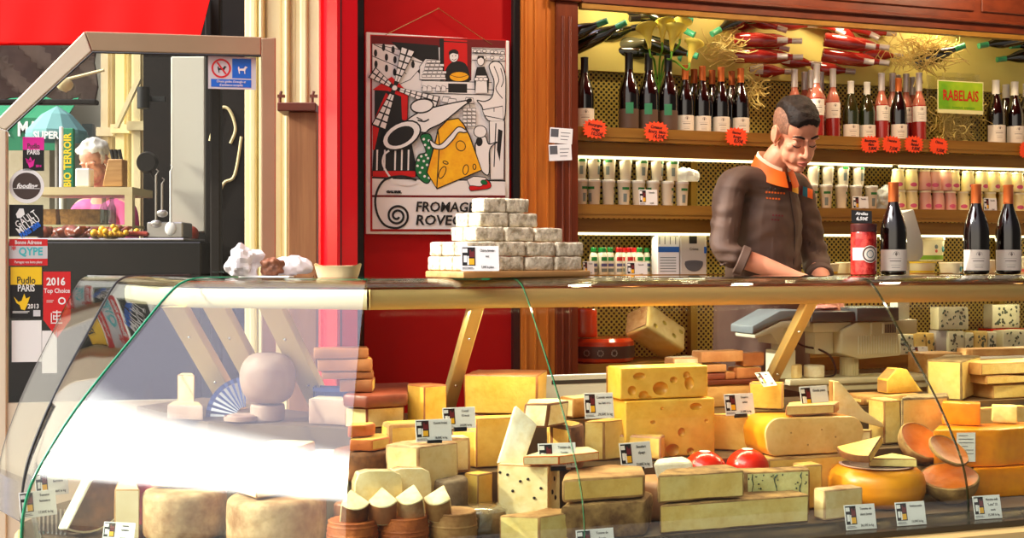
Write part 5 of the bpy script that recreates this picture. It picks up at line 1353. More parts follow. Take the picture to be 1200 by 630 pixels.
# houses with windows
fill([(50, 140), (190, 170), (330, 240), (250, 330), (180, 360), (50, 300)], 'w', line=4)
stroke([(50, 205), (180, 260), (230, 300)], 4); stroke([(60, 145), (190, 205), (320, 245)], 4)
for x, y in ((68, 190), (125, 212), (170, 225), (70, 248), (125, 270), (168, 290), (110, 160), (160, 172), (215, 235), (265, 250)): fill(ell(x, y, 9, 20, 0, 10), 'k')
# doorway and shopkeeper
fill([(405, 112), (575, 125), (570, 335), (410, 335)], 'r'); fill([(405, 112), (428, 114), (430, 335), (408, 335)], 'k'); fill([(550, 122), (575, 125), (572, 335), (552, 335)], 'd'); stroke([(428, 128), (552, 135)], 5)
fill([(440, 340), (436, 285), (455, 250), (480, 235), (520, 235), (548, 255), (562, 300), (560, 340)], 'k', smooth=True)
fill(ell(481, 208, 24, 30, 8), 'w', line=3); fill([(455, 200), (458, 178), (485, 170), (503, 182), (500, 196), (475, 190)], 'k', smooth=True); stroke([(470, 222), (482, 228), (494, 220)], 3); fill(ell(473, 205, 3, 3, 0, 8), 'k'); fill(ell(490, 204, 3, 3, 0, 8), 'k')
# counter and display
fill([(310, 335), (680, 345), (690, 410), (310, 400)], 'w', line=4); stroke([(310, 372), (690, 384)], 4)
fill([(450, 350), (550, 352), (550, 400), (450, 398)], 'k')
fill(ell(508, 314, 52, 26), 'y', line=4); stroke([(460, 305), (508, 318), (556, 305)], 3, smooth=True)
fill([(300, 260), (330, 220), (400, 225), (440, 330), (300, 330)], 'w', line=4)
for j in range(5):
    for i in range(5-j//2): fill([(312+i*25+j*6, 318-j*19), (334+i*25+j*6, 318-j*19), (334+i*25+j*6, 304-j*19), (312+i*25+j*6, 304-j*19)], 'w', line=3)
for x in (325, 350, 395, 425): fill([(x-14, 392), (x+14, 392), (x+12, 368), (x-8, 360)], 'w', line=3)
# shelves at the right and the assistant
for y in (165, 190, 228): stroke([(575, y), (750, y+6)], 4)
for x, y in ((590, 180), (612, 182), (640, 180), (680, 184), (700, 186), (735, 190), (680, 215), (640, 215), (730, 215)): fill(ell(x, y, 11, 8, 0, 10), 'w', line=3)
fill([(590, 400), (585, 330), (600, 265), (640, 262), (665, 330), (660, 400)], 'k'); fill([(592, 400), (598, 310), (650, 310), (655, 400)], 'w'); fill(ell(620, 232, 19, 25), 'w', line=4); fill([(600, 225), (605, 205), (635, 205), (642, 228), (622, 214)], 'k')
for x in (600, 622, 645): fill(ell(x, 328, 14, 10, 0, 10), 'w', line=3)
# customer with long hair
fill([(672, 290), (665, 255), (690, 235), (725, 245), (748, 300), (752, 380), (742, 545), (670, 550), (640, 520), (625, 470), (600, 440), (640, 445), (680, 420), (690, 340)], 'w', smooth=True, line=6)
stroke([(690, 260), (715, 330), (700, 380), (735, 430)], 5, smooth=True); stroke([(725, 270), (740, 330), (728, 370)], 5, smooth=True); fill([(630, 490), (735, 470), (740, 540), (640, 520)], 'w', line=5); stroke([(690, 480), (690, 500)], 4)
fill([(665, 550), (745, 548), (742, 320+B-5), (670, 320+B-5)], 'w', line=5); stroke([(700, 560), (690, 250+B)], 6); fill([(712, 590), (735, 600), (720, 760), (705, 700)], 'k')
for x, y in ((440, 435), (470, 445), (560, 440), (540, 470)): fill([(x-26, y+14), (x+24, y+18), (x+20, y-12), (x-18, y-16)], 'w', line=4)
for j in range(5):
    for i in range(3): fill([(525+i*24, 575-j*20), (546+i*24, 577-j*20), (546+i*24, 562-j*20), (525+i*24, 560-j*20)], 'w', line=3)
# windmill
fill([(60, 385), (240, 405), (235, 560), (290, 300+B), (46, 300+B), (60, 600)], 'k'); fill([(48, 385), (150, 315), (235, 395), (232, 555), (205, 540), (200, 420), (130, 390)], 'r'); fill([(50, 560), (120, 400), (140, 420), (90, 560), (60, 700), (50, 700)], 'r')
for x in (70, 110, 165, 200, 235): fill([(x, 160+B), (x+9, 160+B), (x+6, 268+B), (x-2, 268+B)], 'w')
fill([(50, 272+B), (275, 272+B), (275, 304+B), (50, 304+B)], 'r')
def blade(x1, y1, w0, w1, n):
    a = Vector((165, 375)); b = Vector((x1, y1)); d = (b-a).normalized(); nn = Vector((-d.y, d.x)); L_ = (b-a).length
    fill([a+nn*w0*.3, b+nn*w1, b-nn*w1, a-nn*w0*.3], 'k')
    for i in range(1, n):
        k0, k1 = i/n, (i+.78)/n
        for s in (-1, 1):
            f_ = lambda k, e: a+d*L_*k+nn*s*(w0*.3+(w1-w0*.3)*k)*e
            fill([f_(k0, .12), f_(k1, .12), f_(k1, .86), f_(k0, .86)], 'w')
blade(238, 165, 26, 40, 6); blade(45, 292, 26, 34, 5); blade(395, 450, 26, 32, 8); blade(80, 585, 26, 42, 6); fill(ell(165, 375, 15, 15), 'w', line=3)
# ground and lettering panel
stroke([(46, 306+B), (300, 318+B), (748, 324+B)], 9); fill([(48, 312+B), (745, 328+B), (748, 400+B), (48, 400+B)], 'w')
fill([(46, 398+B), (748, 402+B), (748, 412+B), (46, 410+B)], 'd'); fill([(48, 410+B), (742, 414+B), (742, 578+B), (48, 578+B)], 'w'); 
# child at the right of the cheese
fill([(590, 130+B), (640, 90+B), (660, 130+B), (705, 120+B), (665, 160+B), (660, 290+B), (610, 250+B)], 'w', smooth=True, line=6); fill(ell(615, 65+B, 34, 32), 'w', line=5); fill(ell(610, 118+B, 18, 24), 'k')
# mouse figure: dress, cheese, arms, head, ears, tail
fill([(300, 90+B), (350, 80+B), (365, 150+B), (350, 325+B), (300, 318+B), (272, 260+B), (290, 190+B), (330, 170+B)], 'g', smooth=True, line=6)
for x, y in ((318, 105), (345, 112), (325, 135), (345, 150), (305, 195), (330, 188), (290, 215), (318, 220), (340, 205), (285, 245), (310, 255), (335, 240), (298, 280), (322, 300), (345, 275), (345, 308)): fill(ell(x, y+B, 7, 7, 0, 8), 'w')
fill([(545, 318+B), (580, 300+B), (640, 305+B), (670, 335+B), (660, 362+B), (570, 376+B), (560, 350+B)], 'w', line=5); fill([(562, 350+B), (620, 352+B), (640, 318+B), (668, 335+B), (664, 362+B), (590, 374+B), (562, 374+B)], 'r', smooth=True, line=4); fill(ell(635, 332+B, 18, 12, 20), 'g', line=3)
fill([(392, 55+B), (440, 5+B), (500, -5+B), (530, 30+B), (560, 90+B), (622, 268+B), (386, 366+B), (334, 280+B), (378, 120+B)], 'y', line=7); stroke([(392, 55+B), (400, 130+B), (386, 366+B)], 6)
for x, y, rx, ry, rt in ((512, 140, 24, 27, -30), (538, 265, 14, 26, 10), (415, 280, 15, 34, 25), (584, 250, 8, 14, 0), (432, 228, 14, 7, 20)): fill(ell(x, y+B, rx, ry, rt), 'y', line=5)
fill([(350, 110+B), (400, 135+B), (455, 85+B), (500, 40+B), (545, 62+B), (530, 70+B), (500, 70+B), (470, 110+B), (420, 155+B), (365, 150+B)], 'w', smooth=True, line=6)
fill([(215, 560), (290, 505), (400, 470), (560, 440), (520, 475), (420, 555), (350, 590), (320, 610), (250, 590)], 'w', smooth=True, line=7); fill(ell(556, 442, 16, 11, -20), 'k')
stroke([(285, 545), (320, 552), (345, 540)], 8, smooth=True); stroke([(280, 530), (310, 545)], 6)
fill(ell(308, 470, 60, 36, -8), 'w', line=8)
fill(ell(200, 85+B, 108, 66, -28), 'w', line=9); fill(ell(196, 88+B, 76, 44, -28), 'k')
stroke([(290, 330+B), (230, 345+B), (160, 325+B), (105, 245+B), (108, 190+B), (135, 165+B)], 10, 'w', smooth=True)
sp_ = [(280, 320+B), (200, 300+B), (110, 320+B), (65, 400+B), (70, 490+B), (110, 555+B), (170, 572+B)]+[(177+(62-50*i/22)*math.cos(PI/2-i*.62), 508+B+(62-50*i/22)*math.sin(PI/2-i*.62)) for i in range(1, 23)]
stroke(sp_, 12, 'k', smooth=True)
art.build('artwork', [M[k] for k in PM], pr, False)
yl = -.0008-.000045*lay[0]
def ptext(s, zx, zy, hpx, w, wpx=None):
    a = Q1((zx, zy+B)); sz = hpx/4.5*pY/F*1.42
    me = text_mesh(s, sz, w, .0012, .0002, 'LEFT', .12); me.materials.clear(); me.materials.append(M['ink']); me.transform(UP); me.transform(Matrix.Translation((a.x, yl, a.y))); link('lettering', me, pr, False)
ptext('FROMAGERIE', 272, 462, 52, .98); ptext('ROVEG', 272, 532, 52, 1.08); ptext('GAUREL', 120, 382, 12, 1.3)
# red wall shows as a frame edge; chain from two nails
mb = MB(); a, b = FR.t(452, PD)-pt0, FR.t(576, PD)-pt0; m_ = FR.t(514, PD)-pt0; zt0 = PHt-.006; zp = zof(10, FR.pt(m_+pt0, PD).y)-pz0
n = 44
for i in range(n):
    for (x0, z0), (x1, z1) in (((a, zt0), (m_, zp)), ((b, zt0-.012), (m_, zp))):
        k0, k1 = i/n, (i+.8)/n; mb.tube([(x0+(x1-x0)*k0, -.001+.002*(i % 2), z0+(z1-z0)*k0), (x0+(x1-x0)*k1, -.001+.002*(i % 2), z0+(z1-z0)*k1)], .0016, 0, 5)
mm('brass', (.72, .58, .34), .35, .8); mb.build('chain', M['brass'], pr)
mb = MB(); mb.cyl(.003, .003, (m_, .0125, zp), (m_, -.004, zp), 0, 8); mb.build('nail', M['brass'], pr)
# ---------------------------------------------------------------- cream doorway, wooden cabinet
cx0, cx1 = P(288, 0, 5.35), P(376, 0, 5.30)
def vslab(px0, px1, Y0, Y1, z0, z1, th=.05, mb=None, m=0):
    a, b = P(px0, 0, Y0).xy, P(px1, 0, Y1).xy; v = (b-a).normalized(); n = Vector((-v.y, v.x))*th
    mb = mb or MB(); mb.prism([a, b, b+n, a+n], z0, z1, m, m, m); return mb
mb = vslab(286, 376, 5.40, 5.36, 0, 3.2, .12)
for px, w_, th in ((292, 8, .03), (303, 5, .05), (312, 18, .02), (333, 5, .05), (341, 6, .025), (351, 9, .045), (364, 8, .02)):
    vslab(px, px+w_, 5.40-.005-th, 5.40-.006-th, 0, 3.2, th, mb)
mb.bevel(.008, 2); struct('door_1', mb, M['cream_paint'])
r = thing('wood_cabinet', 'tall brown wooden cabinet with a red brown ledge beside the red pilaster', 'cabinet', P(352, 0, 5.08)*Vector((1, 1, 0)) if False else v3(P(338, 0, 5.10), 0), .03)
wc = (P(371, 0, 5.10)-P(338, 0, 5.10)).length; zc0 = zof(131, 5.1); zc1 = zof(121, 5.1)
mb = MB(); mb.boxr(0, wc, 0, .14, 0, zc0); mb.bevel(.003, 1); mb.build('panel', M['wood_plain'], r, False)
mb = MB(); mb.boxr(-.04, wc, -.03, .15, zc0+.0005, zc1); mb.bevel(.003, 1); mb.build('ledge', M['wood_red'], r, False)
for px, nm, lab in ((328, 'latch', 'small dark latch standing on the cabinet ledge end'), (366, 'hook', 'small dark hook standing on the cabinet ledge by the pilaster')):
    mb = MB(); mb.tube([(0, 0, 0), (0, 0, .03), (.006, 0, .05)], .006, 0, 8); mb.box((.03, .012, .012), (.006, 0, .03)); p = P(px, 0, 5.12)
    tag(mb.build(nm, M['wood_red'], None, True, v3(p, zc1+.001)), lab, 'latch')
# ---------------------------------------------------------------- glass screen with stickers
FS = Facet(P(322, 0, 4.80).xy, Vector((.978, .206)), Vector((.206, -.978)))
mm('screen_frame', (.64, .54, .42), .4, .2, c2=(.60, .50, .38), ns=2); mm('screen_sunlit', (.88, .82, .72), .4, .2)  # second one: frame colour lightened as if sunlit
sr = thing('glass_screen', 'big glass screen in a beige metal frame with a slanted corner, covered in stickers', 'screen', v3(FS.o, 0), FS.yaw)
def sc(px, py, d=0):
    t = FS.t(px, d); return Vector((t, zof(py, FS.pt(t, d).y)))
def sbar(pts, m, nm, th=.05):
    mb = MB(); mb.prism([(p.x, p.y) for p in pts], -th/2, th/2); mb.xf(UP); mb.bevel(.004, 2); return mb.build(nm, M[m], sr, False)
a_, b_ = sc(323, 45), sc(306, 46)
sbar([Vector((a_.x, .005)), a_, b_, Vector((b_.x, .005))], 'screen_frame', 'post')
sbar([sc(306, 44.5), sc(100.5, 38), sc(109, 61), sc(306, 66)], 'screen_frame', 'top_rail')
sbar([sc(100, 38), sc(-8, 147), sc(8, 153), sc(108, 61)], 'screen_sunlit', 'slanted_rail')
c_, d_ = sc(-9, 148), sc(9, 154)
sbar([c_, Vector((c_.x, .005)), Vector((d_.x, .005)), d_], 'screen_sunlit', 'post')
zlo = sc(100, 470).y
mb = MB(); pts = [sc(306, 65), sc(109, 61), sc(8, 153)]; pts += [Vector((pts[2].x, zlo)), Vector((pts[0].x, zlo))]
mb.prism([(p.x, p.y) for p in pts], -.004, .004); mb.xf(UP); mb.build('glass_pane', GLS, sr, False)
mb = MB(); k0 = Vector((pts[4].x, zlo)); mb.prism([(pts[3].x-.02, .01), (pts[4].x+.005, .01), (pts[4].x+.005, zlo), (pts[3].x-.02, zlo)], -.015, .015); mb.xf(UP); mb.build('lower_panel', M['screen_sunlit'], sr, False)
ip = sc(109, 61)
mb = MB(); mb.tube([(p.x, -.024, p.y) for p in (sc(305, 67), sc(109.5, 62.5), sc(10, 154))], .004, 0, 6)
mb.build('seal', M['black'], sr)
STG = 'stickers on the glass screen'
mm('s_pink', (.90, .12, .62), .4); mm('s_red', (.82, .10, .12), .4); mm('s_yellow', (.95, .78, .08), .4); mm('s_brown', (.27, .21, .19), .4); mm('s_blue', (.08, .40, .82), .4); mm('s_teal', (.25, .72, .74), .4); mm('s_grey', (.80, .80, .81), .4)
class Sticker:
    def __init__(s, label, px0, px1, py0, py1, base='white', shape=None, name='sticker', off=.0055):
        s.a, s.b = sc(px0, py1), sc(px1, py0); s.x0, s.y0, s.x1, s.y1 = px0, py0, px1, py1; s.k = 0
        p = FS.pt(s.a.x, off); s.r = thing(name, label, 'sticker', v3(p, s.a.y), FS.yaw, STG)
        w_, h = s.b.x-s.a.x, s.b.y-s.a.y; s.w, s.h = w_, h
        mb = MB(); pts = shape(w_, h) if shape else [(0, 0), (w_, 0), (w_, h), (0, h)]
        mb.prism(pts, 0, .0006); mb.xf(UP); mb.build('sheet', M[base], s.r, False)
    def q(s, fx, fy): return Vector((fx*s.w, (1-fy)*s.h))
    def area(s, pts, m, nm='print'):
        s.k += 1; mb = MB(); mb.prism([s.q(*p) for p in pts], 0, .0002); mb.xf(UP); mb.xf(Matrix.Translation((0, -.0007-.0002*s.k, 0))); return mb.build(nm, M[m], s.r, False)
    def rect(s, a, b, c, d, m, nm='print'): return s.area([(a, b), (c, b), (c, d), (a, d)], m, nm)
    def ring(s, cx, cy, r0, r1, m, nm='ring', n=28):
        s.k += 1; mb = MB(); y = -.0007-.0002*s.k
        mb.grid([[(cx*s.w+rr*s.w*math.cos(2*PI*i/n), y, (1-cy)*s.h+rr*s.w*math.sin(2*PI*i/n)) for i in range(n)] for rr in (r0, r1)], 0, True); return mb.build(nm, M[m], s.r, False)
    def text(s, t, fx, fy, fh, m, w=1, bold=.0005, roll=0, shear=0):
        s.k += 1; p = s.q(fx, fy); text(s.r, t, fh*s.h*1.38, (p.x, -.0009-.0002*s.k, p.y), M[m], 'lettering', w, bold=bold, roll=R(roll), shear=shear)
s = Sticker('white and blue no dogs notice in the upper corner of the glass screen', 244, 300, 67.5, 104, 's_grey')
s.rect(.50, .06, .90, .66, 's_blue'); s.rect(.06, .70, .90, .94, 's_blue')
s.ring(.27, .37, .165, .205, 's_red')
dog = [(-.5, -.1), (-.46, -.3), (-.3, -.22), (-.34, -.02), (.25, -.06), (.45, -.35), (.62, -.3), (.78, -.2), (.6, -.1), (.5, .1), (.44, .2), (.46, .62), (.36, .62), (.32, .25), (-.2, .22), (-.28, .34), (-.24, .62), (-.36, .62), (-.42, .3), (-.46, .15)]
s.area([(.27+.15*x, .37+.22*y) for x, y in dog], 'ink', 'dog_mark'); s.area([(.17, .20), (.20, .17), (.385, .53), (.355, .56)], 's_red', 'slash')
s.area([(.70+.16*x, .37+.24*y) for x, y in dog], 'white', 'dog_mark'); s.text('Chiens guides d\'aveugle et', .48, .77, .075, 'white', .8, .0001); s.text('d\'assistance acceptés', .48, .875, .075, 'white', .8, .0001)
s = Sticker('magenta and black restaurant guide sticker above the round one', 27, 52, 161, 200, 'ink')
s.rect(0, 0, 1, .38, 's_pink'); s.text('Pudlo', .5, .27, .15, 's_brown', .75); s.text('PARIS', .5, .45, .15, 'white', .7, .0008)
s.area([(.12, .62), (.2, .78), (.3, .66), (.36, .58), (.46, .72), (.56, .64), (.5, .86), (.32, .92)], 's_pink', 'figure_mark'); s.text('2014', .74, .86, .07, 's_pink', .8)
n_ = 36
s = Sticker('round dark brown sticker with a white ring on the glass screen', 11, 52, 198, 238, 'white', lambda w, h: [(w/2+w/2*math.cos(2*PI*i/n_), h/2+h/2*math.sin(2*PI*i/n_)) for i in range(n_)])
s.ring(.5, .5, .0, .405, 's_brown', 'disc'); s.text('fooding', .5, .50, .14, 'white', .95, .0009, 0, .3); s.rect(.12, .565, .88, .58, 'white')
s = Sticker('black sticker with slanted white and blue lettering, dated 2008', 11, 51, 240, 277, 'ink')
s.text('GAULT', .50, .46, .23, 'white', .72, .0003, 35); s.text('MILLAU', .56, .64, .23, 'white', .72, .0003, 35); s.text('PARIS 2008', .62, .80, .17, 's_blue', .62, .0012, 35)
s.area([(.2, .3), (.3, .12), (.42, .12), (.46, .3), (.34, .42), (.24, .42)], 'white', 'crest')
s = Sticker('red and white sticker with teal letters on the glass screen', 11, 56, 280, 311, 's_red')
s.rect(0, .26, 1, .74, 's_grey'); s.text('Bonne Adresse', .5, .13, .15, 'white', .75, .0004); s.text('QYPE', .56, .48, .30, 's_teal', .85, .0012); s.text('*', .12, .42, .3, 's_red'); s.text('Partagez vos bons plans', .5, .87, .1, 'white', .75, .0001)
s = Sticker('black and yellow restaurant guide sticker dated 2013', 12, 50, 312, 373, 'ink')
s.rect(.02, .01, .98, .35, 's_yellow'); s.text('Pudlo', .5, .27, .14, 'ink', .78); s.text('PARIS', .5, .42, .14, 'white', .66, .0006); s.text('2013', .72, .77, .09, 'white', .85, .0004)
s.area([(.12, .58), (.26, .68), (.36, .66), (.44, .52), (.5, .62), (.62, .58), (.52, .76), (.46, .84), (.34, .82), (.3, .74), (.2, .70)], 's_yellow', 'figure_mark')
s.rect(.08, .86, .6, .872, 'white'); s.rect(.08, .885, .55, .895, 'white'); s.rect(.72, .84, .94, .96, 's_grey')
s = Sticker('red pennant sticker with white figures dated 2016', 51, 83, 318, 396, 's_red', lambda w, h: [(0, h*.28), (w*.5, 0), (w, h*.28), (w, h), (0, h)])
s.text('2016', .46, .155, .115, 'white', .85, .0012); s.text('Top Choice', .5, .29, .07, 'white', .8, .0004); s.ring(.68, .44, .09, .14, 'white'); s.rect(.12, .43, .38, .437, 'white'); s.rect(.12, .455, .34, .462, 'white')
# the stroked sign at its foot
for a, b, c, d in ((.34, .60, .66, .62), (.36, .66, .64, .675), (.36, .71, .64, .725), (.36, .65, .40, .72), (.60, .65, .64, .72), (.48, .58, .52, .77), (.28, .62, .32, .76), (.28, .765, .70, .78)): s.rect(a, b, c, d, 'white', 'sign_stroke')
Sticker('blank white paper taped to the glass below the guide sticker', 14, 49, 375, 424, 'white'); Sticker('narrow blank white paper beside the taped sheet', 49.5, 67, 387, 437, 'white')
# ---------------------------------------------------------------- weighing scale on the marble worktop
mm('scale_beige', (.82, .78, .64), .45); mm('scale_grey', (.25, .27, .27), .35); mm('scale_pale', (.88, .86, .76), .45); mm('scale_tray', (.46, .50, .52), .35); mm('scale_green', (.10, .50, .22), .4)
SD = -.49; so_ = FR.at(995, SD); zw = Z(-.44)+.001
sk = so_.y/F/math.cos(FR.yaw)*.965
scl = thing('weighing_scale', 'beige shop scale with a dark platter and a tall display column', 'scale', v3(so_, zw), FR.yaw)
X = lambda px: (px-995)*sk
def Zs(py): return zof(py, so_.y-.05)-zw
def sbox(nm, px0, px1, py0, py1, y0, y1, m, par=None, bev=.004):
    mb = MB(); mb.boxr(X(px0), X(px1), y0, y1, Zs(py1), Zs(py0)); mb.bevel(bev, 2); return mb.build(nm, M[m], par or scl)
mb = MB(); mb.lathe([(0, 0), (.03, 0), (.032, .01), (.034, Zs(419)), (0, Zs(419))], 20)
for k in range(20):
    a = 2*PI*k/20; mb.box((.004, .006, Zs(421)), (.033*math.cos(a), .033*math.sin(a), Zs(421)/2), 0, Matrix.Rotation(a, 3, 'Z'))
mb.build('foot', M['scale_beige'], scl)
mb = MB(); mb.prism([(X(988), Zs(377)), (X(1042), Zs(377)), (X(1047), Zs(417)), (X(993), Zs(420)), (X(969), Zs(413)), (X(969), Zs(386))], -.10, .08); mb.xf(UP); mb.xf(Matrix.Translation((0, 0, 0))); mb.bevel(.004, 2)
bo = mb.build('body', M['scale_beige'], scl)
for px in (1007, 1023): 
    mb = MB(); mb.boxr(X(px)-.003, X(px)+.003, -.086, -.08, Zs(391), Zs(378)); mb.build('ridge', M['scale_pale'], bo)
mb = MB()
for k in range(16): mb.boxr(X(990+k*3.4), X(990+k*3.4)+.003, -.0825, -.08, Zs(414), Zs(393))
mb.build('fluting', M['scale_pale'], bo, False)
mb = MB()
for k in range(7): mb.boxr(X(1026+k*2.2), X(1026+k*2.2)+.003, -.0835, -.08, Zs(390), Zs(380))
mb.build('vent', M['scale_grey'], bo, False)
sbox('housing', 936, 986, 377, 388, -.06, .06, 'scale_pale'); sbox('neck', 944, 968, 388.5, 414, -.03, .04, 'scale_pale')
sbox('platter', 986.5, 1043, 360, 376, -.09, .10, 'scale_grey'); sbox('platter', 930, 986, 364, 376, -.08, .09, 'scale_grey')
mb = MB(); mb.prism([(X(857), Zs(388)), (X(857), Zs(379)), (X(892), Zs(362)), (X(926), Zs(362)), (X(926), Zs(373)), (X(893), Zs(373))], -.09, .07); mb.xf(UP); mb.bevel(.004, 2); mb.build('tray', M['scale_tray'], scl)
mb = MB(); mb.prism([(X(860), Zs(393)), (X(859), Zs(389)), (X(893), Zs(374)), (X(930), Zs(374)), (X(930), Zs(381)), (X(897), Zs(382)), (X(890), Zs(401)), (X(880), Zs(388))], -.07, .07); mb.xf(UP); mb.bevel(.003, 2); mb.build('tray_arm', M['scale_pale'], scl)
mb = MB(); mb.boxr(X(898), X(914), -.03, .03, Zs(408), Zs(382.5)); mb.boxr(X(893), X(917), -.04, .04, 0, Zs(408)); mb.bevel(.003, 2); mb.build('stand', M['scale_pale'], scl)
sbox('arm', 1043.5, 1084, 376, 393, -.02, .06, 'scale_beige')
sbox('column', 1061, 1078, 250, 375.5, .0, .05, 'scale_pale')
mb = MB(); mb.prism([(X(1046), Zs(250)), (X(1070), Zs(244)), (X(1083), Zs(283)), (X(1083), Zs(300)), (X(1076), Zs(306)), (X(1046), Zs(306))], -.02, .06); mb.xf(UP); mb.bevel(.004, 2); dh = mb.build('display_head', M['scale_pale'], scl)
mb = MB(); mb.prism([(X(1059), Zs(270)), (X(1059), Zs(250)), (X(1066), Zs(249)), (X(1073), Zs(270))], .0205, .0212); mb.xf(UP); mb.build('green_sign', M['scale_green'], dh, False)
mb = MB(); mb.tube(crom([(X(925), .02, Zs(398)), (X(935), .0, Zs(405)), (X(950), -.03, Zs(409)), (X(962), -.05, Zs(419)), (X(966), -.04, .0055), (X(940), .03, .0055)], 6), .004, 0, 8); mb.build('cable', M['black'], scl)
mm('ham', (.86, .45, .42), .4, c2=(.95, .75, .68), ns=30)
rnd = random.Random(2)
for k in range(3):
    mb = MB(); mb.ball((.035, .03, .010), (0, 0, .01), 0, 24, 12)
    for v in mb.bm.verts: v.co += v.normal*mnoise.noise(v.co*40+Vector((k*3, 0, 0)))*.008; v.co.z = max(0, v.co.z)
    p = so_+FR.u*X(962+k*14)+FR.n*(-.02-.02*k)
    tag(mb.build('ham_slice', M['ham'], None, True, v3(p, zw+Zs(364 if k < 2 else 360)+.001)), ('pink ham slice on the scale platter nearest the frame post', 'pink ham slice in the middle of three on the scale platter', 'pink ham slice on the dark raised platter')[k], 'ham', 'ham slices on the scale')
wheel_cheese('soft_cheese', 'small round white cheese in printed film beside the scale foot', FR.at(954, -.47), .038, zw, .045, 'p_white', rnd=.006, amp=.001)
wheel_cheese('soft_cheese', 'small cream cheese half hidden by the frame post near the scale', FR.at(930, -.47), .03, zw, .05, 'p_cream', rnd=.006, amp=.001)
# ---------------------------------------------------------------- wooden board with rosy cheese pieces behind the holed slabs
mb = slab(FR, tR(765, -.2), tR(908, -.2), -.19, -.335, S3, Z(-.425)); mb.bevel(.004); b_ = mb.build('wooden_riser', M['board']); tag(b_, 'wooden riser behind the holed slabs, carrying rosy cheese pieces', 'board')
mb = slab(FR, tR(763, -.2), tR(906, -.2), -.185, -.335, Z(-.424), Z(-.408)); mb.bevel(.003); tag(mb.build('cutting_board', M['wood_red']), 'dark brown cutting board under the rosy cheese pieces', 'board')
zb2 = Z(-.407)
def piece(lab, px0, px1, y0, d, z0, dep, mr, mp='p_comte', top='p', sides='rrrr', lead=0):
    pts = box_foot(FR, px0, px1, d, dep); h = zt(y0, pts[0])-z0
    return poly_cheese('cheese_piece', lab, pts, z0, z0+max(h, .018), sides, top, 'r', mp, mr, bev=.005, amp=.003)
piece('dark rosy piece lying lowest on the cutting board', 826, 850, 438, -.20, zb2, .06, 'r_meat', top='r')
piece('small rosy piece lowest beside the dark one on the cutting board', 851, 862, 436, -.20, zb2, .06, 'r_rose')
zz = zof(437, FR.at(840, -.2).y)+.003
piece('rosy middle piece on the stack over the dark piece', 828, 852, 427, -.20, zz, .06, 'r_pink'); 
piece('long rosy slice topmost on the stack behind the holed slabs', 822, 871, 412, -.195, zof(424, FR.at(840, -.2).y), .07, 'r_pink', top='r')
piece('rosy block lower in the pair nearest the frame post', 864, 893, 431, -.20, zb2, .07, 'r_rose'); piece('rosy block upper in the pair nearest the frame post', 871, 896, 413, -.21, zof(430, FR.at(880, -.2).y)+.002, .06, 'r_rose', top='r')
piece('pale pieces of cheese at the end of the cutting board near the red waxed wheel', 789, 824, 419, -.22, zb2, .07, 'r_pink', 'p_white', 'p', 'prpr'); 
# silver rail behind the deck
t0, t1 = tR(640, -.34), tR(764, -.34)
mb = slab(FR, t0, t1, -.34, -.38, Z(-.4985), Z(-.39)); mb.prism([FR.pt(t0+.02, -.338), FR.pt(t1-.02, -.338), FR.pt(t1-.02, -.341), FR.pt(t0+.02, -.341)], Z(-.418), Z(-.405), 1, 1, 1)
mb.build('rear_rail', [M['white'], M['scale_grey']], case, False)
# ---------------------------------------------------------------- red waxed cheese and holed wedge on the low shelf
z4 = Z(SH4)+.001
cR = FR.at(703, -1.12); 
mb = MB(); mb.lathe([(0, 0), (.125, 0), (.137, .008), (.14, .02), (.14, .068, 1), (.138, .085), (.125, .098), (.08, .10), (0, .10)], 36)
for f_ in mb.bm.faces:
    z = f_.calc_center_median().z; f_.material_index = 1 if .018 < z < .066 and f_.calc_center_median().xy.length > .12 else 0
mm('wax_label', (.16, .13, .08), .4)
rw = thing('waxed_wheel_cheese', 'red orange waxed wheel with a dark printed band on the low shelf', 'cheese', v3(cR, z4)); split_build(mb, rw, ('wax', 'band'), [M['wax_orange'], M['wax_label']])
g = MB()
for a in (-.45, -.05, .35):
    for k in range(9):
        aa = a+.1*math.cos(k*.7)*.8; g.ball((.003, .0012, .004), (.1405*math.sin(aa), -.1405*math.cos(aa), .042+.011*math.sin(k*.7)), 0, 6, 4)
g.build('band_print', M['label_ink'], rw)
q = half_wheel('waxed_half_cheese', 'dark red waxed half wheel with a yellow cut top on the printed wheel', FR.at(682, -1.11), .075, z4+.102, .115, R(60), 'wax_orange', 'p_yellow', span=R(170), top='p')
pts = foot(FR, (735, -1.00), (800, -1.02), (806, -1.14), (742, -1.16))
c, lp = to_local(pts)
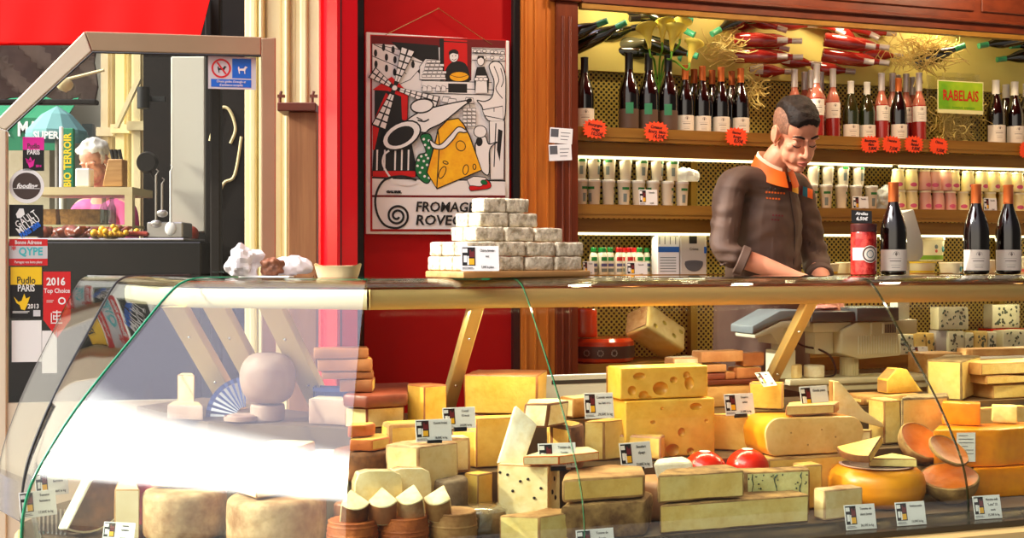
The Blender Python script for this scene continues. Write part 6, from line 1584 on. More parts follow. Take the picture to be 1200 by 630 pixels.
def holed_wedge():
    r = thing('holed_wedge', 'large pale yellow wedge full of holes lying tilted on the low shelf', 'cheese', v3(c, z4+.012), FR.yaw, rot=(R(-24), R(28), FR.yaw+.25))
    me = MB(); me.boxr(-.12, .11, -.05, .07, 0, .115); me.bevel(.012, 3); me.rough(.004, 8, .03)
    base = bpy.data.meshes.new('paste'); bmesh.ops.recalc_face_normals(me.bm, faces=me.bm.faces[:]); me.bm.to_mesh(base); me.bm.free(); base.materials.append(M['p_butter']); base.materials.append(M['p_hole2'])
    rnd = random.Random(11); cut = MB(); used = []
    for _ in range(200):
        x, y = rnd.uniform(-.1, .095), rnd.uniform(-.04, .06); s_ = rnd.uniform(.006, .016)
        if all((x-a)**2+(y-b)**2 > (s_+e)**2 for a, b, e in used): used.append((x, y, s_*1.3)); cut.ball((s_*1.3, s_, s_*.7), (x, y, .117), 0, 12, 8)
        if len(used) > 24: break
    for x, z in ((-.07, .03), (-.02, .07), (.04, .04), (.08, .08)): cut.ball((.014, .01, .01), (x, -.052, z), 0, 12, 8)
    cm = bpy.data.meshes.new('cut'); cut.bm.to_mesh(cm); cut.bm.free(); cm.materials.append(M['p_hole2'])
    o = bpy.data.objects.new('a', base); oc = bpy.data.objects.new('b', cm); COL.objects.link(o); COL.objects.link(oc)
    md = o.modifiers.new('b', 'BOOLEAN'); md.object = oc; md.operation = 'DIFFERENCE'; md.solver = 'EXACT'
    try: md.material_mode = 'TRANSFER'
    except Exception: pass
    m2 = bpy.data.meshes.new_from_object(o.evaluated_get(bpy.context.evaluated_depsgraph_get())); bpy.data.objects.remove(o); bpy.data.objects.remove(oc)
    link('paste', m2, r, True, angle=45)
    f = MB(); f.boxr(-.124, -.121, -.045, .065, .01, .105); f.build('rind', M['r_beige'], r)
    mn = min((r.matrix_basis @ v.co).z for v in m2.vertices); r.location.z += z4+.001-mn
mm('p_hole2', (.74, .66, .25), .5)
holed_wedge()
# ---------------------------------------------------------------- blue cheeses on the low shelf, crates on the worktop
mm('p_roque', (.92, .91, .80), .5, c2=(.86, .86, .72), ns=12, bump=.3); mm('blue_vein', (.30, .38, .33), .7)
def blue_piece(lab, px0, px1, y0, d, z0, dep, seed, m='p_roque', n=16):
    pts = box_foot(FR, px0, px1, d, dep); h = zt(y0, pts[0])-z0; w_ = (pts[1]-pts[0]).length
    r = thing('blue_cheese_piece', lab, 'cheese', v3(pts[0], z0), FR.yaw, 'blue cheese pieces on the low shelf')
    mb = MB(); mb.boxr(0, w_, 0, dep, 0, h); mb.bevel(.004, 2); mb.rough(.002, 14, .03, seed); mb.build('paste', M[m], r)
    rnd = random.Random(seed); g = MB()
    for _ in range(n):
        x, z = rnd.uniform(.1, .9)*w_, rnd.uniform(.1, .9)*h; g.ball((rnd.uniform(.003, .009), .0028, rnd.uniform(.003, .007)), (x, -.0005, z), 0, 8, 5, Matrix.Rotation(rnd.random()*3, 3, 'Y'))
    g.build('veins', M['blue_vein'], r); return h
pos4 = [(1055, 1071, 392), (1072.5, 1085, 390), (1086.5, 1095, 390), (1112, 1130, 388), (1131.5, 1141, 390), (1142.5, 1157, 388), (1158.5, 1168, 389), (1176, 1206, 387)]
for i, (a, b, y0) in enumerate(pos4): blue_piece(ORD[i]+' piece of blue veined cheese along the low shelf, counting from the display column', a, b, y0, -.985, z4, .07, i+1, 'p_roque' if i not in (1, 2, 5) else 'p_butter', 14 if i not in (1, 2) else 5)
h4 = zof(387, FR.at(1120, -.985).y)
mb = slab(FR, tR(1097, -1.0), tR(1110.5, -1.0), -1.0, -1.05, z4, zof(387, FR.at(1104, -1.0).y)); mb.bevel(.003); tag(mb.build('plastic_tub', M['s_grey']), 'grey film covered pack between the blue cheese pieces', 'pack')
blue_piece('blue veined block resting on the grey pack and its neighbours', 1100, 1135, 360, -.99, h4+.004, .06, 21, 'p_roque', 26)
mb = slab(FR, tR(1160, -1.07), tR(1203, -1.07), -1.065, -1.15, z4, zof(385, FR.at(1170, -1.07).y)); mb.bevel(.003); tag(mb.build('red_pack', M['wax_red']), 'red pack standing behind the blue cheese pieces', 'pack')
blue_piece('blue veined block standing on the red pack', 1163, 1195, 357, -1.07, zof(385, FR.at(1178, -1.07).y)+.003, .06, 31, 'p_roque', 30)
price_tag('small tag leaning on the blue cheese pieces', 1079, 403, 413, 22, -.97, ['Bleu', '', '9,90€'], group='price tags on the wall shelves').location.z = z4
zc1_ = zw
mb = slab(FR, tR(1087, -.44), tR(1128, -.44), -.44, -.56, zc1_, zof(414, FR.at(1100, -.44).y)); mb.bevel(.002); tag(mb.build('wooden_tray', M['board']), 'low wooden tray on the marble beside the scale arm', 'tray')
mb = slab(FR, tR(1131, -.43), 3.2, -.43, -.57, zc1_, zof(421, FR.at(1150, -.43).y)); mb.bevel(.002); tag(mb.build('wooden_crate', M['board']), 'long wooden crate lid at the end of the marble worktop', 'crate')
zz = zof(421, FR.at(1150, -.43).y)+.001
mb = slab(FR, tR(1136, -.43), 3.15, -.435, -.56, zz, zz+.004); mb.prism([FR.pt(tR(1140, -.43), -.45), FR.pt(2.9, -.45), FR.pt(2.9, -.55)], zz+.0045, zz+.007); tag(mb.build('wrapping_paper', M['paper']), 'sheets of white wrapping paper on the crate lid', 'paper')
mb = slab(FR, tR(1142, -.46), 3.1, -.47, -.565, zz+.008, zz+.035); mb.bevel(.002); tag(mb.build('crate_lid', M['board']), 'thin wooden lid lying on the wrapping paper', 'lid')
# ================================================================ sunlit end of the case (left front)
GL1 = 'cheeses in the sunlit end of the case'
mm('p_sun', (.95, .90, .76), .5, c2=(.92, .84, .66), ns=7)
def lwheel(lab, px, d, r, yt, mr, z0=None, name='tomme_cheese'):
    c = FL.at(px, d); z0 = S0 if z0 is None else z0; return wheel_cheese(name, lab, c, r, z0, zof(yt, c.y-r)-z0, mr, rnd=.018, amp=.004)
lwheel('large pale crusted wheel at the front of the sunlit end', 216, .335, .112, 581, 'r_beige')
lwheel('widest pale crusted wheel beside the corner seam of the sunlit end', 324, .32, .133, 590, 'r_beige')
def lslab(lab, pts, z0, h, mp='p_sun', mr='r_tan', name='cheese_slab', sides='p', top='p', tilt=None): return poly_cheese(name, lab, foot(FL, *pts), z0, z0+h, sides, top, 'r', mp, mr, bev=.004, amp=.002, tilt=tilt)
zA = zof(581, FL.at(216, .335).y-.112)+.004; zB = zof(590, FL.at(324, .32).y-.133)+.004
lslab('thin cut slab lying on the large pale wheel', [(176, .36), (232, .34), (240, .26), (190, .28)], zA, .03)
lslab('thin pale cut sheet lying on the widest wheel by the seam', [(262, .30), (300, .415), (338, .33), (300, .24)], zB, .022)
lslab('cream block between the leaning half wheel and the large pale wheel', [(134, .44), (164, .42), (160, .32), (138, .33)], S0, .135)
lslab('pink wrapped pack behind the cream block', [(156, .26), (182, .26), (180, .19), (158, .19)], S0, .16, 'p_pinkwrap', 'p_pinkwrap', 'wrapped_pack') if mm('p_pinkwrap', (.85, .25, .35), .3) else 0
# leaning half wheel with its white cut face to the sun
def lean_half():
    r_ = .128; th = .062; mb = MB(); n = 22
    pts = [(r_*math.cos(-PI/2+PI*i/n), r_*math.sin(-PI/2+PI*i/n)) for i in range(n+1)]
    mb.prism(pts, -th/2, th/2, [1]*n+[0], 1, 1); mb.bevel(.006, 2); mb.rough(.003, 12, .025); mb.xf(UP)
    c = FL.at(97, .40); q = thing('leaning_half_cheese', 'brown crusted half wheel leaning with its white cut face to the sun', 'cheese', v3(c, S0+.11), 0, GL1, rot=(R(-8), R(31), R(38)))
    split_build(mb, q, ('paste', 'rind'), [M['p_white'], M['r_brown']])
    mn = min((q.matrix_basis @ v.co).z for ch in q.children for v in ch.data.vertices); q.location.z += S0+.001-mn
lean_half()
for i, (px, d, y0, y1, w_, yw, lab) in enumerate(((138, .515, 612, 634, 40, .1, 'price tag standing before the cream block in the sunlit end'), (46, .46, 575, 605, 42, 1.0, 'tag leaning beside the white cut face of the half wheel'), (62, .40, 553, 580, 38, 1.0, 'second tag leaning behind the first by the white cut face'))):
    price_tag(lab, px, y0, y1, w_, d, ['Tomme', 'fermière', '', '17,80€ le kg'], FL, yw, 14, False)
# white trays of the middle level
for k, (a, b, d0, d1, zz, lab) in enumerate(((112, 250, .22, .14, S0, 'long white tray on the step of the sunlit end'), (262, 392, .22, .14, S0, 'second white tray on the step beside the corner seam'))):
    if k == 1: continue
mm('p_slice', (.90, .80, .62), .5, c2=(.82, .66, .46), ns=10)
zL = S1
for k, (a, b, d0, dep, h, lab, mp_n, mr_n) in enumerate(((120, 172, .11, .12, .05, 'flat cut piece on the middle step nearest the green glass edge', 'p_sun', 'r_tan'), (178, 232, .11, .11, .07, 'pale block second on the middle step of the sunlit end', 'p_pale', 'r_beige'),
        (238, 292, .11, .12, .055, 'pale block third on the middle step of the sunlit end', 'p_sun', 'r_pink'), (298, 350, .11, .11, .08, 'pale block fourth on the middle step of the sunlit end', 'p_pale', 'r_tan'), (355, 398, .11, .10, .06, 'pale block fifth on the middle step by the corner seam', 'p_sun', 'r_beige'))):
    pts = box_foot(FL, a, b, d0, dep); poly_cheese('cheese_block', lab, pts, zL, zL+h, 'prpr', 'p', 'r', mp_n, mr_n, bev=.005)
# back level: tall round cheese on a cylinder, small wheel, wedge, fan and basket
c = FL.at(314, -.145)
wheel_cheese('drum_cheese', 'pale drum of cheese serving as a foot under the tall round one', c, .052, S3, .05, 'r_mauve', rnd=.006)
mb = MB(); n = 18; hh = zof(413, c.y)-(S3+.052)
prof = [(0, 0)]+[(.086*(math.sin(PI*i/n)**.55), hh*(.5-.5*math.cos(PI*i/n))) for i in range(1, n)]+[(0, hh)]
mb.lathe(prof, 36); mb.rough(.003, 9, .03)
rr = thing('tall_round_cheese', 'tall rounded mauve cheese standing on a small drum in the sunlit end', 'cheese', v3(c, S3+.052), 0, GL1); mb.build('rind', M['r_mauve'], rr)
lwheel('small flat wheel beside the tall round cheese', 283, -.09, .052, 487, 'r_mauve', S3, 'small_cheese')
lslab('wedge with a white sloping top at the corner of the sunlit end', [(362, -.10), (408, -.09), (402, -.2), (372, -.2)], S3, .075, 'p_white', 'r_mauve', 'cheese_wedge', 'rprr')
lslab('low brown piece near the second frame post of the sunlit end', [(196, -.08), (238, -.08), (234, -.18), (204, -.18)], S3, .045, 'p_slice', 'r_mauve', 'cheese_piece', 'r')
lslab('pale upright wedge at the far end of the sunlit case', [(208, -.26), (228, -.26), (226, -.34), (212, -.34)], S3, .12, 'p_pale', 'r_pink', 'cheese_wedge', 'p')
mm('fan_blue', (.16, .26, .52), .5); mm('fan_white', (.86, .86, .90), .5)
def fan():
    c = FL.at(280, -.20); q = thing('folding_fan', 'dark blue and white striped folding fan behind the small flat wheel', 'fan', v3(c, S3+.0), FL.yaw+.5, rot=(R(-8), 0, FL.yaw+.35))
    mb = MB(); n = 18
    for i in range(n):
        a0, a1 = PI*.5+PI*.5*i/n, PI*.5+PI*.5*(i+1)/n
        y = .004*(i % 2)
        p = lambda r_, a, yy: mb.bm.verts.new((r_*math.cos(a)+.02, yy, r_*math.sin(a)+.0))
        for r0, r1, m in ((.03, .11, 1 if i % 2 else 0), (.111, .125, 0)):
            f0 = [p(r0, a0, y), p(r1, a0, y), p(r1, a1, .004-y), p(r0, a1, .004-y)]; mb.bm.faces.new(f0).material_index = m
            f1 = [p(r0, a0, y+.002), p(r1, a0, y+.002), p(r1, a1, .006-y), p(r0, a1, .006-y)]; mb.bm.faces.new(f1[::-1]).material_index = m
    split_build(mb, q, ('leaf', 'sheet'), [M['fan_blue'], M['fan_white']])
fan()
pts = foot(FL, (368, -.215), (406, -.215), (404, -.28), (370, -.28)); c, lp = to_local(pts)
bk = thing('blue_basket', 'blue slatted plastic basket behind the wedge with the white top', 'basket', v3(c, S3), 0)
mb = MB(); lp3 = lp+[lp[0]]
for a, b in zip(lp3, lp3[1:]):
    L_ = (b-a).length; nn = max(3, int(L_/.012))
    for i in range(nn+1): p = a+(b-a)*i/nn; mb.box((.005, .005, .08), (p.x, p.y, .05))
    m_ = (a+b)/2; ang = math.atan2((b-a).y, (b-a).x)
    for z in (.006, .092): mb.box((L_+.006, .007, .012), (m_.x, m_.y, z), 0, Matrix.Rotation(ang, 3, 'Z'))
mb.prism(lp, 0, .004); mm('basket_blue', (.20, .30, .62), .4); mb.build('lattice', M['basket_blue'], bk, False)
# slatted grid at the end
mb = MB()
for k in range(7):
    a, b = FL.at(46+k*5, .44), FL.at(46+k*5, .16); mb.prism([a+Vector((-.003, 0)), a+Vector((.003, 0)), b+Vector((.003, 0)), b+Vector((-.003, 0))], S0, S0+.008)
tag(mb.build('air_grille', M['chrome'], None, False), 'slatted metal grille on the deck by the green glass edge', 'grille')
# ================================================================ neighbouring stall seen through the screen
def wbox(name, label, cat, px0, px1, py0, py1, Y, th, m, kind=None, bev=.006, group=None):
    a, b = P(px0, py1, Y), P(px1, py0, Y); mb = MB(); mb.boxr(0, b.x-a.x, 0, th, 0, b.z-a.z)
    if bev: mb.bevel(bev, 1)
    o = mb.build(name, M[m], None, False, a)
    return tag(o, label, cat, group, kind)
mm('canvas_red', (.86, .03, .015), .9, spec=.1, c2=(.80, .02, .01), ns=3, bump=.3, bs=6); mm('canvas_brown', (.34, .27, .23), .8, c2=(.24, .18, .15), ns=3); mm('canvas_green', (.02, .48, .32), .7)
mm('shop_dark', (.06, .04, .035), .7, c2=(.10, .07, .055), ns=3, spec=.2); mm('stall_black', (.045, .035, .03), .4, c2=(.08, .055, .045), ns=5, spec=.3); mm('stone', (.80, .74, .62), .8, c2=(.74, .67, .55), ns=4); mm('steel', (.70, .68, .66), .3, .8); mm('wicker', (.70, .50, .25), .7, c2=(.50, .33, .14), ns=40)
mm('roast', (.58, .24, .08), .35, c2=(.36, .12, .04), ns=14, bump=.5, bs=30, coat=.3); mm('potato', (.92, .72, .15), .4); mm('sausage', (.62, .22, .14), .35); mm('umbrella_teal', (.42, .62, .62), .7)
# red awning valance with soft folds
aw = thing('stall_canopy', 'bright red canvas awning of the neighbouring stall', 'awning', P(-60, 66, 5.75))
L_ = (P(254, 0, 5.75)-P(-60, 0, 5.75)).x; rows = []
for j in range(9):
    z = j/8*.62; rows.append([(L_*i/40, -.35+.55*z+.012*math.sin(i*.8+z*3)*(1-z), z*.62+.006*math.sin(i*.45)) for i in range(41)])
mb = MB(); mb.grid(rows); mb.grid([[(x, y+.006, z) for x, y, z in r] for r in rows]); mb.build('canvas', M['canvas_red'], aw)
mb = MB(); mb.tube([(0, -.35, .0), (L_, -.35, 0)], .009, 0, 8); mb.build('hem', M['canvas_red'], aw)
# rolled brown canvas and its beam
mb = MB(); rows = [[(P(-60, 0, 6.6).x+(P(112, 0, 6.6)-P(-60, 0, 6.6)).x*i/24, 6.6-.03*math.sin(i*.9+j), zof(116, 6.6)+.30*j/8+.012*math.sin(i*1.3+j*2)) for i in range(25)] for j in range(9)]
mb.grid(rows); mb.grid([[(x, y+.02, z) for x, y, z in r] for r in rows]); tag(mb.build('canvas_curtain', M['canvas_brown']), 'rolled brown canvas hanging under the red awning', 'curtain')
wbox('awning_beam', 'dark beam under the rolled brown canvas', 'beam', -60, 112, 116, 122, 6.55, .06, 'shop_dark')
mb = MB(); mb.tube([P(74, 94, 6.3), P(122, 82, 6.3)], .008, 0, 8); o = mb.build('awning_bracket', M['cream_paint']); tag(o, 'thin cream arm of the awning with a lamp end', 'arm')
mb = MB(); mb.ball((.04, .04, .035), P(76, 99, 6.3)); mb.cyl(.03, .025, P(72, 104, 6.3), P(80, 94, 6.3)); tag(mb.build('hanging_lamp', M['cream_paint']), 'small pale lamp hanging at the end of the awning arm', 'lamp')
# far supermarket awning and umbrella
fa = thing('street_canopy', 'wide green shop awning across the street with white letters', 'awning', P(-40, 176, 13))
w_ = (P(78, 0, 13)-P(-40, 0, 13)).x; mb = MB(); mb.grid([[(x, 0, 0) for x in (0, w_)], [(x, 0, .33) for x in (0, w_)], [(x, .9, .86) for x in (0, w_*.95)]]); mb.grid([[(x, .02, 0) for x in (0, w_)], [(x, .02, .33) for x in (0, w_)], [(x, .92, .85) for x in (0, w_*.95)]]); mb.build('canvas', M['canvas_green'], fa, False)
text(fa, 'SUPER  MARCHÉ', .20, (w_*.56, -.01, .21), M['white'], 'lettering', .72, bold=.008)
um = thing('umbrella', 'pale teal market umbrella with a white lettered edge across the street', 'umbrella', P(67, 158, 11)); mb = MB(); rad = .26
mb.lathe([(rad, 0), (rad*.98, .03), (rad*.5, .17), (0, .25)], 12, cap=False); mb.lathe([(rad*.99, -.05), (rad, 0)], 24, cap=False); mb.build('canopy', M['umbrella_teal'], um, False); mb = MB(); mb.cyl(.018, .018, (0, 0, -2.2), (0, 0, .24)); mb.build('pole', M['steel'], um)
text(um, 'SUPER', .085, (0, -rad-.01, -.03), M['white'], 'lettering', .9, bold=.003)
# street buildings
for k, (a, b, y0, Y, m) in enumerate(((-120, 58, -200, 13.96, 'stone'), (60, 118, -200, 14.5, 'white_panel'))):
    q0, q1 = P(a, 0, Y).x, P(b, 0, Y).x; mb = MB(); mb.boxr(q0, q1, Y, Y+.6, 0, 9)
    struct('wall_street' if k == 0 else 'wall_street_far', mb, M[m])
q0, q1 = P(96, 170, 14.2), P(108, 110, 14.2); mb = MB(); mb.boxr(q0.x, q1.x, 14.2, 14.28, zof(195, 14.2), zof(145, 14.2)); struct('window_1', mb, M['scale_tray'])
for k, (a, b, Y, lab) in enumerate(((118, 131, 8.9, 'slim stone pilaster beside the far street'), (135, 150, 8.7, 'wide cream pilaster of the neighbouring shop'), (154, 169, 8.5, 'second cream pilaster beside the dark shop front'))):
    mb = MB(); q0, q1 = P(a, 0, Y).x, P(b, 0, Y).x; mb.boxr(q0, q1, Y, Y+.3, 0, 3.2); mb.boxr(q0+.02, q1-.02, Y-.02, Y, .3, 3.1); mb.boxr(q0-.02, q1+.02, Y-.04, Y+.3, 2.2, 2.26); struct('pillar_stone' if k == 0 else 'pillar_cream', mb, M['stone' if k == 0 else 'cream_paint'])
mb = MB(); q0, q1 = P(168, 0, 7.8), P(345, 0, 7.8); mb.boxr(q0.x, q1.x, 7.8, 7.9, 0, 3.4); struct('wall_shop', mb, M['shop_dark'])
mb = MB(); mb.prism([(P(134, 0, 8.4).x, zof(150, 8.4)), (P(139, 0, 8.4).x, zof(150, 8.4)), (P(166, 0, 8.4).x, zof(92, 8.4)), (P(160, 0, 8.4).x, zof(92, 8.4))], -8.42, -8.38); mb.xf(UP); struct('trim_7', mb, M['cream_paint'])
wbox('door_panel', 'tall white door panel beside the hanging utensils', 'panel', 200, 240, 66, 272, 6.9, .06, 'white_panel')
wl = P(168, 127, 7.3); mb = MB(); mb.cyl(.035, .035, wl, wl+Vector((0, 0, .12)), 0, 20); mb.box((.02, .14, .03), wl+Vector((.0, .07, .07))); mb.box((.10, .02, .03), wl+Vector((.04, .13, .07))); tag(mb.build('wall_lamp', M['black']), 'small black cylinder lamp on the dark shop front', 'lamp')
mb = MB(); q0, q1 = P(162, 0, 7.45).x, P(166, 0, 7.45).x; 
tag(wbox('dark_pole', 'dark pole at the end of the red awning', 'pole', 246, 258, -60, 660, 5.62, .05, 'shop_dark'), None)
wbox('shop_recess', 'dark brown panel behind the cream doorway', 'panel', 240, 292, -60, 330, 6.6, .05, 'shop_dark')  # flat sheet, the interior's shade put into its colour
# vitrine with baskets
vt = thing('glass_vitrine', 'cream framed glass vitrine of the stall with wicker baskets inside', 'vitrine', P(44, 272, 7.0)); vs_ = 7.0/F
def vb(nm, x0, x1, y0, y1, d0, d1, m):
    mb = MB(); mb.boxr((x0-44)*vs_, (x1-44)*vs_, d0, d1, (272-y1)*vs_, (272-y0)*vs_); return mb.build(nm, M[m], vt, False)
vb('top_rail', 30, 155, 219, 228, 0, .4, 'cream_paint'); vb('side_post', 146, 155, 228.2, 272, 0, .05, 'cream_paint'); vb('glass', 30, 146, 228.5, 271, .01, .016, 'x') if False else None
mb = MB(); mb.boxr(-.06, (146-44)*vs_, .01, .016, .0, (272-229)*vs_); mb.build('glass_pane', GLS, vt, False); vb('shelf', 30, 146, 263, 266, .03, .38, 'cream_paint')
for a, b, lab in ((48, 66, 'small wicker basket at the near end of the vitrine'), (70, 118, 'long wicker basket in the glass vitrine')):
    mb = MB(); q = P(a, 262.8, 7.15); w_ = (P(b, 0, 7.15)-P(a, 0, 7.15)).x; G = mb.grid([[(w_*.03, 0, 0), (w_*.97, 0, 0), (w_*.97, .16, 0), (w_*.03, .16, 0)], [(0, -.01, .085), (w_, -.01, .085), (w_, .17, .085), (0, .17, .085)], [(.01, 0, .085), (w_-.01, 0, .085), (w_-.01, .16, .085), (.01, .16, .085)], [(.02, .01, .02), (w_-.02, .01, .02), (w_-.02, .15, .02), (.02, .15, .02)]], 0, True); mb.bm.faces.new(G[0]); mb.bm.faces.new(G[-1]); tag(mb.build('wicker_basket', M['wicker'], None, False, q), lab, 'basket', 'wicker baskets')
M['bottle_glass'] = glass_mat('bottle_glass', (.80, .86, .86), .06, .05, 1.6)
for k, px in enumerate((122, 131)):
    mb = MB(); mb.lathe([(0, 0), (.022, 0), (.024, .01), (.024, .09), (.012, .12), (.012, .15), (0, .15)], 16); tag(mb.build('glass_jar', M['bottle_glass'], None, True, P(px, 262.8, 7.15)), ('clear jar next to the long wicker basket', 'clear jar at the vitrine end')[k], 'jar', 'clear jars')
# leaflet signs, knife block, pan
wbox('white_box', 'white card box standing on the vitrine', 'box', 88, 105, 197, 218.8, 7.05, .08, 'white')
sg = wbox('street_sign', 'green sign with yellow lettering behind the stickers', 'sign', 73, 86, 150, 224, 9.5, .04, 'canvas_green'); sg_w = (P(86, 0, 9.5)-P(73, 0, 9.5)).x
text(sg, 'BIO TERROIR', .075, (sg_w*.5, -.002, .23), M['s_yellow'], 'lettering', .9, bold=.002, roll=PI/2)
wbox('white_post', 'slim white post beside the green sign', 'post', 69, 73, 148, 520, 9.3, .03, 'white')
kb = thing('knife_block', 'light wooden knife block with black handles on the vitrine', 'knife block', P(136, 218.8, 7.1)); mb = MB(); mb.prism([(-.06, 0), (.05, 0), (.05, .15), (-.03, .15)], -.05, .05); mb.xf(UP); mb.bevel(.004, 1); mb.build('block', M['board'], kb)
for k in range(3): mb = MB(); mb.cyl(.010, .011, (-.012+.022*k, -.01, .151), (-.024+.022*k, -.01, .205), 0, 10); mb.build('handle', M['black'], kb)
pc = P(172, 190, 6.6); pn = thing('hanging_pan', 'dark round pan hanging beside the stone pilasters', 'pan', pc, 0, None, rot=(PI/2, 0, 0)); mb = MB(); mb.lathe([(0, .01), (.045, .012), (.054, -.01), (.057, -.01), (.048, .018), (0, .018)], 28); mb.build('dish', M['stall_black'], pn); mb = MB(); mb.tube([(.02, -.052, 0), (.05, -.10, .005)], .006); mb.build('handle', M['stall_black'], pn)
# hanging utensils
for k, (px, y0, y1, lab) in enumerate(((183, 205, 262, 'long steel ladle hanging below the pan'), (190, 215, 250, 'steel skimmer hanging beside the ladle'), (200, 200, 268, 'white plastic spatula hanging by the door panel'))):
    mb = MB(); a, b = P(px, y0, 6.5), P(px, y1, 6.5); mb.tube([a, b], .006); mb.ball((.03, .012, .02 if k < 2 else .035), b); mb.tube([a, a+Vector((.012, 0, .02)), a+Vector((.0, 0, .03))], .003); tag(mb.build('hanging_utensil', M['steel' if k < 2 else 'white']), lab, 'utensil', 'utensils hanging in the stall')
mb = MB()
for k, pts in enumerate(([(246, 165), (256, 130), (268, 128), (276, 150), (270, 168)], [(252, 240), (262, 215), (275, 205), (283, 160)])):
    mb.tube(crom([P(x, y, 6.596) for x, y in pts], 6), .008)
mb2 = mb; tag(mb.build('wrought_bracket', M['cream_paint']), 'pale curled bracket hanging on the dark panel', 'bracket')
# stall counter with the tray of roast chickens
mb = MB(); q0, q1 = P(-40, 0, 6.35), P(236, 0, 6.35); mb.boxr(q0.x, q1.x, 6.35, 7.15, 0, zof(283, 6.35)); mb.bevel(.008, 1); tag(mb.build('stall_counter', M['stall_black']), 'shiny black counter front of the roast stall', 'counter')
zt_ = zof(283, 6.35)+.001
tr = wbox('steel_tray', 'steel tray full of roast chickens on the black counter', 'tray', 20, 216, 278.8, 282.5, 6.42, .5, 'steel'); zt2 = tr.location.z+(282.5-278.8)/F*6.42+.001
def chicken(lab, x, y, s, m='roast'):
    r = thing('roast_chicken', lab, 'chicken', (x, y, zt2), random.random()*6, 'roast chickens on the tray'); mb = MB(); mb.ball((.062*s, .045*s, .04*s), (0, 0, .04*s), 0, 20, 12)
    for v in mb.bm.verts: v.co += v.normal*mnoise.noise(v.co*30+Vector((x*9, 0, 0)))*.012
    mb.build('body', M[m], r)
    for sx in (-1, 1): mb = MB(); mb.tube([(.02, sx*.04*s, .03), (.055*s, sx*.05*s, .05), (.085*s, sx*.035*s, .055)], [.02*s, .016*s, .008*s], 0, 10); mb.build('drumstick', M[m], r)
for i, px in enumerate((55, 73, 91, 109, 140)): chicken(ORD[i]+' roast chicken along the steel tray, counting from the stickers', P(px, 0, 6.55).x, 6.50+.10*(i % 2), .80)
for i, px in enumerate((64, 93, 120)): chicken(ORD[i]+' roast chicken in the second row of the tray, counting from the stickers', P(px, 0, 6.8).x, 6.86, .8)
mb = MB(); rnd = random.Random(5)
for _ in range(40): mb.ball(rnd.uniform(.012, .018), (rnd.gauss(0, .05), rnd.gauss(0, .03), .014+abs(rnd.gauss(0, .012))), 0, 10, 7)
tag(mb.build('potatoes', M['potato'], None, True, (P(128, 0, 6.46).x, 6.47, zt2)), 'heap of yellow potatoes at the edge of the tray', 'potatoes', kind='stuff')
for i, px in enumerate((147, 154, 161, 168)): mb = MB(); mb.tube(crom([(-.05, 0, .02), (0, .01, .024), (.05, 0, .02)], 5), .012, 0, 10); mb.ball(.012, (-.05, 0, .02)); mb.ball(.012, (.05, 0, .02)); tag(mb.build('sausage', M['sausage'], None, True, (P(px, 0, 6.5).x, 6.48+.05*(i % 2), zt2+.0), .3), ORD[i]+' brown sausage beside the potatoes, counting from them', 'sausage', 'sausages on the tray')
wbox('steel_box', 'plain steel container at the end of the roast tray', 'container', 172, 214, 260, 278.5, 6.5, .2, 'steel')
for i, (px, py) in enumerate(((192, 256), (208, 263), (224, 272))):
    mb = MB(); mb.ball((.042, .035, .045), (0, 0, .045), 0, 18, 12); tag(mb.build('smoked_ham', M['sausage'], None, True, (P(px, 0, 6.85).x, 6.85, zt2 if i < 2 else zt_)), ('larger smoked ham behind the steel container', 'smaller smoked ham behind the steel container', 'smoked ham past the end of the tray')[i], 'ham', 'smoked hams')
# ================================================================ people
mm('skin', (.86, .60, .47), .5, c2=(.80, .52, .40), ns=5, spec=.3); mm('skin_old', (.88, .66, .56), .5, c2=(.82, .56, .46), ns=9)
mm('hair_dark', (.14, .085, .055), .6, c2=(.07, .04, .028), ns=60, bump=.5, bs=150, stretch=(1, .3, 1), spec=.2); mm('hair_fade', (.56, .38, .28), .7, c2=(.40, .26, .18), ns=140); mm('hair_white', (.93, .91, .86), .6, c2=(.82, .79, .72), ns=40, bump=.6, bs=60)
mm('jacket', (.37, .28, .23), .7, c2=(.33, .245, .20), ns=5, bump=.10, bs=14); mm('apron', (.44, .34, .29), .75, c2=(.38, .29, .25), ns=5); mm('trousers', (.22, .17, .15), .8)
mm('collar_orange', (.95, .42, .08), .6); mm('shirt_cream', (.90, .84, .72), .7); mm('maroon', (.38, .05, .10), .6); mm('yellow_cloth', (.93, .68, .15), .6); mm('teal_cloth', (.08, .42, .50), .6); mm('lip', (.76, .42, .35), .45); mm('pink_cloth', (.86, .30, .55), .7); mm('lash', (.08, .05, .04), .6)
def skin_bm(chains, sub=1):
    """chains: lists of (point, radius or (rx, ry)); chains sharing a first point join there"""
    verts, edges, rad = [], [], []; idx = {}
    def vid(p, r):
        k = tuple(round(c, 5) for c in p)
        if k not in idx: idx[k] = len(verts); verts.append(p); rad.append(r)
        return idx[k]
    for ch in chains:
        prev = None
        for p, r in ch:
            i = vid(p, r)
            if prev is not None: edges.append((prev, i))
            prev = i
    me = bpy.data.meshes.new('sk'); me.from_pydata(verts, edges, [])
    o = bpy.data.objects.new('sk', me); COL.objects.link(o)
    md = o.modifiers.new('s', 'SKIN'); md.branch_smoothing = .6
    for i, r in enumerate(rad): me.skin_vertices[0].data[i].radius = r if isinstance(r, tuple) else (r, r)
    me.skin_vertices[0].data[0].use_root = True
    if sub: ss = o.modifiers.new('ss', 'SUBSURF'); ss.levels = sub; ss.render_levels = sub
    m2 = bpy.data.meshes.new_from_object(o.evaluated_get(bpy.context.evaluated_depsgraph_get())); bpy.data.objects.remove(o)
    b = bmesh.new(); b.from_mesh(m2); return b
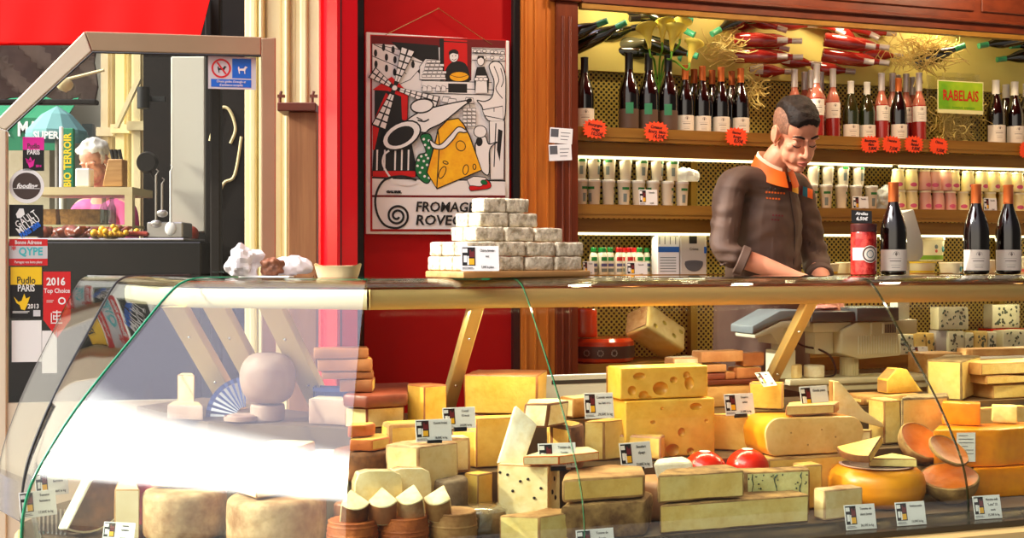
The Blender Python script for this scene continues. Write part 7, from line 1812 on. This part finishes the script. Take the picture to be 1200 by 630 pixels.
def fuse(bms, voxel, smooth=2, fac=.5):
    me = bpy.data.meshes.new('f'); allb = bmesh.new()
    for b in bms: b.to_mesh(me); allb.from_mesh(me)
    bmesh.ops.recalc_face_normals(allb, faces=allb.faces[:]); allb.to_mesh(me); allb.free()
    o = bpy.data.objects.new('f', me); COL.objects.link(o)
    md = o.modifiers.new('r', 'REMESH'); md.mode = 'VOXEL'; md.voxel_size = voxel
    if smooth: sm = o.modifiers.new('s', 'SMOOTH'); sm.iterations = smooth; sm.factor = fac
    m2 = bpy.data.meshes.new_from_object(o.evaluated_get(bpy.context.evaluated_depsgraph_get())); bpy.data.objects.remove(o); return m2
def head_parts(male=True):
    mb = MB(); B_ = lambda c, r, rot=None: mb.ball(r, c, 0, 20, 14, rot)
    B_((0, -.018, .045), (.073, .094, .083)); B_((0, .035, .045), (.061, .052, .062)); B_((0, .038, -.025), (.056, .050, .066)); B_((0, .030, -.070), (.046, .052, .042))
    B_((0, .076, -.098), (.020, .016, .016)); B_((0, .052, -.098), (.034, .03, .016))
    for s in (-1, 1):
        B_((s*.046, .0, -.052), (.014, .032, .034)); B_((s*.040, .056, -.020), (.019, .018, .016)); B_((s*.028, .080, .024), (.026, .011, .0075)); B_((s*.030, .073, .0), (.0165, .0135, .0115))
        B_((s*.0125, .100, -.036), (.0085, .010, .0075)); B_((s*.022, .072, -.055), (.022, .018, .026)); B_((s*.036, .046, -.050), (.024, .028, .032))
        rr = Matrix.Rotation(s*R(18), 3, 'Z') @ Matrix.Rotation(R(-10), 3, 'X'); B_((s*.074, -.008, -.002), (.009, .021, .032), rr)
        mb.tube([(s*.080, -.026+.018*math.cos(a)*1.15+.016, .002+.031*math.sin(a)) for a in [R(-60)+R(260)*i/10 for i in range(11)]], .0042, 0, 6)
        B_((s*.074, .004, -.032), (.006, .008, .009))
    mb.tube([(0, .085, .022), (0, .096, .0), (0, .108, -.02), (0, .114, -.032)], [.009, .0085, .0095, .0105], 0, 10)
    B_((0, .112, -.034), (.0115, .0115, .0095))
    B_((0, .090, -.062), (.022, .012, .0055)); B_((0, .089, -.0735), (.019, .0115, .0060)); B_((0, .080, -.05), (.03, .018, .012))
    return mb
# ---- the seller
G = FR.at(892, -.80); G3 = v3(G, .161); BYAW = R(33)
MF = Matrix.Translation(G3) @ Matrix.Rotation(BYAW, 4, 'Z') @ Matrix.Rotation(PI, 4, 'Z')      # local +y = where he faces, +x = his own right... flipped below
def L3(l, f, z): return Vector((-l, f, z))        # l towards his left
man = thing('person', 'young seller with short dark hair in a brown jacket with orange collar, looking down', 'person', G3, 0)
man.rotation_euler = (0, 0, BYAW+PI)
hc, hpitch, hyaw, hroll = L3(.02, .165, 1.665), R(-30), R(-19), R(3)
HM = Matrix.Translation(hc) @ Matrix.Rotation(hyaw, 4, 'Z') @ Matrix.Rotation(hroll, 4, 'Y') @ Matrix.Rotation(hpitch, 4, 'X') @ Matrix.Scale(1.07, 4)
pel, wst, cst, nk = L3(0, -.01, 1.0), L3(0, .01, 1.17), L3(0, .03, 1.40), L3(0, .06, 1.545)
def arm(s, elbow, wrist, fdir):
    sh = L3(s*.18, .03, 1.495)
    ch = [(cst, (.13, .10)), (L3(s*.10, .035, 1.505), .060), (sh, .056), ((sh+elbow)/2, .047), (elbow, .043), ((elbow+wrist)/2, .040), (wrist, (.026, .022))]
    d = (wrist-elbow).normalized(); palm = wrist+d*.05; ch.append((palm, (.036, .016)))
    out = [ch]; side = d.cross(Vector((0, 0, 1))).normalized()
    for k, (o, ln) in enumerate(((-.030, .058), (-.010, .070), (.010, .066), (.029, .050))):
        base = palm+side*o+d*.018; p1 = base+d*ln*.45+Vector((0, 0, -.006)); p2 = p1+d*ln*.30+Vector((0, 0, -.016)); p3 = p2+d*ln*.18+Vector((0, 0, -.018))
        out.append([(base-d*.02, .009), (base, .0092), (p1, .0085), (p2, .0078), (p3, .0068)])
    th = palm-d*.03-side*.030*s*-1; t1 = th+d*.03+side*.020*s+Vector((0, 0, -.012)); t2 = t1+d*.026+Vector((0, 0, -.01))
    out.append([(th, .012), (t1, .0105), (t2, .0085)])
    return out
eR, wR = L3(-.255, .06, 1.215), L3(-.05, .255, 1.115); eL, wL = L3(.232, .045, 1.20), L3(.12, .245, 1.055)
body = [(pel, (.15, .11)), (wst, (.135, .095)), (cst, (.13, .10)), (nk, .058), (L3(.008, .085, 1.585), .055), (L3(.015, .12, 1.63), .052)]
legs = [[(pel, (.15, .11)), (L3(s*.09, -.01, .86), .085), (L3(s*.10, .01, .50), .056), (L3(s*.10, -.03, .10), .040), (L3(s*.10, .0, .045), (.040, .04)), (L3(s*.105, .13, .03), (.042, .026))] for s in (-1, 1)]
aR, aL = arm(-1, eR, wR, None), arm(1, eL, wL, None)
b_main = [skin_bm([c], 2) for c in [body]+legs+[aR[0], aL[0]]]
b_f = [skin_bm([c], 1) for c in aR[1:]+aL[1:]]
hb = head_parts(); hb.xf(HM)
me = fuse(b_main+[hb.bm]+b_f, .0040, 6, .5); me.name = 'body'; me.materials.append(M['skin'])
link('body', me, man, True, angle=180)
# jacket: a looser second skin over trunk and arms, creased at the elbows
jR = [(cst, (.160, .13)), (L3(-.10, .035, 1.505), .076), (L3(-.185, .03, 1.487), .068), (L3(-.222, .045, 1.36), .064), (L3(-.255, .058, 1.228), .062), (L3(-.240, .085, 1.200), .058), (L3(-.205, .118, 1.182), .054)]
jL = [(cst, (.160, .13)), (L3(.09, .035, 1.505), .072), (L3(.165, .03, 1.485), .062), (L3(.195, .045, 1.36), .060), (L3(.236, .046, 1.215), .062), (L3(.225, .08, 1.165), .058), (L3(.18, .14, 1.115), .053)]
jb = [(L3(0, .0, 1.02), (.18, .145)), (wst, (.168, .138)), (L3(0, .025, 1.29), (.168, .135)), (cst, (.160, .13)), (L3(0, .050, 1.515), (.085, .080))]
me = fuse([skin_bm([c], 2) for c in (jb, jR, jL)], .006, 4, .5)
Minv = None
for v in me.vertices:
    p = v.co; z = p.z
    k = .8 if abs(p.x) > .17 and z < 1.40 else .4      # more creasing on the sleeves
    fold = math.sin(z*95+8*mnoise.noise(p*7)+p.y*25)*.0045*k+mnoise.noise(p*14)*.008+mnoise.noise(p*5)*.008
    if z > 1.46: fold *= .4
    v.co = p+v.normal*fold
me.name = 'jacket'; me.materials.clear(); me.materials.append(M['jacket'])
jk = link('jacket', me, man, True, angle=180)
# cuffs of the rolled sleeves
for nm, a, b, r_ in (('cuff', L3(-.222, .105, 1.190), L3(-.186, .135, 1.170), .0545), ('cuff', L3(.196, .120, 1.130), L3(.164, .165, 1.098), .0525)):
    mb = MB(); d = (b-a).normalized(); mb.tube([a+d*k for k in (0, .004, .03, .034)], [r_*.98, r_*1.06, r_*1.05, r_*.97], 0, 28, cap=True); mb.rough(.002, 20, .02); mb.build(nm, M['jacket'], jk)
# trousers and long apron
tr_ = fuse([skin_bm([c], 2) for c in [[(L3(0, -.01, .99), (.17, .13)), (L3(0, -.01, .90), (.175, .13))]]+[[(L3(0, -.01, .90), (.175, .13)), (L3(s*.095, -.01, .80), .100), (L3(s*.10, .01, .50), .075), (L3(s*.10, -.03, .11), .062)] for s in (-1, 1)]], .01, 2)
tr_.name = 'trousers'; tr_.materials.clear(); tr_.materials.append(M['trousers']); link('trousers', tr_, man, True, angle=180)
mb = MB(); rows = []
for j in range(16):
    q = j/15; z = 1.10-.60*q; row = []
    for i in range(41):
        a = R(-125)+R(250)*i/40; fl = 1+.05*q+.045*q*math.sin(i*1.25+q)+.02*q*math.sin(i*2.7)
        row.append((.200*fl*math.sin(a), .0+.160*fl*math.cos(a), z))
    rows.append(row)
mb.grid(rows); mb.grid([[(x*.985, y*.985, z) for x, y, z in r] for r in rows]); mb.build('apron', M['apron'], man)
for s in (-1, 1):
    sh = MB(); sh.ball((.048, .135, .045), L3(s*.10, .06, .04), 0, 20, 12); sh.build('shoe', M['black'], man)
# collar: cream shirt band inside an orange stand collar
def collar(nm, r0, r1, z0, z1, a0, a1, m, cx=.0, cy=.070, drop=.075, th=.004):
    mb = MB(); n = 36
    def ring(r_, z, e): return [(cx+(r_+e)*math.sin(a)*1.05, cy+(r_+e)*math.cos(a)*1.0, z-drop*(.5+.5*math.cos(a))**1.3) for a in [a0+(a1-a0)*i/n for i in range(n+1)]]
    rw = [ring(r0, z0, 0), ring((r0+r1)/2, (z0+z1)/2, .001), ring(r1, z1, 0)]
    mb.grid(rw); mb.grid([ring(r0, z0, -th), ring((r0+r1)/2, (z0+z1)/2, -th), ring(r1, z1, -th)]); mb.grid([ring(r1, z1, 0), ring(r1, z1, -th)])
    mb.build(nm, M[m], man)
collar('collar', .094, .070, 1.535, 1.598, R(8), R(352), 'collar_orange'); collar('shirt_collar', .074, .062, 1.56, 1.612, R(14), R(346), 'shirt_cream')
# face details and hair
hx = thing('x', None, None); bpy.data.objects.remove(hx)
mb = MB()
for s in (-1, 1): mb.tube(crom([(s*.014, .092, .028), (s*.030, .0905, .034), (s*.046, .079, .030)], 5), [.0030]*4+[.0034]*3+[.0024]*3+[.0016], 0, 6) if False else mb.tube([(s*.013, .0935, .027), (s*.022, .0935, .0315), (s*.032, .0905, .034), (s*.042, .0835, .0325), (s*.050, .074, .027)], [.0030, .0040, .0042, .0034, .0018], 0, 8)
mb.xf(HM); mb.build('eyebrow', M['hair_dark'], man)
mb = MB()
for s in (-1, 1): mb.tube([(s*.016, .0825, -.0055), (s*.024, .0865, -.0082), (s*.033, .0862, -.0085), (s*.041, .081, -.006), (s*.046, .075, -.002)], [.0010, .0016, .0019, .0018, .001], 0, 6)
mb.xf(HM); mb.build('eyelash', M['lash'], man)
mb = MB()
mb.tube([(-.022, .0915, -.0665), (-.012, .1000, -.0625), (-.004, .1030, -.0605), (0, .1025, -.0615), (.004, .1030, -.0605), (.012, .1000, -.0625), (.022, .0915, -.0665)], [.001, .0032, .0040, .0040, .0040, .0032, .001], 0, 8, flat=.8)
mb.tube([(-.020, .0915, -.0690), (-.010, .0995, -.0728), (0, .1015, -.0740), (.010, .0995, -.0728), (.020, .0915, -.0690)], [.001, .0042, .0050, .0042, .001], 0, 8, flat=.8)
mb.xf(HM); mb.build('lips', M['lip'], man)
def cap(nm, m, off, test, thick, amp, freq):
    """a shell that follows the skull where test(direction) holds"""
    mb = MB(); mb.ball((.073, .094, .083), (0, -.018, .045), 0, 64, 40); mb.ball((.061, .052, .062), (0, .035, .045), 0, 48, 32)
    mm_ = fuse([mb.bm], .003, 3); b = bmesh.new(); b.from_mesh(mm_)
    b.normal_update()
    dl = [v for v in b.verts if test(v.co) <= 0]
    for v in b.verts:
        k = min(1, max(0, test(v.co))); v.co += v.normal*(off+thick*k)+v.normal*mnoise.noise(v.co*freq)*amp*k
    bmesh.ops.delete(b, geom=dl, context='VERTS')
    b2 = MB(); b2.bm.free(); b2.bm = b; b2.xf(HM); b2.build(nm, M[m], man, True, angle=180)
# top hair: from hairline over the crown; sides cropped close
cap('hair', 'hair_dark', .0015, lambda p: min((p.z-.066-.25*max(0, -p.y-.02)*0+.10*max(0, p.y-.03))*55, (.0585-abs(p.x)+.25*max(0, p.z-.085))*60, (.082-p.y+.25*(p.z-.08))*80), .010, .005, 45)
cap('hair_fade', 'hair_fade', .0012, lambda p: min((p.z-.010-.30*max(0, p.y))*90, (.048-p.y)*90), .0012, .0008, 90)
# badge of coloured stripes and the embroidered words, laid on the jacket front
from mathutils.bvhtree import BVHTree
bpy.context.view_layer.update()
bv_ = BVHTree.FromPolygons([v.co for v in jk.data.vertices], [tuple(p.vertices) for p in jk.data.polygons])
MW = Matrix.Translation(G3) @ Matrix.Rotation(BYAW+PI, 4, 'Z'); MI = MW.inverted()
def on_jacket(px, py, lift=.002):
    o = MI @ Vector((0, 0, ZC)); d = (MI @ P(px, py, 5)-o).normalized()
    h, n, _, _ = bv_.ray_cast(o, d)
    return (h+n*lift) if h else None
def patch(nm, quad, m, n=4):
    rows = []
    for j in range(n+1):
        row = []
        for i in range(n+1):
            a, b = i/n, j/n
            x = (quad[0][0]*(1-a)+quad[1][0]*a)*(1-b)+(quad[3][0]*(1-a)+quad[2][0]*a)*b; y = (quad[0][1]*(1-a)+quad[1][1]*a)*(1-b)+(quad[3][1]*(1-a)+quad[2][1]*a)*b
            row.append(on_jacket(x, y))
        if any(v is None for v in row): return
        rows.append(row)
    mb = MB(); mb.grid(rows); mb.build(nm, M[m], jk)
x = 921
for w_, m, nm in ((7, 'maroon', 'badge_stripe'), (7, 'yellow_cloth', 'badge_stripe'), (5.5, 'maroon', 'badge_stripe'), (5.5, 'teal_cloth', 'badge_stripe'), (6, 'collar_orange', 'badge_stripe')):
    f = lambda xx: 211+(xx-921)*.36
    patch(nm, [(x, f(x)), (x+w_, f(x+w_)), (x+w_, f(x+w_)+11), (x, f(x)+11)], m); x += w_
for k, (xa, xb, y) in enumerate(((897, 919, 224), (898, 912, 231), (905, 917, 251), (904, 914, 256))):
    q = xa
    while q < xb: patch('embroidery', [(q, y+(q-xa)*.08), (q+2.2, y+(q-xa)*.08), (q+2.2, y+2+(q-xa)*.08), (q, y+2+(q-xa)*.08)], 'collar_orange' if k < 2 else 'maroon', 1); q += 3.4
mb = MB(); seam = [on_jacket(px, py, .001) for px, py in ((925, 225), (928, 245), (931, 265), (931, 285), (930, 305), (929, 322))]
if all(seam): mb.tube(crom(seam, 4), .0022, 0, 6); mb.build('front_seam', M['trousers'], jk)
# ---- the woman behind the vitrine
WG = P(126, 300, 7.65); WG.z = .281
mb = MB(); mb.boxr(P(60, 0, 7.5).x, P(160, 0, 7.5).x, 7.45, 8.2, .001, .28); struct('floor_stall', mb, M['stone'])
wo = thing('person', 'white haired woman in a pink top looking down behind the glass vitrine', 'person', WG, R(160))
wp = [[(Vector((0, 0, .90)), (.15, .11)), (Vector((0, .01, 1.10)), (.14, .1)), (Vector((0, .02, 1.32)), (.13, .1)), (Vector((0, .05, 1.46)), .055), (Vector((0, .09, 1.56)), .05)]]
for s in (-1, 1):
    wp.append([(Vector((0, 0, .90)), (.15, .11)), (Vector((s*.09, 0, .78)), .085), (Vector((s*.09, .01, .45)), .06), (Vector((s*.09, 0, .06)), .04), (Vector((s*.09, .1, .03)), .035)])
    wp.append([(Vector((0, .02, 1.32)), (.13, .1)), (Vector((s*.17, .03, 1.40)), .05), (Vector((s*.23, .08, 1.16)), .042), (Vector((s*.13, .25, 1.08)), .03), (Vector((s*.10, .30, 1.07)), (.034, .016))])
WHM = Matrix.Translation((0, .12, 1.635)) @ Matrix.Rotation(R(-25), 4, 'X') @ Matrix.Rotation(R(10), 4, 'Z')
hb = head_parts(); hb.xf(WHM)
fg = []
for s in (-1, 1):
    for o in (-.024, -.008, .008, .024): c = Vector((s*.10+o, .32, 1.07)); fg.append(skin_bm([[(c, .008), (c+Vector((0, .03, -.004)), .0075), (c+Vector((0, .05, -.016)), .0065)]], 1))
    c = Vector((s*.10-s*.034, .29, 1.07)); fg.append(skin_bm([[(c, .010), (c+Vector((-s*.018, .022, -.006)), .009), (c+Vector((-s*.02, .044, -.014)), .0075)]], 1))
me = fuse([skin_bm([c], 2) for c in wp]+[hb.bm]+fg, .006, 2); me.name = 'body'; me.materials.clear(); me.materials.append(M['skin_old']); link('body', me, wo, True, angle=180)
me = fuse([skin_bm([c], 2) for c in [[(Vector((0, 0, .86)), (.185, .145)), (Vector((0, .01, 1.10)), (.17, .13)), (Vector((0, .02, 1.32)), (.16, .125)), (Vector((0, .035, 1.44)), .075)]]+[[(Vector((0, .02, 1.32)), (.16, .125)), (Vector((s*.17, .03, 1.39)), .068), (Vector((s*.23, .08, 1.16)), .057), (Vector((s*.15, .22, 1.09)), .043)] for s in (-1, 1)]], .008, 2)
me.name = 'pink_top'; me.materials.clear(); me.materials.append(M['pink_cloth']); link('pink_top', me, wo, True, angle=180)
me = fuse([skin_bm([c], 2) for c in [[(Vector((0, 0, .90)), (.175, .13)), (Vector((0, 0, .84)), (.175, .13))]]+[[(Vector((0, 0, .84)), (.175, .13)), (Vector((s*.09, 0, .74)), .10), (Vector((s*.09, .01, .45)), .075), (Vector((s*.09, 0, .10)), .06)] for s in (-1, 1)]], .012, 2); me.name = 'trousers'; me.materials.clear(); me.materials.append(M['trousers']); link('trousers', me, wo, True, angle=180)
mb = MB(); mb.ball((.085, .100, .085), (0, -.02, .058), 0, 40, 28)
for v in list(mb.bm.verts):
    v.co += v.normal*mnoise.noise(v.co*28)*.016
bmesh.ops.delete(mb.bm, geom=[v for v in mb.bm.verts if v.co.y > .045 and v.co.z < .075], context='VERTS'); mb.xf(WHM); mb.build('hair', M['hair_white'], wo, True, angle=180)
# ---------------------------------------------------------------- light
W = bpy.data.worlds.new('world'); scn.world = W; W.use_nodes = True
nt = W.node_tree; L = nt.links; bg = nt.nodes['Background']
tc = nt.nodes.new('ShaderNodeTexCoord')
def wmath(op, a, b_=None, cl=False):
    x = nt.nodes.new('ShaderNodeMath'); x.operation = op; x.use_clamp = cl
    for i, v in enumerate((a, b_)):
        if v is None: continue
        if isinstance(v, (int, float)): x.inputs[i].default_value = v
        else: L.new(v, x.inputs[i])
    return x.outputs[0]
sp = nt.nodes.new('ShaderNodeSeparateXYZ'); L.new(tc.outputs['Generated'], sp.inputs[0])
gr = nt.nodes.new('ShaderNodeValToRGB'); cr = gr.color_ramp
cr.elements[0].position = .40; cr.elements[0].color = (.16, .14, .12, 1)
cr.elements[1].position = 1.0; cr.elements[1].color = (1.3, 1.2, 1.5, 1)
e = cr.elements.new(.5); e.color = (1.5, 1.3, 1.05, 1)
e = cr.elements.new(.62); e.color = (1.4, 1.25, 1.1, 1)
L.new(wmath('ADD', wmath('MULTIPLY', sp.outputs[2], .5), .5), gr.inputs[0])
# bright band shaped in the sky towards the sun for the end panes' reflection
az = R(-64)
dv = nt.nodes.new('ShaderNodeVectorMath'); dv.operation = 'DOT_PRODUCT'; L.new(tc.outputs['Generated'], dv.inputs[0])
dv.inputs[1].default_value = (math.sin(az), -math.cos(az), 0)
def smooth(v, a, b_, to=1):
    m_ = nt.nodes.new('ShaderNodeMapRange'); m_.interpolation_type = 'SMOOTHSTEP'
    m_.inputs['From Min'].default_value = a; m_.inputs['From Max'].default_value = b_; m_.inputs['To Max'].default_value = to
    L.new(v, m_.inputs['Value']); return m_.outputs[0]
hz = wmath('POWER', wmath('SUBTRACT', 1.0, wmath('MULTIPLY', sp.outputs[2], sp.outputs[2])), .5)
azm = smooth(wmath('DIVIDE', dv.outputs['Value'], wmath('MAXIMUM', hz, .05)), .72, .86)
lo_ = smooth(sp.outputs[2], math.sin(R(31)), math.sin(R(38))); hi_ = wmath('SUBTRACT', 1.0, smooth(sp.outputs[2], math.sin(R(49.5)), math.sin(R(54))))
lm = wmath('MULTIPLY', wmath('MULTIPLY', azm, wmath('MULTIPLY', lo_, hi_)), 17.0)
vs = nt.nodes.new('ShaderNodeVectorMath'); vs.operation = 'SCALE'; vs.inputs[0].default_value = (1, .97, .92); L.new(lm, vs.inputs['Scale'])
va = nt.nodes.new('ShaderNodeVectorMath'); va.operation = 'ADD'; L.new(gr.outputs[0], va.inputs[0]); L.new(vs.outputs[0], va.inputs[1])
dim = nt.nodes.new('ShaderNodeMapRange'); dim.interpolation_type = 'SMOOTHSTEP'   # the street is darker away from the sun
dim.inputs['From Min'].default_value = -.1; dim.inputs['From Max'].default_value = .42; dim.inputs['To Min'].default_value = 1.1; dim.inputs['To Max'].default_value = .07
L.new(sp.outputs[0], dim.inputs['Value'])
vd = nt.nodes.new('ShaderNodeVectorMath'); vd.operation = 'SCALE'; dv2 = nt.nodes.new('ShaderNodeVectorMath'); dv2.operation = 'DOT_PRODUCT'; L.new(tc.outputs['Generated'], dv2.inputs[0])   # purple patch added to the sky, giving the end panes a milky reflection
az2, el2 = R(-80), R(60); dv2.inputs[1].default_value = (math.sin(az2)*math.cos(el2), -math.cos(az2)*math.cos(el2), math.sin(el2))
lb2 = nt.nodes.new('ShaderNodeMapRange'); lb2.interpolation_type = 'SMOOTHSTEP'; lb2.inputs['From Min'].default_value = .80; lb2.inputs['From Max'].default_value = .97; lb2.inputs['To Max'].default_value = 1.7
L.new(dv2.outputs['Value'], lb2.inputs['Value'])
v2 = nt.nodes.new('ShaderNodeVectorMath'); v2.operation = 'SCALE'; v2.inputs[0].default_value = (.86, .80, 1.08); L.new(lb2.outputs[0], v2.inputs['Scale'])
v3_ = nt.nodes.new('ShaderNodeVectorMath'); v3_.operation = 'ADD'; L.new(va.outputs[0], v3_.inputs[0]); L.new(v2.outputs[0], v3_.inputs[1])
L.new(v3_.outputs[0], vd.inputs[0]); L.new(dim.outputs[0], vd.inputs['Scale'])
L.new(vd.outputs[0], bg.inputs['Color']); bg.inputs['Strength'].default_value = .62
def light(name, kind, loc, energy, color=(1, 1, 1), size=.3, rot=None, sy=None, spread=None):
    l = bpy.data.lights.new(name, kind); l.energy = energy; l.color = color
    if kind == 'AREA':
        l.size = size
        if sy: l.shape = 'RECTANGLE'; l.size_y = sy
        if spread: l.spread = R(spread)
    if kind in ('POINT', 'SPOT'): l.shadow_soft_size = size
    o = bpy.data.objects.new(name, l); COL.objects.link(o); o.location = loc
    if rot: o.rotation_euler = rot
    return o
sun = light('sun', 'SUN', (-6, 0, 6), 4.0, (1, .93, .82)); sun.data.angle = R(1)
sd = Vector((-.85, -.20, .50)).normalized(); sun.rotation_euler = sd.to_track_quat('Z', 'Y').to_euler()
WARM = (1, .80, .50)
# lamps inside the shop: above the seller, along the shelves (with added fill low down), and the case lamp under the counter top
for k, t in enumerate((1.3, 2.1, 2.9)):
    p = FR.pt(t, -.55); light('ceiling_lamp', 'POINT', (p.x, p.y, Z(1.36)), 16, WARM, .05)
for rz in (SH1, SH2):
    for t in (1.45, 2.3, 3.2):
        p = FR.pt(t, -1.08); light('shelf_strip_or_fill', 'AREA', (p.x, p.y, Z(rz-.118)), 1.15, (1, .9, .58), .75, (R(-20), 0, FR.yaw), .03)
for t in (1.35, 1.85, 2.35, 2.9):
    p = FR.pt(t, -1.07); light('niche_lamp', 'POINT', (p.x, p.y, Z(1.05)), 2.3, WARM, .04)
for t in (1.3, 1.95, 2.6, 3.2):
    p = FR.pt(t, -.97); light('shelf_strip_or_fill', 'POINT', (p.x, p.y, Z(-.115)), 1.5, WARM, .03)  # added fill, no strip under this shelf; brightens the low shelf
for t in (.35, 1.1, 1.85, 2.6):
    p = FR.pt(t, -.02); light('case_lamp', 'AREA', (p.x, p.y, Z(-.155)), 3.9, WARM, .6, (R(-20), 0, FR.yaw), .04)
scn.view_settings.view_transform = 'Standard'; scn.view_settings.look = 'None'; scn.view_settings.gamma = 1
scn.view_settings.use_curve_mapping = False; scn.view_settings.exposure = 0.52
scn.cycles.use_denoising = True; scn.cycles.max_bounces = 8; scn.cycles.transparent_max_bounces = 16
scn.cycles.caustics_reflective = False; scn.cycles.caustics_refractive = False; scn.cycles.sample_clamp_indirect = 6
